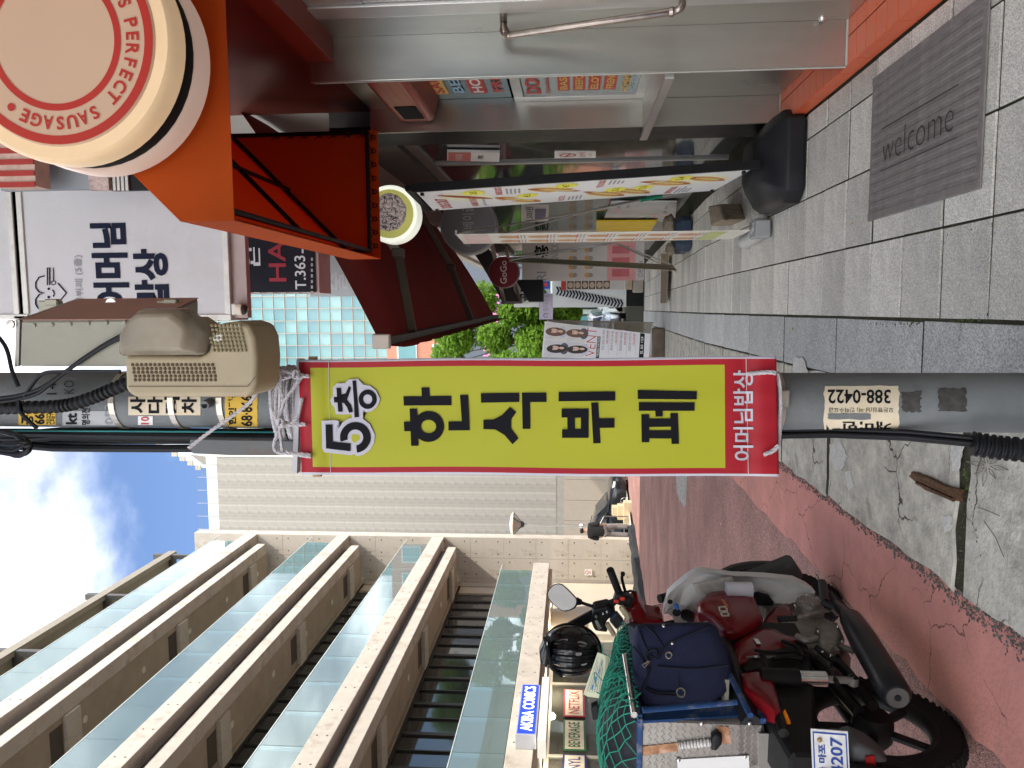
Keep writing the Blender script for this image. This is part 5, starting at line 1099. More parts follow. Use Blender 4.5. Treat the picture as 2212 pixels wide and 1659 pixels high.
# --- beige cabinet
T = thing('pole_cabinet', 'beige steel cabinet with latches strapped high on the utility pole', 'cabinet', onY(300, 740, 2.1))
cabp = mat('beige cabinet paint', (.36, .345, .28), .55, var=.1, vs=3, dirt=(.2, .17, .13), ds=4, da=.4)
f00, f01, f11, f10 = onY(330, 692, 1.99), onY(330, 792, 1.99), onY(42, 792, 1.99), onY(45, 694, 1.99)
bo = V((.06, .26, 0)); q = MB(); q.prism([f00, f01, f11, f10], bo); obj('casing', q, cabp, T, bevel=.004)
q = MB(); q.prism([f10+V((.004, -.002, .012)), f11+V((0, -.002, .012)), f11+V((0, -.002, .0015)), f10+V((.004, -.002, .0015))], bo*1.02); obj('lid', q, mat('dull steel lid', (.36, .35, .32), .5, metal=.4, var=.15), T)
obj('lid_bolt', MB().ring([(.0002, .008), (.012, .006), (.013, 0)], onY(24, 700, 1.985), (0, -1, 0), 12), steel2, T)
side = mat('salmon side paint', (.40, .23, .18), .6, var=.12, vs=4); q = MB(); q.prism([f00+V((.0015, .004, 0)), f00+bo+V((.0015, 0, 0)), f10+bo+V((.0015, 0, 0)), f10+V((.0015, .004, 0))], (.003, 0, 0)); obj('side_panel', q, side, T)
for px in (110, 365): 
    p = onY(px, 662, 2.2); obj('latch', MB().box(p, (.035, .03, .06)).box(p+V((.012, -.012, -.015)), (.02, .02, .04)), mat('dull latch', (.34, .32, .25), .5, metal=.4), T, bevel=.003)
p = onY(240, 657, 2.2); obj('hasp', MB().ring([(.006, -.002), (.017, -.002), (.017, .002), (.006, .002)], p, (0, 1, 0), 14, close=True).box(p+V((-.012, 0, -.012)), (.02, .03, .02)), steel2, T)
for i in range(6): obj('rivet', MB().ring([(.0002, .004), (.005, .003), (.006, 0)], onY(74+39*i, 703-1.3*i, 1.989), (0, -1, 0), 10), cabp, T, smooth=True)
# --- vented meter housing with a smoked cover
T = thing('vented_meter_box', 'beige plastic box with round vent holes and a smoked cover on the pole', 'meter box', onY(540, 800, 1.9))
bei = mat('yellowed plastic', (.44, .36, .235), .5, var=.08, vs=4, dirt=(.3, .22, .13), ds=5, da=.4)
Pm = [onY(x, y, 1.84) for x, y in ((268, 768), (270, 838), (276, 850), (292, 858), (530, 858), (546, 848), (554, 828), (556, 775), (552, 730), (540, 702), (512, 693), (470, 700), (448, 762), (430, 770))]
obj('housing', MB().prism(Pm, (0, .16, 0)), bei, T, bevel=.012, seg=4, smooth=True)
obj('seam', MB().prism([onY(x, y, 1.8385) for x, y in ((278, 834), (278, 836), (535, 836), (552, 815), (551, 813), (534, 834))], (0, .001, 0)), mat('seam shade', (.2, .15, .1), .7), T)
q = MB()
for j in range(5):
    for i in range(19): q.ring([(.0002, .0012), (.0028, .001), (.0045, .0)], onY(286+9.6*i+(j % 2)*1.5+j*1.5, 788+8.2*j, 1.8385), (0, -1, 0), 8)
obj('vent_holes', q, mat('vent shade', (.13, .09, .055), .8), T, kind='stuff')
q = MB()
for j in range(7):
    for i in range(9):
        x = 462+i*8.5-j*2; y = 757-j*9
        if 455 < x < 540 and y > 700: q.ring([(.0045, 0), (.004, .003), (.0002, .0045)], onY(x, y, 1.8385), (0, -1, 0), 8)
obj('studs', q, mat('olive plastic', (.30, .25, .14), .5), T, smooth=True, kind='stuff')
obj('paper_label', MB().prism([onY(x, y, 1.8375) for x, y in ((458, 728), (478, 719), (484, 732), (464, 741))], (0, .001, 0)), whp, T)
smk = mat('smoked cover', (.34, .29, .215), .16, var=.25, vs=5, alpha=.72, dirt=(.45, .42, .36), ds=7, da=.5)
rg = [[onY(x, y, 1.86) for x, y in ((274, 768), (276, 724), (296, 690), (322, 666), (414, 666), (446, 690), (462, 712), (450, 766))]]
c_ = sum(rg[0], V())/8; rg.append([c_+(p-c_)*.985+V((0, -.03, 0)) for p in rg[0]]); rg.append([c_+(p-c_)*.93+V((0, -.05, -.002)) for p in rg[0]]); rg.append([c_+(p-c_)*.72+V((.0, -.075, .006)) for p in rg[0]])
obj('smoked_cover', MB().loft(rg), smk, T, bevel=.008, seg=3, smooth=True)
obj('cover_back', MB().prism([onY(x, y, 1.885) for x, y in ((300, 766), (305, 715), (330, 685), (410, 685), (462, 720), (470, 800), (300, 800))], (0, .10, 0)), bei, T)
obj('inner_dial', MB().bx(c_+V((-.05, -.03, -.05)), c_+V((.04, -.005, .06))), mat('dim brass dial', (.42, .28, .13), .5, var=.4, vs=12), T)
obj('green_tape', MB().box(onY(555, 768, 1.9), (.04, .03, .022)), MATS['green tape'], T)
# ================================================================== rope
ropem = mat('white nylon rope', (.58, .55, .56), .7, var=.12, vs=60, bump=.4, bs=400)
def rope(pts, r=.0062, n=8):
    pts = cr_spline(pts, n); q = MB(); L = 0
    for ph in (0, math.pi*2/3, math.pi*4/3):
        out = []; L = 0; up = None
        for i, p in enumerate(pts):
            t = (pts[min(i+1, len(pts)-1)]-pts[max(i-1, 0)]).normalized(); up = t.orthogonal().normalized() if up is None else (up-t*up.dot(t)).normalized(); b = t.cross(up)
            if i: L += (p-pts[i-1]).length
            a = ph+L*150; out.append(p+(up*math.cos(a)+b*math.sin(a))*r*.48)
        q.tube(out, r*.58, 5)
    return q
T = thing('white_rope', 'white nylon rope wound many times round the pole above the banner', 'rope', pole_c(2.1)); rnd = random.Random(2)
def loopz(px): return onY(px, 880, 2.1).z
for k_ in range(15):
    zr = loopz(566+k_*5.0+rnd.uniform(-5, 5)); zl = loopz(588+k_*3.4+rnd.uniform(-5, 5)); pts = []; ex = .116+.014*rnd.random(); ey = .092+.006*(k_ % 3)+.006*rnd.random(); sag = rnd.uniform(-.012, .016)
    for i in range(25):
        a = 2*math.pi*i/24; c = pole_c(zr); t = .5-.5*math.cos(a)
        pts.append(V((c.x-.026+math.cos(a)*ex, PY+math.sin(a)*ey, zr+(zl-zr)*t-sag*max(0, -math.sin(a)))))
    obj('rope_turn', rope(pts, .0058, 3), ropem, T)
def rp(*pp, Y=2.03, r=.0058): obj('rope_strand', rope([onY(x, y, Y) for x, y in pp], r, 6), ropem, T)
rp((408, 968), (450, 935), (500, 900), (548, 860), (555, 820), (545, 780), Y=2.0)
rp((610, 800), (632, 806), (655, 812), (668, 812)); rp((612, 870), (640, 830), (655, 808)); rp((608, 800), (606, 850), (604, 900), (612, 920), (640, 905), (652, 860))
rp((603, 905), (620, 915), (635, 918), (660, 916)); rp((600, 930), (592, 965), (605, 978), (640, 980), (672, 983)); rp((618, 975), (645, 982), (672, 986)); rp((572, 790), (560, 780), (556, 772))
rp((590, 815), (612, 860), (600, 905), (585, 880)); rp((630, 812), (600, 830), (596, 900), (604, 925), (610, 975))
for (x, y) in ((606, 912), (640, 808)):
    obj('rope_knot', rope([onY(x+6*math.cos(a), y+8*math.sin(a), 2.02-.004*math.sin(2*a)) for a in [i*.9 for i in range(9)]], .0056, 5), ropem, T)
rp((1612, 808), (1635, 806), (1662, 804), (1676, 806)); rp((1650, 982), (1668, 975), (1682, 962)); rp((1678, 806), (1684, 830), (1686, 880), (1684, 930), (1682, 962), Y=2.06)
# ================================================================== banner
BY = 2.045
T = thing('hanging_banner', 'yellow vertical banner with red border and black Korean letters tied to the pole', 'banner', onY(1680, 900, BY))
corner = {(0, 0): (648.5, 772), (0, 1): (661, 1025), (1, 0): (1672, 765), (1, 1): (1682, 1030)}
def bpx(px, py):                       # straighten the slight lean of the cloth
    return px, py
def wav(px, py):
    d = .0016*math.sin(px*.021+py*.013)+.0012*math.sin(py*.045+px*.006)
    for c in (712, 1614): d += .0045*math.exp(-((px-c-(py-900)*.02)/16)**2)
    if px < 712: d -= .004*math.sin((712-px)/62*math.pi)
    if px > 1614: d -= .006*math.sin((px-1614)/66*math.pi)+.002*math.sin(py*.12)
    return d
def bpt(px, py, lift=0.):
    return onY(px, py, BY+wav(px, py)-lift)
byel = mat('banner yellow', (.43, .43, .028), .5, var=.03, vs=3, bump=.05, bs=500); bred = mat('banner red', (.38, .016, .026), .5, var=.03, vs=3); bwh = mat('banner white edge', (.54, .52, .58), .5, var=.02)
xs_ = [648, 660, 673]+[673+(712-673)*i/3 for i in (1, 2, 3)]+[712+(1566-712)*i/40 for i in range(1, 41)]+[1578, 1590, 1602, 1614, 1626, 1638, 1650, 1662, 1674, 1680]
ys_ = [773, 778.5, 791]+[791+(1010-791)*i/16 for i in range(1, 17)]+[1022, 1027]
q = MB(); P = []; fs = []; mi = []
for x in xs_:
    for y in ys_:
        sh = (y-900)/255*11*(1 if x < 1200 else .9)            # the cloth hangs a touch crooked
        yy = y+(-3+6*(x-648)/1032)*((y-900)/128)+math.sin(x*.011)*1.2
        P.append(bpt(x+sh*(1 if x < 700 or x > 1600 else .25)*.6, yy))
ny = len(ys_)
q.v = P
for i in range(len(xs_)-1):
    for j in range(ny-1):
        q.f.append((i*ny+j, i*ny+j+1, (i+1)*ny+j+1, (i+1)*ny+j)); xm = (xs_[i]+xs_[i+1])/2; ym = (ys_[j]+ys_[j+1])/2
        q.mi.append(2 if (ym < 778.5 or ym > 1022) else (0 if (791 < ym < 1010 and 673 < xm < 1566) else 1))
cl = obj('cloth', q, [byel, bred, bwh], T, smooth=True); sd = cl.modifiers.new('thick', 'SOLIDIFY'); sd.thickness = .0012; sd.offset = -1
inkb = mat('banner ink', (.010, .010, .013), .6, var=0, spec=.1); seam_ = mat('seam thread', (.6, .58, .55), .7, var=0)
def A1(x, y): return (553+x/4, 829.5+y/4)
def A2(x, y): return (1106+x/4, 829.5+y/4)
def bflat(px, py, lift=0.): return onY(px, py, BY-.0045-lift)
def poly(name, pts, mt=inkb, lift=.003, hole_=None, at_=None):
    bpt = at_ or globals()['bpt']
    q = MB()
    if hole_ is None:
        bm = bmesh.new(); vs_ = [bm.verts.new((x, y, 0)) for x, y in pts]; bm.faces.new(vs_); bmesh.ops.triangulate(bm, faces=bm.faces); bm.verts.index_update()
        q.add([bpt(v.co.x, v.co.y, lift) for v in bm.verts], [tuple(v.index for v in f.verts) for f in bm.faces]); bm.free()
    else:
        n = len(pts); q.add([bpt(x, y, lift) for x, y in pts]+[bpt(x, y, lift) for x, y in hole_], [(i, (i+1) % n, n+(i+1) % n, n+i) for i in range(n)])
    return q
def glyph(name, *qs):
    m = MB()
    for k_ in qs: b = len(m.v); m.v += k_.v; m.f += [tuple(b+i for i in f) for f in k_.f]; m.mi += [0]*len(k_.f)
    return obj('lettering', m, inkb, T)
def S1(*p): return poly('', [A1(*a) for a in p])
def S2(*p): return poly('', [A2(*a) for a in p])
el = lambda cx, cy, rx, ry, n=28: [(cx+rx*math.cos(2*math.pi*i/n), cy+ry*math.sin(2*math.pi*i/n)) for i in range(n)]
c1 = A1(1490, 368)
glyph('han', S1((1272, 107), (1685, 103), (1688, 184), (1277, 187)), S1((1428, 30), (1497, 30), (1500, 106.5), (1432, 106.5)), S1((1277, 325), (1355, 325), (1355, 408), (1280, 408)), S1((1327, 213), (1390, 213), (1405, 535), (1340, 535)), poly('', el(*c1, 33.5, 33.5), hole_=el(*c1, 16.5, 14.5)), S1((1762, 95), (1830, 93), (1846, 400), (1662, 402), (1662, 325), (1778, 322)))
glyph('sik', poly('', [(1038.5, 849.5), (1121.5, 848.5), (1121.5, 868.5), (1039, 870)]), poly('', [(1044, 907), (1066, 906), (1084, 897), (1101, 879), (1115, 890), (1104, 906), (1092.5, 916), (1104, 926), (1120, 947), (1107, 960), (1090, 940), (1070, 928), (1044, 927)]), S2((85, 75), (295, 75), (297, 156), (155, 156), (158, 388), (92, 388)))
hb = [A2(543, 292), A2(595, 292), A2(595, 388), A2(543, 388)]; ob = [A2(478, 213), A2(662, 213), A2(662, 466), A2(478, 466)]
glyph('bwi', S2((402, 70), (892, 64), (892, 144), (402, 150)), poly('', ob, hole_=hb), S2((428, 213), (480, 213), (480, 290), (428, 290)), S2((432, 392), (480, 392), (480, 466), (432, 466)), S2((683, 162), (745, 160), (765, 512), (702, 514)), S2((750, 296), (885, 296), (885, 378), (752, 380)))
glyph('pe', S2((1085, 52), (1597, 62), (1597, 134), (1087, 130)), S2((1095, 157), (1578, 159), (1578, 232), (1095, 232)), S2((1237, 231), (1303, 231), (1303, 282), (1240, 282)), S2((1117, 262), (1185, 262), (1187, 504), (1120, 504)), S2((1367, 252), (1433, 252), (1443, 518), (1378, 518)), S2((1184, 298), (1372, 298), (1372, 370), (1186, 372)), S2((1186, 400), (1376, 400), (1376, 472), (1186, 470)))
def btext(s, px_t, px_b, py_l, py_r, mt, bold, lift):
    vs_, fs, a_ = glyphs(s, bold, 4); q = MB(); q.add([bpt(px_b+(px_t-px_b)*b, py_l+(py_r-py_l)*a, lift) for a, b in vs_], fs); obj('lettering', q, mt, T)
obj('lettering_halo', poly('', [A1(*p) for p in ((566, 318), (690, 312), (696, 420), (745, 335), (800, 298), (858, 290), (920, 298), (985, 350), (1027, 440), (1020, 510), (985, 570), (930, 610), (875, 625), (848, 605), (820, 615), (590, 590), (572, 560))], lift=.0002, at_=bflat), bwh, T)
obj('bowl_gap', poly('', [A1(*p) for p in ((822, 440), (850, 434), (893, 440), (893, 480), (850, 512), (828, 490))], lift=.0012, at_=bflat), byel, T)
oa = [A1(858+133*math.cos(R(a)), 462+133*math.sin(R(a))) for a in range(164, 447, 10)]; ia = [A1(858+68*math.cos(R(a)), 462+68*math.sin(R(a))) for a in range(164, 447, 10)]
q = MB(); n5 = len(oa); q.add([bflat(x, y, .0022) for x, y in oa+ia], [(i, i+1, n5+i+1, n5+i) for i in range(n5-1)])
for k_ in (poly('', [A1(*p) for p in ((600, 350), (660, 350), (664, 564), (605, 557))], lift=.0024, at_=bflat), poly('', [A1(*p) for p in ((655, 497), (735, 506), (818, 515), (816, 582), (655, 563))], lift=.0026, at_=bflat)): b_ = len(q.v); q.v += k_.v; q.f += [tuple(b_+i for i in f) for f in k_.f]; q.mi += [0]*len(k_.f)
obj('lettering', q, inkb, T)
obj('lettering_halo', poly('', [A1(*p) for p in ((640, 140), (665, 100), (664, 30), (700, -5), (770, -8), (800, -38), (880, -45), (930, 8), (985, 15), (1040, 60), (1072, 130), (1050, 190), (1000, 235), (950, 245), (925, 232), (925, 300), (830, 302), (825, 262), (790, 262), (760, 262), (690, 262), (676, 200), (650, 170))], lift=.0008, at_=bflat), bwh, T)
for pts in (((672, 112), (715, 112), (715, 160), (674, 160)), ((694, 33), (734, 33), (748, 240), (710, 240)), ((735, 92), (775, 80), (800, 18), (820, 32), (800, 100), (785, 135), (818, 180), (838, 240), (805, 250), (785, 200), (760, 165), (735, 158)), ((832, -30), (865, -30), (868, 40), (876, 130), (890, 285), (850, 290), (846, 150), (838, 40))):
    obj('lettering', poly('', [A1(*p) for p in pts], lift=.0028, at_=bflat), inkb, T)
cx_, cy_ = A1(964, 132); obj('lettering', poly('', el(cx_, cy_, 19.5, 21), lift=.0028, at_=bflat, hole_=el(cx_, cy_, 10, 10.5)), inkb, T)
btext('어머님밥상', 1584, 1627, 995, 800, bwh, .018, .003)
for px in (712, 1614):
    obj('seam', MB().tube([bpt(px+(y-900)*.02, y, .0012) for y in range(775, 1026, 10)], .0009, 4), seam_, T)
for (px, py) in ((660, 912), (662, 984), (1640, 806), (1655, 982)): pass
wood = mat('raw wood', (.45, .30, .16), .7, var=.2, vs=20)
for px in (680, 1648): obj('wooden_rod', MB().bar(onY(px-4, 770, BY+.012), onY(px+6, 1029, BY+.012), .022, .012, up=(0, 1, 0)), wood, T)
obj('wooden_batten', MB().bar(onY(640, 1020, BY+.03), onY(650, 775, BY+.03), .014, .03, up=(0, 1, 0)), mat('white batten', (.6, .58, .6), .6), T)
# ================================================================== delivery motorcycle
BO = V((-1.494, 2.70, -.014)); bf = V((.07, .9976, 0)).normalized(); br_ = V((bf.y, -bf.x, 0))
def bpos(s, t, z): return BO+bf*s+br_*t+V((0, 0, z))
def onT(px, py, t): return onP(px, py, BO+br_*t, br_)       # on a plane beside the bike
def onS(px, py, s): return onP(px, py, BO+bf*s, bf)         # on a plane across the bike
def RB(x, y): return (1404.4+x/6.0, 1179.5+y/6.0)
def RA(x, y): return (1152.1+x/8.0, 1206.9+y/8.0)
def R23(x, y): return (1106+x/4, 1244.25+y/4)
def R33(x, y): return (1659+x/4, 1244.25+y/4)
wine = mat('dark red motorcycle paint', (.19, .006, .010), .24, var=.12, vs=4, coat=.25, dirt=(.10, .03, .025), ds=7, da=.25)
tyre = mat('tyre rubber', (.010, .0097, .0095), .85, var=.3, vs=20, bump=.6, bs=90, dirt=(.03, .027, .024), ds=8, da=.5)
eng = mat('grimy engine alloy', (.27, .25, .225), .5, metal=.55, var=.35, vs=18, bump=.4, bs=60, dirt=(.05, .04, .03), ds=10, da=.8)
chrome = mat('pitted chrome', (.62, .60, .56), .2, metal=1, var=.2, vs=30)
frm = mat('sooty frame', (.009, .008, .0075), .55, var=.3, vs=12)
whs = mat('scuffed white shield', (.66, .66, .64), .42, var=.1, vs=5, dirt=(.24, .22, .19), ds=5, da=.5)
T = thing('delivery_motorcycle', 'worn dark red delivery motorcycle with a silver cargo box parked on the red road', 'motorcycle', BO); BK = T
def wheel(s, rad=.295, w_=.085, front=False):
    c = bpos(s, 0, rad); ax_ = br_
    q = MB().ring([(rad-.085, -w_*.42), (rad-.03, -w_*.5), (rad-.008, -w_*.33), (rad, -w_*.12), (rad, w_*.12), (rad-.008, w_*.33), (rad-.03, w_*.5), (rad-.085, w_*.42)], c, ax_, 48)
    W = obj('wheel', q, tyre, BK, smooth=True)
    q = MB().ring([(rad-.084, -.036), (rad-.10, -.03), (rad-.112, -.012), (rad-.112, .012), (rad-.10, .03), (rad-.084, .036)], c, ax_, 40); q.ring([(.0002, -.055), (.055, -.055), (.07, -.03), (.07, .03), (.055, .055), (.0002, .055)], c, ax_, 24)
    obj('rim', q, frm, W, smooth=True)
    for i in range(5):
        a = 2*math.pi*i/5+.3; u = bf*math.cos(a)+V((0, 0, 1))*math.sin(a); q = MB().bar(c+u*.06, c+u*(rad-.10), .035, .022, up=ax_); obj('spoke', q, frm, W, bevel=.006)
    q = MB()
    for i in range(60):
        a = 2*math.pi*i/60; u = bf*math.cos(a)+V((0, 0, 1))*math.sin(a)
        for sgn in (-1, 1): q.bar(c+u*(rad+.0005)+ax_*sgn*.004, c+u*(rad-.012)+ax_*sgn*.036, .014, .006, up=u)
    obj('tread_blocks', q, tyre, W, kind='stuff')
    return c
wc0 = wheel(0); BO = BO-br_*.07; wc1 = wheel(1.22); BO = BO+br_*.07
# frame and swing arm
def tb(nm, pts, r, mt=frm, n=10): return obj(nm, MB().tube(pts, r, n), mt, BK, smooth=True)
for t in (-.085, .085): tb('swing_arm', [bpos(0, t, .295), bpos(.25, t, .31), bpos(.5, t*.8, .36)], .02)
for t in (-.08, .08): tb('front_fork', [bpos(1.26, t, .295), bpos(1.05, t, .62), bpos(.86, t*.9, .95)], .021, frm)
tb('frame_tube', [bpos(.5, 0, .36), bpos(.62, 0, .62), bpos(.9, 0, .88)], .03); tb('frame_tube', [bpos(-.2, .1, .66), bpos(.2, .11, .62), bpos(.6, .09, .60)], .018); tb('frame_tube', [bpos(-.2, -.1, .66), bpos(.2, -.11, .62), bpos(.6, -.09, .60)], .018)
obj('under_seat_body', MB().loft([[bpos(s, x*w_, z0+(z1-z0)*y) for x, y in ((-1, 0), (1, 0), (1, .8), (.8, 1), (-.8, 1), (-1, .8))] for s, w_, z0, z1 in ((-.28, .08, .58, .66), (0, .11, .50, .70), (.3, .12, .42, .72), (.58, .11, .40, .70))]), frm, T, bevel=.01)
obj('seat', MB().loft([[bpos(s, math.cos(a)*w_, .72+z+math.sin(a)*.05) for a in [2*math.pi*i/14 for i in range(14)]] for s, w_, z in ((-.1, .10, .02), (.1, .13, .03), (.3, .13, .02), (.5, .10, .01), (.56, .05, .0))]), mat('black seat vinyl', (.02, .02, .022), .5, var=.2), T, smooth=True)
# exhaust
e0, e1, e2 = onT(*R33(600, 255), .15), onT(*R33(720, 380), .17), onT(*R33(1120, 1050), .19)
d_ = (e2-e1).normalized()
mfl = mat('satin black muffler', (.018, .0185, .02), .36, metal=.3, var=.2, vs=9)
MF = obj('muffler', MB().tube([e0-d_*.02, e0.lerp(e1, .6), e1, e1.lerp(e2, .3), e1.lerp(e2, .8), e2-d_*.02, e2+d_*.0], .05, 20, rr=[.018, .026, .046, .054, .054, .052, .04]), mfl, T, smooth=True)
obj('end_cap', MB().ring([(.0002, .0), (.009, .0), (.0095, -.02)], e2+d_*.004, d_, 14).ring([(.012, .001), (.036, .001), (.039, -.012)], e2+d_*.003, d_, 20), mat('grey end cap', (.09, .085, .08), .6, metal=.4), MF, smooth=True)
obj('outlet', MB().ring([(.0002, 0), (.010, 0)], e2+d_*.0055, d_, 12), blk, MF)
tb('exhaust_pipe', cr_spline([bpos(.75, .03, .40), bpos(.72, .12, .28), e0+bf*.12, e0], 6), .016, mfl)
# engine
ec = onT(*R33(330, 300), .06)
obj('crankcase', MB().loft([[bpos(s, x*w_, z0+(z1-z0)*y) for x, y in ((-1, .1), (-.6, 0), (.6, 0), (1, .1), (1, .8), (.7, 1), (-.7, 1), (-1, .8))] for s, w_, z0, z1 in ((.30, .06, .30, .42), (.38, .10, .24, .50), (.6, .11, .22, .50), (.74, .08, .26, .46))]), eng, T, bevel=.012, seg=2, smooth=True)
cc = onT(*R33(360, 210), .155)
obj('clutch_cover', MB().ring([(.0002, .0), (.05, .0), (.056, -.008), (.056, -.05), (.062, -.055), (.062, -.11)], cc, br_, 28), eng, T, smooth=True)
obj('cover_rib', MB().ring([(.0565, -.018), (.059, -.02), (.059, -.026), (.0565, -.028)], cc, br_, 28), eng, T, smooth=True)
for i in range(7): obj('cooling_fin', MB().box(bpos(.70+.022*i, .0, .40+.006*i), (.17, .010, .15), m=Matrix.Rotation(-.07, 3, 'Z')), eng, T)
g0 = onT(*R33(420, 470), .14)
obj('gear_cover', MB().puff([onT(*R33(x, y), .12) for x, y in ((405, 470), (520, 415), (600, 430), (660, 560), (600, 640), (540, 695), (460, 670), (430, 600), (445, 540))], br_, .03, .05), eng, T, smooth=True)
tb('brake_rod', [onT(*R33(600, 690), .10), onT(*R33(720, 850), .10), bpos(.04, .09, .22)], .007); tb('brake_arm', [onT(*R33(600, 600), .12), onT(*R33(740, 650), .12)], .012, eng)
tb('kick_lever', [onT(*R33(600, 330), .13), onT(*R33(555, 285), .17), onT(*R33(400, 325), .19), onT(*R33(245, 365), .19)], .0085, eng); tb('kick_rubber', [onT(*R33(245, 365), .19), onT(*R33(85, 372), .19)], .012, dark)
kp = cr_spline([onT(*R33(90, 372), .19), onT(*R33(240, 366), .19)], 18); obj('kick_grip', MB().tube(kp, .012, 10, rr=[.0115+.002*(i % 4 < 2) for i in range(len(kp))]), dark, T)
tb('foot_peg', [onT(*R33(540, 265), .20), onT(*R33(495, 230), .22), onT(*R33(470, 60), .23)], .019, dark); obj('brake_pedal', MB().bx(V(onS(*R33(395, -10), .62))-V((.02, .02, .012)), V(onS(*R33(455, 30), .62))+V((.02, .02, .012))), chrome, T, bevel=.006)
tb('stand_bar', [onT(*R33(540, 140), .16), onT(*R33(700, 300), .16)], .009, frm)
# shock absorber
s0, s1, s2, s3 = [onT(*R33(x, y), .13) for x, y in ((-60, 875), (270, 885), (500, 890), (735, 905))]
SH = obj('shock_absorber', MB().tube([s0, s1], .033, 16), frm, T, smooth=True); obj('chrome_sleeve', MB().tube([s1, s2], .028, 16), chrome, SH, smooth=True); obj('rod', MB().tube([s2, s3], .013, 12).ring([(.02, -.015), (.02, .015)], s3, br_, 16), eng, SH, smooth=True)
# small mechanical parts
for i in range(6):
    a = i*math.pi/3; obj('cover_bolt', MB().ring([(.0002, .006), (.0055, .005), (.006, 0)], cc+(bf*math.cos(a)+V((0, 0, 1))*math.sin(a))*.047, br_, 8), chrome, T)
hp_ = s0.lerp(s1, -.4); sp_ = []
for i in range(97):
    a = i*math.pi/6; c_ = s0.lerp(s1, i/96*.98-.3); u_ = (s1-s0).normalized().orthogonal().normalized(); w2 = (s1-s0).normalized().cross(u_); sp_.append(c_+(u_*math.cos(a)+w2*math.sin(a))*.038)
for pts, r_, m_ in ((((420, 620), (520, 700), (640, 760), (760, 900)), .012, frm), (((300, 640), (420, 700), (520, 800), (600, 930)), .009, frm), (((250, 520), (330, 560), (420, 540)), .014, eng), (((470, 420), (540, 470), (560, 560), (600, 640)), .006, eng), (((120, 560), (260, 620), (300, 700)), .008, frm), (((40, 720), (180, 700), (300, 720)), .010, frm), (((-120, 640), (60, 660), (240, 650)), .006, frm), (((-200, 820), (-40, 800), (120, 840), (260, 800)), .007, frm)):
    tb('hose', cr_spline([onT(*R33(x, y), .135) for x, y in pts], 6), r_, m_)
obj('carburettor', MB().box(onT(*R33(330, 620), .06), (.09, .08, .08), m=Matrix.Rotation(.2, 3, 'Y')), eng, T, bevel=.01, seg=2); obj('battery_box', MB().box(onT(*R33(-60, 700), .09), (.05, .14, .11)), mat('dark box lid', (.03, .028, .026), .5, var=.3), T, bevel=.008); obj('battery_strap', MB().box(onT(*R33(-60, 700), .118), (.004, .02, .12)), eng, T)
chp = [bpos(.0, .06, .295+.05), bpos(.25, .06, .33+.055), bpos(.45, .06, .36+.04)]; obj('chain_guard', MB().tube(chp, .024, 8), frm, T, smooth=True)
obj('sump_plug', MB().ring([(.0002, .012), (.012, .01), (.014, 0)], bpos(.5, .11, .30), br_, 8), chrome, T); obj('name_badge', MB().box(onT(*RB(1390, 1240), .13), (.004, .05, .018)), chrome, T)
for x, y in ((430, 480), (640, 570), (540, 690), (470, 660), (600, 440)): obj('case_bolt', MB().ring([(.0002, .006), (.005, .005), (.006, 0)], onT(*R33(x, y), .148), br_, 8), chrome, T)
obj('red_tail_fairing', MB().puff([onT(*R33(x, y), .12) for x, y in ((-240, 860), (-120, 830), (10, 850), (60, 960), (110, 1180), (60, 1200), (-60, 1100), (-200, 1000))], br_, .02, .05), wine, T, smooth=True)
# bodywork
tank = [onT(*RB(x, y), .10) for x, y in ((570, 830), (600, 790), (740, 680), (840, 650), (1000, 652), (1310, 668), (1375, 760), (1440, 930), (1460, 1000), (1440, 1060), (1370, 1115), (1230, 1195), (1110, 1218), (980, 1215), (910, 1180), (760, 1040), (640, 980), (590, 900))]
TK = obj('fuel_tank', MB().puff(tank, br_-bf*.35, .075, .12), wine, T, smooth=True)
em = MB(); 
def tline(pts, r=.004): em.tube([onT(*RB(x, y), .178) for x, y in pts], r, 6)
tline([(895, 795), (965, 785), (995, 815), (1000, 840), (905, 845), (895, 795)]); tline([(920, 870), (985, 855), (1010, 870), (1022, 900), (935, 905), (920, 870)])
obj('tank_emblem', em, mat('pale emblem', (.66, .63, .52), .4), TK); em = MB(); em.tube([onT(*RB(x, y), .176) for x, y in ((940, 700), (990, 770), (1010, 800))], .006, 6); obj('orange_stripe', em, mat('orange stripe', (.5, .12, .02), .4), TK)
obj('lower_side_cover', MB().puff([onT(*RB(x, y), .09) for x, y in ((1080, 1320), (1200, 1225), (1330, 1150), (1480, 1105), (1640, 1130), (1790, 1212), (1990, 1262), (1992, 1310), (1850, 1390), (1620, 1470), (1400, 1530), (1090, 1610), (1070, 1500))], br_, .035, .08), wine, T, smooth=True)
obj('side_cover', MB().puff([onT(*RB(x, y), .07) for x, y in ((1450, 1040), (1500, 940), (1640, 800), (1780, 770), (1850, 900), (1930, 1080), (1995, 1250), (1800, 1215), (1650, 1130), (1480, 1110))], br_, .03, .06), wine, T, smooth=True)
obj('cover_screw', MB().ring([(.0002, .003), (.008, .002), (.009, 0)], onT(*RB(1365, 1432), .128), br_, 10), chrome, T)
LS = [onS(*RB(x, y), .80) for x, y in ((180, 880), (190, 780), (215, 710), (240, 620), (330, 535), (480, 410), (600, 335), (690, 325), (1080, 385), (1500, 400), (1880, 440), (2050, 520), (2140, 590), (2130, 630), (1900, 720), (1640, 800), (1540, 850), (1400, 850), (1300, 880), (900, 900), (560, 960), (400, 1010), (320, 990), (270, 880))]
q = MB(); c = sum(LS, V())/len(LS); n_ = len(LS)
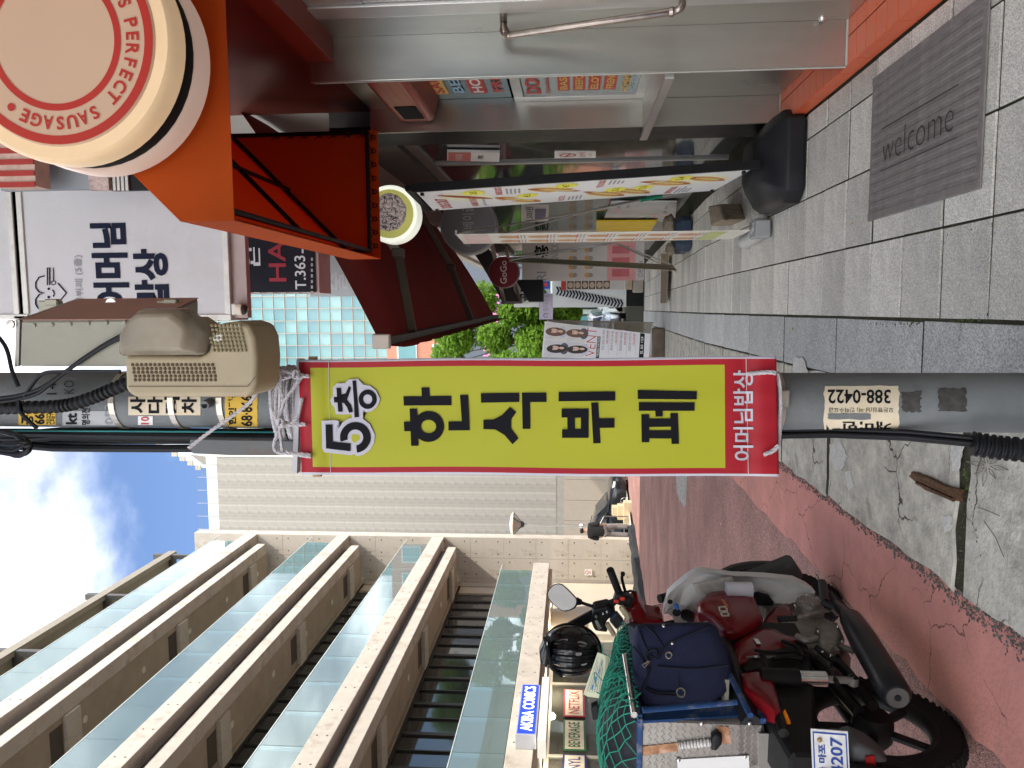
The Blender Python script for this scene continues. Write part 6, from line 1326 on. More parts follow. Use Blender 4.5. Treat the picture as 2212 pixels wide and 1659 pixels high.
lay_ = [[p+bf*.05 for p in LS], LS, [c+(p-c)*.965+bf*.006 for p in LS], [c+(p-c)*.80+bf*.045 for p in LS], [c+(p-c)*.4+bf*.07 for p in LS]]
obj('leg_shield', q.loft(lay_), whs, T, smooth=True)
obj('shield_opening', MB().puff([onS(*RB(x, y), .79) for x, y in ((1320, 620), (1400, 600), (1540, 640), (1600, 720), (1590, 790), (1480, 790), (1340, 750))], -bf, .004, .01), blk, T)
for (x, y, r) in ((345, 862, .016), (258, 722, .008)): obj('shield_hole', MB().ring([(.0002, -.002), (r, -.002), (r+.004, 0)], onS(*RB(x, y), .792), -bf, 14), blk, T)
obj('blue_clip', MB().prism([onS(*RB(x, y), .77) for x, y in ((305, 765), (350, 745), (382, 800), (360, 845), (320, 810))], bf*.012), mat('blue clip', (.03, .16, .55), .4), T, bevel=.004)
rl = [onS(*RB(x, 565), .73) for x in (985, 1320)]; obj('paper_roll', MB().tube(rl, .034, 18), mat('white paper roll', (.66, .65, .68), .7), T, smooth=True)
obj('clear_bag', MB().puff([onS(*RB(x, y), .77) for x, y in ((540, 480), (800, 440), (1060, 385), (1085, 440), (1000, 480), (990, 600), (860, 640), (760, 640), (600, 600))], -bf, .012, .0), mat('cloudy plastic bag', (.50, .48, .42), .25, var=.25, vs=25, alpha=.6, bump=.6, bs=40), T, smooth=True)
FD = [onS(*RB(x, y), 1.02) for x, y in ((1280, 385), (1440, 330), (1640, 245), (1810, 175), (1870, 190), (1960, 330), (1975, 380), (1930, 445), (1700, 440))]
fq = MB(); nA = 16
for sg2 in (0,):
    pr = [(-.06, .300), (-.062, .325), (-.04, .345), (0, .352), (.04, .345), (.062, .325), (.06, .300)]; P9 = []
    for i in range(nA+1):
        a = R(-10+190*i/nA)
        for tt, rr_ in pr: P9.append(bpos(1.22, tt-.07, .295)+bf*math.cos(a)*rr_+V((0, 0, math.sin(a)*rr_)))
    fq.add(P9, [(i*7+j, i*7+j+1, (i+1)*7+j+1, (i+1)*7+j) for i in range(nA) for j in range(6)])
obj('mudguard', fq, mat('dark grey fender', (.05, .052, .05), .5, var=.2), T, smooth=True)
obj('front_fender', MB().puff(FD, -bf, .03, .06), mat('dark grey fender', (.05, .052, .05), .5, var=.2), T, smooth=True)
cw_ = [onS(*RA(x, y), .74) for x, y in ((1560, 800), (1700, 760), (1810, 710), (1900, 860), (1960, 960), (2212, 1000), (2260, 1080), (2230, 1150), (1900, 1140), (1800, 1200), (1700, 1480), (1620, 1560), (1560, 1300), (1640, 1100), (1650, 990))]
obj('steering_cowl', MB().puff(cw_, -bf, .03, .10), wine, T, smooth=True)
dl = onS(*RA(1700, 1330), .70); obj('speedometer', MB().ring([(.0002, .01), (.05, .01), (.056, 0), (.056, -.05)], dl, (-bf+V((0, 0, .8))).normalized(), 24), mat('grey dial', (.10, .11, .12), .2, var=.1), T, smooth=True)
# handlebar
gp = [onS(*RA(x, y), s) for x, y, s in ((1325, 190, .66), (1400, 380, .69), (1480, 590, .72))]
HB = tb('handlebar', [gp[0], gp[2], onS(*RA(1560, 720), .75), onS(*RA(1680, 1000), .78), bpos(.80, -.1, 1.0), bpos(.72, -.32, 1.08)], .011, blackm)
gs = cr_spline([gp[0], gp[1], gp[2]], 10); obj('grip', MB().tube(gs, .017, 14, rr=[.0165+.0012*(i % 2) for i in range(len(gs))]), dark, HB, smooth=True)
obj('brake_lever', MB().tube(cr_spline([onS(*RA(x, y), .75) for x, y in ((1548, 255), (1530, 330), (1560, 470), (1590, 570))], 6), .007, 8).ring([(.0002, .011), (.009, .008), (.011, 0), (.009, -.008), (.0002, -.011)], onS(*RA(1546, 262), .75), (1, 0, 0), 12), blackm, HB, smooth=True)
sw = onS(*RA(1550, 690), .72); obj('switch_box', MB().box(sw, (.055, .06, .085), m=Matrix.Rotation(.3, 3, 'Y')), dark, HB, bevel=.012, seg=3, smooth=True)
for x, y in ((1435, 735), (1540, 690)): obj('red_switch', MB().box(onS(*RA(x, y), .683), (.016, .012, .022)), mat('switch red', (.62, .05, .03), .4), HB, bevel=.003)
tb('brake_cable', cr_spline([onS(*RA(x, y), s) for x, y, s in ((1600, 580, .75), (1700, 560, .80), (1800, 640, .86), (1900, 800, .9), (2040, 970, .9))], 6), .006)
for dy in (0, 25, 55, 90): tb('wire', [onS(*RA(1960, 840+dy), .9), onS(*RA(2212, 790+dy), .9), onS(*RB(190, 745+dy*.6), .85)], .0022, mat('dark red wire', (.12, .02, .02), .5), 5)
# mirror
mo = [RA(x, y) for x, y in ((252, 600), (275, 545), (330, 480), (380, 450), (430, 442), (490, 455), (560, 510), (660, 610), (730, 690), (742, 740), (725, 800), (690, 845), (620, 880), (530, 898), (480, 885), (420, 840), (330, 760), (265, 680))]
mn = (V((0, 0, 0))-onS(*RA(500, 670), .70)+V((0, 0, H))).normalized(); mn = (mn+V((.0, 0, .30))).normalized(); mc = onS(*RA(500, 670), .70)
mp = [onP(x, y, mc, mn) for x, y in mo]; c = sum(mp, V())/len(mp)
MR = obj('mirror', MB().loft([[c+(p-c)*1.06-mn*.002 for p in mp], [c+(p-c)*1.08-mn*.012 for p in mp], [c+(p-c)*.8-mn*.035 for p in mp], [c+(p-c)*.3-mn*.045 for p in mp]]), dark, T, smooth=True)
obj('mirror_glass', MB().add(mp, [tuple(range(len(mp)))]), mat('mirror silver', (.92, .93, .95), .01, metal=1, var=0), MR)
tb('mirror_stem', cr_spline([onS(*RA(x, y), .71) for x, y in ((735, 740), (800, 745), (860, 770), (1000, 815), (1130, 850), (1250, 800))], 5), .0075, dark); obj('stem_boot', MB().tube([onS(*RA(740, 735), .71), onS(*RA(835, 755), .71)], .017, 10, rr=[.02, .012]), dark, T, smooth=True)
# instrument bracket, terminal and cross bar over the bars
obj('cross_bar', MB().bar(onS(*RA(1410, 740), .70), onS(*RA(1130, 860), .70), .022, .03), blackm, T, bevel=.004); obj('cross_bar', MB().bar(onS(*RA(1050, 960), .70), onS(*RA(620, 1190), .69), .03, .045), blackm, T, bevel=.006)
obj('bracket_box', MB().prism([onS(*RA(x, y), .66) for x, y in ((1030, 880), (1290, 820), (1440, 930), (1250, 1110), (1290, 1290), (1060, 1260), (1000, 1100))], bf*.09), blackm, T, bevel=.012, seg=2)
TMn = obj('card_terminal', MB().prism([onS(*RA(x, y), .62) for x, y in ((1310, 1085), (1440, 945), (1575, 1110), (1440, 1240))], bf*.04), mat('navy terminal', (.03, .04, .06), .3), T, bevel=.006); obj('screen', MB().prism([onS(*RA(x, y), .618) for x, y in ((1345, 1085), (1440, 980), (1540, 1105), (1440, 1205))], -bf*.002), mat('dark screen', (.03, .033, .036), .15, var=.3, vs=25), TMn)
bone = mat('yellowed clip', (.55, .49, .33), .5); obj('phone_clip', MB().bar(onS(*RA(1510, 830), .66), onS(*RA(1650, 1020), .66), .03, .022), bone, T, bevel=.004); obj('phone_clip', MB().bar(onS(*RA(1265, 1110), .64), onS(*RA(1400, 1320), .64), .022, .02), bone, T, bevel=.004)
for x, y in ((1090, 1000), (1205, 945), (1275, 915)): obj('bracket_screw', MB().ring([(.0002, .004), (.006, .003), (.007, 0)], onS(*RA(x, y), .655), -bf, 10), chrome, T)
obj('paper_tag', MB().prism([onS(*RA(x, y), .60) for x, y in ((1060, 1075), (1100, 1060), (1180, 1200), (1125, 1230))], -bf*.002), MATS['grey white aluminium'], T); obj('paper_slip', MB().prism([onS(*RA(x, y), .55) for x, y in ((1350, 1465), (1500, 1395), (1600, 1570), (1480, 1680))], -bf*.002), whp, T)
# cargo box
alp = mat('chequer plate alloy', (.36, .34, .31), .38, metal=.8, var=.2, vs=6, dirt=(.22, .19, .15), ds=7, da=.6); bluf = mat('chipped blue paint', (.018, .06, .17), .45, var=.15, dirt=(.35, .33, .3), ds=16, da=.7)
SB = -.10; b00, b01, b10, b11 = onS(1640, 1555, SB), onS(1376, 1555, SB), onS(1640, 1762, SB), onS(1374, 1762, SB)
zt_, zb2 = b01.z, b00.z; tr_ = (b01-BO).dot(br_); tl_ = tr_-.40
BX_ = obj('cargo_box', MB().loft([[bpos(SB+d, t, z) for t, z in ((tl_, zb2), (tr_, zb2), (tr_, zt_), (tl_, zt_))] for d in (0, .34)]), alp, T, bevel=.006)
q = MB(); rnd = random.Random(4)
for i in range(34):
    for j in range(17):
        t = tr_-.012-i*.0115; z = zb2+.012+j*.0235; a = .6 if (i+j) % 2 else -.6
        p = bpos(SB-.0008, t, z); d = (br_*math.cos(a)+V((0, 0, 1))*math.sin(a))*.0075; q.bar(p-d*1.15, p+d*1.15, .0048, .0036, up=bf)
obj('plate_pattern', q, alp, BX_, kind='stuff')
fz = zt_+.004
for a, b in (((SB-.004, tl_, fz), (SB-.004, tr_+.012, fz)), ((SB-.004, tr_+.012, fz), (SB+.5, tr_+.012, fz)), ((SB-.004, tr_+.013, fz), (SB-.004, tr_+.013, zb2-.02)), ((SB-.004, tr_+.013, zb2), (SB+.5, tr_+.013, zb2))): obj('box_frame', MB().bar(bpos(*a), bpos(*b), .022, .02), bluf, BX_, bevel=.003)
obj('box_side', MB().prism([onT(*R23(x, y), tr_+.006) for x, y in ((1065, 1255), (1075, 1165), (2000, 1110), (2060, 1200))], -br_*.01), bluf, BX_)
p = [onS(*R23(x, y), SB-.006) for x, y in ((1430, 1465), (1760, 1432))]; cp = cr_spline([p[0], p[0].lerp(p[1], .5), p[1]], 26); obj('spring_roll', MB().tube(cp, .014, 12, rr=[.0115+.003*(i % 4 < 2) for i in range(len(cp))]), mat('off white coil', (.60, .58, .54), .5), BX_, smooth=True)
ref = mat('orange reflective tape', (.50, .27, .15), .2, metal=.5, var=.65, vs=22, dirt=(.75, .68, .58), ds=16, da=.9); obj('reflective_tape', MB().prism([onS(*R23(x, y), SB-.003) for x, y in ((1100, 1475), (1430, 1440), (1440, 1510), (1110, 1555))], -bf*.001), ref, BX_); obj('reflective_tape', MB().prism([onS(*R23(x, y), SB-.003) for x, y in ((1765, 1295), (1870, 1305), (1900, 1445), (1820, 1450))], -bf*.001), ref, BX_)
obj('latch_knob', MB().puff([onS(*R23(x, y), SB-.012) for x, y in ((1720, 1370), (1770, 1335), (1815, 1370), (1810, 1440), (1760, 1500), (1720, 1490), (1715, 1430))], -bf, .016, .01), dark, BX_, smooth=True)
obj('document', MB().prism([onS(*R23(x, y), SB-.004) for x, y in ((1425, 1585), (2045, 1550), (2060, 1800), (1440, 1800))], -bf*.001), whp, BX_)
for x, y in ((1125, 1325), (1640, 1275), (2055, 1275), (1440, 1590), (2015, 1560)): obj('rivet', MB().ring([(.0002, .004), (.006, .003), (.008, 0)], onS(*R23(x, y), SB-.005), -bf, 10), chrome, BX_)
obj('rear_flap', MB().prism([onS(*R33(x, y), SB-.01) for x, y in ((-80, 1360), (200, 1375), (265, 1660), (270, 1900), (-80, 1900))], bf*.01), alp, T)
obj('chrome_rail', MB().tube([onT(*R23(975, 690), .16), onT(*R23(1010, 900), .16), onT(*R23(1055, 1200), .16)], .0115, 12), chrome, T, smooth=True)
tb('rack_tube', [onT(*R23(1880, 850), .17), onT(*R23(2060, 1205), .17)], .010, bluf); tb('rack_tube', [onT(*R23(1130, 1160), .17), onT(*R23(1940, 1090), .17)], .010, bluf)
obj('rack_tray', MB().loft([[bpos(s, t, z) for t, z in ((-.2, .80), (.17, .80), (.17, .815), (-.2, .815))] for s in (.0, .45)]), mat('scuffed tray', (.24, .23, .19), .6, var=.3, vs=14), T)
# lamp, plate, rear fender
obj('turn_signal', MB().puff([onS(*R33(x, y), -.12) for x, y in ((135, 1215), (160, 1180), (185, 1230), (210, 1340), (205, 1375), (140, 1370))], -bf, .02, .02), mat('amber lens', (.75, .22, .01), .15, var=.1, emit=.05), T, smooth=True)
RFn = obj('rear_fender', MB().puff([onS(*R33(x, y), -.22) for x, y in ((690, 1440), (760, 1420), (900, 1480), (1010, 1560), (1080, 1640), (1120, 1800), (690, 1800))], -bf, .03, .08), mat('grey mudguard', (.11, .115, .12), .45, var=.15), T, smooth=True); obj('red_reflector', MB().prism([onS(*R33(x, y), -.262) for x, y in ((845, 1570), (930, 1560), (945, 1760), (850, 1760))], bf*.012), mat('red reflector', (.35, .02, .02), .25), RFn, bevel=.003)
obj('tail_fender', MB().tube([bpos(-.30, 0, .56), bpos(-.28, 0, .42), bpos(-.33, 0, .33)], .05, 10), frm, T)
pf = bil(onS(*R33(720, 1960), -.30), onS(*R33(690, 1345), -.30), onS(*R33(370, 1320), -.30), onS(*R33(395, 1935), -.30))
if pf.n.dot(bf) > 0: pf.n.negate()
PLt = slab(pf, .004, mat('plate white', (.66, .66, .64), .5, var=.12, vs=30), T, 'number_plate'); pbl = mat('plate blue', (.03, .075, .30), .5, var=.05)
for a0, b0, a1, b1 in ((.03, .04, .97, .075), (.03, .925, .97, .96), (.03, .076, .055, .924), (.945, .076, .97, .924)): patch(pf, a0, b0, a1, b1, .001, pbl, PLt, 'plate_border')
ftext(pf, '서울 마포', .22, .62, .80, .84, pbl, PLt, .002, .03); ftext(pf, '가 4207', .10, .14, .91, .56, pbl, PLt, .002, .02); obj('plate_bolt', MB().ring([(.0002, .006), (.007, .005), (.008, 0)], pf(.86, .78, .001), -bf, 10), mat('brass bolt', (.42, .3, .12), .4, metal=.7), PLt)
# ------------------------------------------------------------------ load on the motorcycle
T = thing('navy_bag', 'navy blue canvas delivery bag with metal rings lying on the motorcycle rack', 'bag', onT(1575, 1440, .1))
nav = mat('navy canvas', (.014, .018, .046), .75, var=.14, vs=6, bump=.25, bs=350)
vd = (V((0, 0, H))-onT(1470, 1440, .12)).normalized(); vd.z *= .5; vd.normalize(); bc0 = onT(1470, 1440, .16)
bag = [onP(*R23(x, y), bc0, vd) for x, y in ((1070, 430), (1150, 412), (1400, 405), (1700, 400), (1760, 440), (1800, 530), (1850, 650), (1890, 760), (1880, 900), (1850, 1000), (1700, 1115), (1450, 1140), (1200, 1145), (1100, 1120), (1060, 1000), (1040, 800), (1040, 640), (1055, 520))]
BG = obj('bag_body', MB().puff(bag, vd, .085, .20, ks=((1, 0), (.995, .4), (.97, .7), (.9, .9), (.7, 1), (.35, 1.02))), nav, T, smooth=True)
pip = mat('dark piping', (.010, .011, .02), .6)
def bl(pts, h=.088, r=.0035, mt=pip, nm='piping'): obj(nm, MB().tube(cr_spline([onP(*R23(x, y), bc0+vd*h, vd) for x, y in pts], 5), r, 6), mt, BG)
bl([(1150, 430), (1230, 500), (1310, 610)]); bl([(1085, 440), (1130, 560), (1200, 680), (1260, 720)], .086); bl([(1270, 720), (1300, 640), (1400, 560), (1700, 440)], .093); bl([(1260, 780), (1400, 795), (1600, 800), (1870, 770)], .094); bl([(1190, 790), (1170, 860), (1080, 1050)], .09); bl([(1160, 960), (1250, 1000), (1420, 1010)], .09); bl([(1145, 975), (1240, 1020), (1420, 1035)], .09); bl([(1050, 610), (1100, 680), (1160, 780), (1170, 850)], .09); bl([(1440, 840), (1440, 960)], .093, .0015)
for x, y, rr_ in ((1355, 685, .013), (1460, 1008, .017)): obj('metal_ring', MB().ring([(rr_-.0025, -.0025), (rr_, 0), (rr_-.0025, .0025), (rr_-.005, 0)], onP(*R23(x, y), bc0+vd*.102, vd), vd, 20, close=True), mat('brass ring', (.62, .56, .42), .25, metal=.9, var=.1), BG, smooth=True)
for x, y in ((1385, 580), (1310, 430)): obj('snap', MB().ring([(.0002, .004), (.006, .003), (.007, 0)], onP(*R23(x, y), bc0+vd*.094, vd), vd, 10), chrome, BG)
bl([(1130, 765), (1180, 730)], .10, .003, chrome, 'buckle'); bl([(1145, 790), (1190, 735)], .10, .003, chrome, 'buckle'); bl([(1125, 760), (1145, 792)], .10, .003, chrome, 'buckle'); bl([(1180, 730), (1160, 690), (1190, 650), (1240, 640), (1250, 690)], .10, .005)
# mound under a net
T = thing('netted_load', 'black covered load under a green knotted net on top of the cargo box', 'load', bpos(.1, .0, zt_))
def mound(u, v_):                       # u along the bike (0 rear .. 1 front), v_ across
    s = SB+.0+.62*u; a = math.pi*v_; w_ = .235; hgt = (.115+.02*math.sin(u*5))*(math.sqrt(max(0, 1-(1-u/.22)**2)) if u < .22 else 1)
    return bpos(s, tr_-.19+math.cos(a)*-w_*-1*1.0-.0, zt_+.005+math.sin(a)*hgt*(1-.35*max(0, u-.6)/.4))
nu, nv = 16, 14; q = MB(); q.add([mound(i/nu, j/nv) for i in range(nu+1) for j in range(nv+1)], [(i*(nv+1)+j, i*(nv+1)+j+1, (i+1)*(nv+1)+j+1, (i+1)*(nv+1)+j) for i in range(nu) for j in range(nv)]+[tuple(range(nv, -1, -1)), tuple(nu*(nv+1)+j for j in range(nv+1))])
obj('black_cover', q, mat('black tarpaulin', (.02, .02, .023), .5, var=.2, bump=.5, bs=20), T, smooth=True)
netm = mat('green net cord', (.025, .26, .17), .7, var=.15, vs=30); q = MB(); rnd = random.Random(9); NU, NV = 20, 19; cc_ = bpos(.1, tr_-.19, zt_)
def nodep(i, j):
    rr2 = random.Random(i*131+j); u = min(1, max(0, (i+(j % 2)*.5)/NU+rr2.uniform(-.012, .012))); v_ = j/NV*1.0+rr2.uniform(-.012, .012); p = mound(u, min(1.04, max(-.04, v_))); return cc_+(p-cc_)*1.04+V((0, 0, .003))
for i in range(NU):
    for j in range(NV):
        a = nodep(i, j); b = nodep(i if j % 2 == 0 else i+1, j+1); c = nodep(i-1 if j % 2 == 0 else i, j+1)
        q.tube([a, b], 0.0023, 4, cap=False); 
        if i > 0 or j % 2: q.tube([a, c], 0.0023, 4, cap=False)
rg2 = random.Random(3)
for k_ in range(22):                      # frayed bunches where the net is gathered over the rail
    p = onT(1330+rg2.uniform(-22, 40), 1395+rg2.uniform(0, 130), .15+rg2.uniform(-.03, .03)); pts = [p]
    for m_ in range(4): pts.append(pts[-1]+V((rg2.uniform(-.03, .03), rg2.uniform(-.02, .02), rg2.uniform(-.03, .025))))
    q.tube(cr_spline(pts, 3), .0021, 4)
obj('net', q, netm, T, kind='stuff')
# receipts
T = thing('receipt_sheaf', 'pale yellow printed receipts tucked behind the helmet', 'receipt', onS(*R23(700, 1000), .35))
for k_, off in enumerate((0, 8, 16)):
    P = [onS(*R23(x+off*2, y+off), .36+.006*k_) for x, y in ((615, 1025), (740, 660), (815, 690), (790, 1050))]; sh = obj('receipt', MB().prism(P, bf*.0015), mat('receipt paper', (.66, .66, .46), .7, var=.05), T)
f = bil(onS(*R23(785, 1045), .358), onS(*R23(812, 695), .358), onS(*R23(742, 668), .358), onS(*R23(620, 1022), .358))
if f.n.dot(bf) > 0: f.n.negate()
for i in range(6): patch(f, .08, .9-.13*i, .92-.1*(i % 3), .86-.13*i, .002, gry_, T, 'print_line')
for i in range(4): patch(f, .15+.2*i, .62-.1*i, .27+.2*i, .70-.1*i, .003, mat('print blue', (.06, .2, .5), .5), T, 'blue_mark')
# small digital clock and helmet
obj('digital_clock', MB().prism([onS(*R23(x, y), .1) for x, y in ((680, 1135), (740, 1110), (760, 1240), (700, 1250))], bf*.03), blackm, label='small black digital clock on the netted load', cat='clock', bevel=.003)
hc = onS(*R23(500, 665), .48); hk = (hc.y)/FOC
T = thing('helmet', 'glossy black ridged cycle helmet with chin strap hung on the motorcycle bars', 'helmet', hc-V((0, 0, .12)))
hbk = mat('glossy black shell', (.010, .010, .011), .16, var=.2, vs=8, coat=.3)
hA = (-FW+V((0, 0, .25))).normalized(); hu = RT; hv = hA.cross(hu)*-1
hv = hv if hv.z > 0 else -hv
def helm(x, y, k=1.):                    # x, y in the unit disc seen from the crown side
    r2 = min(.9999, x*x+y*y); z = math.sqrt(1-r2); rib = .022*math.cos(x*17)*z**.5*(1-.4*y*y)
    return hc+(hu*x*56*hk+hv*y*66*hk)*k*(1+rib)+hA*(z*62*hk*k*(1+rib)-.03)
q = MB(); nr, na = 16, 48; P = []
for i in range(nr+1):
    r = math.sin(math.pi/2*i/nr) if i < nr else 1
    for j in range(na): a = 2*math.pi*j/na; P.append(helm(r*math.cos(a), r*math.sin(a)))
for d_b, kk_ in ((.03, .985), (.055, .93), (.055, .5)):
    for j in range(na): a = 2*math.pi*j/na; P.append(helm(math.cos(a), math.sin(a), kk_)-hA*d_b)
q.add(P, [(i*na+j, i*na+(j+1) % na, (i+1)*na+(j+1) % na, (i+1)*na+j) for i in range(nr+3) for j in range(na)]); HM = obj('shell', q, hbk, T, smooth=True)
grp = mat('grey vent', (.26, .25, .24), .4); tanv = mat('tan vent gap', (.42, .33, .24), .7)
def vent(x, y, w_, h_, rot, mt):
    q = MB(); pts = []
    for i in range(14): a = 2*math.pi*i/14; u, v_ = math.cos(a)*w_, math.sin(a)*h_; pts.append(helm(x+u*math.cos(rot)-v_*math.sin(rot), y+u*math.sin(rot)+v_*math.cos(rot), 1.015))
    q.quad(*pts); obj('vent', q, mt, HM)
def hxy(X_, Y_): px, py = R23(X_, Y_); return -(py-(1244.25+665/4))/56, -(px-(1106+500/4))/66
for X_, Y_, w_, h_, rot, mt in ((440, 530, .06, .26, .35, grp), (625, 540, .07, .17, -.35, grp), (605, 612, .09, .10, 0, grp), (650, 705, .05, .09, .2, grp), (395, 735, .08, .15, .2, tanv), (490, 745, .07, .26, -.3, tanv), (400, 610, .04, .3, .1, blk), (520, 660, .04, .35, 0, blk), (560, 800, .05, .25, -.3, blk)):
    x_, y_ = hxy(X_, Y_); vent(x_, y_, w_, h_, rot, mt)
for x_ in (-.62, -.36, -.12, .12, .36, .62):
    m_ = math.sqrt(1-x_*x_)*.86; obj('ridge', MB().tube([helm(x_*(1-.25*(t*t)), t*m_, 1.0) for t in [-1+.2*i for i in range(11)]], .006, 6, rr=[.002, .004, .006, .0075, .008, .008, .008, .0075, .006, .004, .002]), hbk, HM, smooth=True)
obj('chin_strap', MB().tube(cr_spline([onS(*R23(x, y), .40) for x, y in ((280, 530), (300, 600), (320, 700), (350, 800), (430, 870))], 5), .007, 6), dark, T, smooth=True); obj('strap_buckle', MB().bx(onS(*R23(275, 555), .385)-V((.007, .004, .012)), onS(*R23(315, 600), .385)+V((.003, .004, .004))), steel2, T)
obj('rim_trim', MB().tube([helm(math.cos(2*math.pi*j/36), math.sin(2*math.pi*j/36), 1.0)-hA*.035 for j in range(37)], .004, 6), dark, T)
obj('peak', MB().puff([onS(*R23(x, y), .43) for x, y in ((235, 640), (290, 530), (340, 560), (330, 700), (300, 790), (245, 740))], -bf, .02, .03), hbk, T, smooth=True)
# ================================================================== person, car, street lamp and other far things
T = thing('person', 'person in a loose black shirt and grey trousers walking away past the lamp', 'person', (-7.45, 25.2, tz(25.2)))
B0 = onY(1366, 1148, 24.6); S_ = 1.70; bz0 = B0.z
def pv(x, y, z): return V((B0.x+x, 24.6+y, bz0+z))
skn = mat('skin tone', (.42, .27, .19), .6, var=.05); shirt = mat('black shirt', (.022, .022, .024), .85, var=.15); trou = mat('grey trousers', (.16, .145, .14), .85, var=.12); hr = mat('black hair', (.012, .011, .011), .5); shoe = mat('pale shoe', (.5, .48, .45), .7)
J = [(pv(0, 0, .95), .10), (pv(0, 0, 1.18), .13), (pv(0, .02, 1.38), .12), (pv(-.005, .03, 1.46), .055), (pv(-.01, .05, 1.53), .07), (pv(-.015, .06, 1.62), .088), (pv(-.015, .05, 1.69), .05), (pv(.17, .02, 1.38), .06), (pv(.21, -.02, 1.12), .048), (pv(.19, .06, .90), .036), (pv(.19, .09, .82), .03), (pv(-.17, .02, 1.38), .06), (pv(-.24, .04, 1.14), .048), (pv(-.20, .12, .94), .036), (pv(-.19, .15, .86), .03), (pv(.09, 0, .88), .085), (pv(.12, .10, .48), .06), (pv(.15, .0, .09), .042), (pv(.15, .12, .045), .035), (pv(-.09, 0, .88), .085), (pv(-.10, -.03, .48), .06), (pv(-.08, -.14, .09), .042), (pv(-.08, -.03, .045), .035)]
Eg = [(0, 1), (1, 2), (2, 3), (3, 4), (4, 5), (5, 6), (2, 7), (7, 8), (8, 9), (9, 10), (2, 11), (11, 12), (12, 13), (13, 14), (0, 15), (15, 16), (16, 17), (17, 18), (0, 19), (19, 20), (20, 21), (21, 22)]
skin('body', J, Eg, skn, T)
skin('shirt', [(pv(0, 0, .84), (.20, .13)), (pv(0, 0, 1.0), (.20, .135)), (pv(0, 0, 1.2), (.19, .14)), (pv(0, .02, 1.40), (.14, .11)), (pv(0, .03, 1.45), .08), (pv(.19, .02, 1.37), .09), (pv(.24, -.02, 1.14), .085), (pv(.235, .0, 1.05), .08), (pv(-.19, .02, 1.37), .09), (pv(-.26, .03, 1.16), .085), (pv(-.255, .05, 1.06), .08)], [(0, 1), (1, 2), (2, 3), (3, 4), (3, 5), (5, 6), (6, 7), (3, 8), (8, 9), (9, 10)], shirt, T)
skin('trousers', [(pv(0, 0, .92), .12), (pv(.09, 0, .85), .105), (pv(.12, .10, .48), .085), (pv(.15, .0, .10), .085), (pv(-.09, 0, .85), .105), (pv(-.10, -.03, .48), .085), (pv(-.08, -.13, .10), .085)], [(0, 1), (1, 2), (2, 3), (0, 4), (4, 5), (5, 6)], trou, T)
skin('hair', [(pv(-.012, .045, 1.56), .075), (pv(-.015, .035, 1.64), .105), (pv(-.015, .04, 1.70), .07)], [(0, 1), (1, 2)], hr, T)
for x, y in ((.15, .05), (-.08, -.09)): obj('shoe', MB().loft([[pv(x+math.cos(a)*w_, y+s, .04+math.sin(a)*h_) for a in [2*math.pi*i/10 for i in range(10)]] for s, w_, h_ in ((-.12, .03, .03), (-.08, .045, .04), (.05, .045, .035), (.13, .03, .02))]), shoe, T, smooth=True)
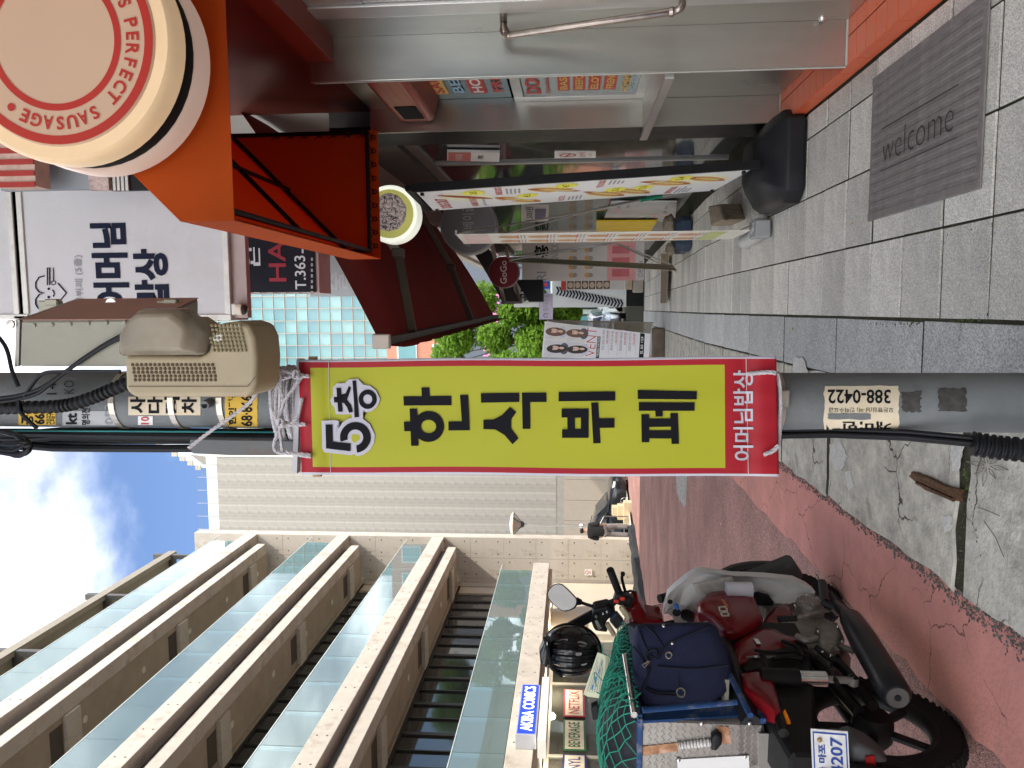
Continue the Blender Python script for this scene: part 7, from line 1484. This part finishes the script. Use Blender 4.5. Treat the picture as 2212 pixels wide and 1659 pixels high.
# ------------------------------------------------------------------ car
def car(label, org, heading, paint, L=4.6, W=1.86, Hh=1.68, wr=.34):
    fx = V((math.cos(heading), math.sin(heading), 0)); sy = V((-fx.y, fx.x, 0)); org = V(org); P = lambda s, t, z: org+fx*s+sy*t+V((0, 0, z))
    T = thing('parked_car', label, 'car', org)
    secs = [(-2.3, .55, .80, .62), (-2.22, .35, 1.02, .78), (-1.6, .26, 1.10, .88), (-.6, .24, 1.10, .92), (.6, .24, 1.08, .92), (1.25, .24, 1.04, .91), (1.9, .28, .96, .86), (2.2, .34, .84, .74), (2.3, .45, .70, .55)]
    rg = [[P(s, x*w_, z0+(z1-z0)*y) for x, y in ((-.86, 0), (.86, 0), (1, .15), (1, .62), (.95, .85), (.84, 1), (-.84, 1), (-.95, .85), (-1, .62), (-1, .15))] for s, z0, z1, w_ in secs]
    BD = obj('body', MB().loft(rg), paint, T, smooth=True, bevel=.015, seg=2)
    gsec = [(-2.15, 1.02, 1.08, .80), (-1.75, 1.05, 1.56, .74), (-.9, 1.06, 1.68, .70), (.1, 1.06, 1.66, .70), (.75, 1.05, 1.50, .72), (1.35, 1.02, 1.08, .80)]
    obj('cabin', MB().loft([[P(s, x*w_, z0+(z1-z0)*y) for x, y in ((-1.08, 0), (1.08, 0), (1.0, .55), (.9, .9), (.78, 1), (-.78, 1), (-.9, .9), (-1.0, .55))] for s, z0, z1, w_ in gsec]), paint, T, smooth=True)
    for sd_ in (-1, 1):
        for a, b in (((-1.55, 1.1, -1.5, 1.48), (-.75, 1.1, -.75, 1.58)), ((-.66, 1.1, -.66, 1.58), (.12, 1.1, .12, 1.56)), ((.22, 1.1, .22, 1.55), (1.05, 1.1, .72, 1.42))):
            q = MB().prism([P(a[0], sd_*.845, a[1]), P(b[0], sd_*.845, b[1]), P(b[2], sd_*.765, b[3]), P(a[2], sd_*.765, a[3])], sy*sd_*.012); obj('side_window', q, wgl, T)
        obj('wing_mirror', MB().box(P(.85, sd_*1.0, 1.12), (.14, .2, .13)), paint, T, bevel=.03); obj('roof_rail', MB().tube([P(-1.4, sd_*.56, 1.66), P(-.9, sd_*.56, 1.715), P(.1, sd_*.56, 1.70), P(.4, sd_*.56, 1.64)], .02, 6), chrome, T); obj('door_trim', MB().bar(P(-1.3, sd_*.925, .42), P(1.0, sd_*.925, .42), .02, .04), chrome, T); obj('fender_vent', MB().bar(P(.95, sd_*.925, .72), P(1.2, sd_*.93, .80), .012, .03), chrome, T)
        hl = obj('headlight', MB().puff([P(2.05, sd_*.80, .78), P(2.22, sd_*.66, .74), P(2.24, sd_*.62, .83), P(2.0, sd_*.80, .90)], fx+sy*sd_, .03, .02), mat('lamp lens', (.7, .72, .75), .1, metal=.3, var=.1), T)
        for s in (-1.42, 1.42):
            c = P(s, sd_*.80, wr); W_ = obj('wheel', MB().ring([(wr-.10, -.12), (wr-.02, -.12), (wr, -.08), (wr, .08), (wr-.02, .12), (wr-.10, .12)], c, sy, 28), tyre, T, smooth=True)
            obj('arch', MB().ring([(wr+.09, .135), (wr-.0, .135), (wr-.0, .13)], c, sy*sd_, 28), dark, T)
            for k_ in range(5):
                a = 2*math.pi*k_/5; u = fx*math.cos(a)+V((0, 0, 1))*math.sin(a); obj('spoke', MB().bar(c+sy*sd_*.13, c+sy*sd_*.13+u*(wr-.09), .07, .03, up=sy), chrome, W_)
            obj('rim', MB().ring([(wr-.10, .11), (wr-.075, .125), (wr-.06, .11)], c, sy*sd_, 28), chrome, W_, smooth=True); obj('hub_back', MB().ring([(.0002, .08), (wr-.1, .08)], c, sy*sd_, 20), blk, W_)
    obj('windscreen', MB().prism([P(1.30, -.74, 1.08), P(1.30, .74, 1.08), P(.80, .62, 1.49), P(.80, -.62, 1.49)], (fx*.015+V((0, 0, .015)))), wgl, T); obj('grille', MB().prism([P(2.30, -.5, .5), P(2.30, .5, .5), P(2.25, .55, .74), P(2.25, -.55, .74)], fx*.02), dark, T); obj('number_plate', MB().prism([P(2.325, -.26, .48), P(2.325, .26, .48), P(2.325, .26, .59), P(2.325, -.26, .59)], fx*.006), whp, T)
    return T
blackp = mat('black car paint', (.012, .013, .016), .18, var=.1, coat=.6); silver = mat('silver car paint', (.42, .44, .46), .3, metal=.6, var=.06)
fwc = onY(1355, 1077, 30.5)
cz = onY(1371.5, 1077, 30.0).z
car('black sport utility car nosing out beside the grey tiled building', (fwc.x-1.42*.985, 30.9, cz), R(-4), blackp)
car('silver car parked beyond the white kiosk at the street end', (onY(1330, 715, 34).x, 36.5, tz(36.5)), R(-95), silver)
# raised garage ground below the black car
obj('garage_apron', MB().bx((-13, 27.2, -2.2), (-4.6, 36, cz-.005)), mat('apron paving', (.45, .40, .32), .85, var=.1), kind='structure')
# ------------------------------------------------------------------ street lamp
T = thing('street_lamp', 'slim silver street lamp with a conical lantern beside the concrete end wall', 'street lamp', onY(1360, 1140, 26.3)); LY = 26.3
lm = mat('silver lamp paint', (.50, .48, .45), .35, metal=.7, var=.08); p0 = onY(1352, 1137, LY); p1 = onY(1127, 1130, LY); ptop = V((p0.x+.02, LY, p1.z))
obj('post', MB().tube([V((p0.x, LY, tz(LY)-.1)), V((p0.x, LY, .2)), V((p0.x, LY, .95))], .075, 14, rr=[.10, .085, .07]).tube([V((p0.x, LY, .96)), ptop], .045, 12), lm, T, smooth=True)
obj('collar', MB().ring([(.05, 0), (.10, .04), (.075, .10), (.05, .14)], V((p0.x, LY, .93)), (0, 0, 1), 14), lm, T, smooth=True)
hk_ = LY/FOC; zl0, zl1 = p1.z, onY(1110, 1130, LY).z
obj('lantern', MB().ring([(.10, .02), (.30, zl1-zl0)], ptop, (0, 0, 1), 8), mat('milky lantern', (.46, .42, .36), .3, alpha=.95), T); obj('lantern_base', MB().ring([(.045, -.10), (.11, -.04), (.12, .02), (.0002, .025)], ptop, (0, 0, 1), 12), dk, T)
obj('lantern_roof', MB().ring([(.44, zl1-zl0), (.45, zl1-zl0+.03), (.25, zl1-zl0+.12), (.0002, zl1-zl0+.15)], ptop, (0, 0, 1), 20), wc, T, smooth=True)
for i in range(4): a = math.pi/4+i*math.pi/2; obj('lantern_rib', MB().tube([ptop+V((.10*math.cos(a), .10*math.sin(a), .02)), ptop+V((.42*math.cos(a), .42*math.sin(a), zl1-zl0))], .014, 6), dk, T)
# steps and handrail by the wall
T = thing('entrance_steps', 'sandy stone steps with a steel handrail beside the street lamp', 'steps', onY(1368, 1125, 25.9)); sd2 = mat('sand stone', (.62, .52, .34), .8, var=.1)
for i, (xa, xb, h_) in enumerate(((1142, 1088, .22), (1130, 1100, .42), (1128, 1108, .6))):
    a = onY(1366, xa, 26.6); b = onY(1366, xb, 26.6); obj('step', MB().bx((a.x, 26.7+.3*i, -2), (b.x, 27.1+.3*i, tz(26)+h_)), sd2, T)
a = onY(1360, 1116, 26.65); obj('handrail', MB().tube([a, V((a.x, a.y, a.z+.9)), V((a.x-.5, a.y+.8, a.z+1.0))], .022, 8), chrome, T, smooth=True)
# dark tarpaulin along the far kerb
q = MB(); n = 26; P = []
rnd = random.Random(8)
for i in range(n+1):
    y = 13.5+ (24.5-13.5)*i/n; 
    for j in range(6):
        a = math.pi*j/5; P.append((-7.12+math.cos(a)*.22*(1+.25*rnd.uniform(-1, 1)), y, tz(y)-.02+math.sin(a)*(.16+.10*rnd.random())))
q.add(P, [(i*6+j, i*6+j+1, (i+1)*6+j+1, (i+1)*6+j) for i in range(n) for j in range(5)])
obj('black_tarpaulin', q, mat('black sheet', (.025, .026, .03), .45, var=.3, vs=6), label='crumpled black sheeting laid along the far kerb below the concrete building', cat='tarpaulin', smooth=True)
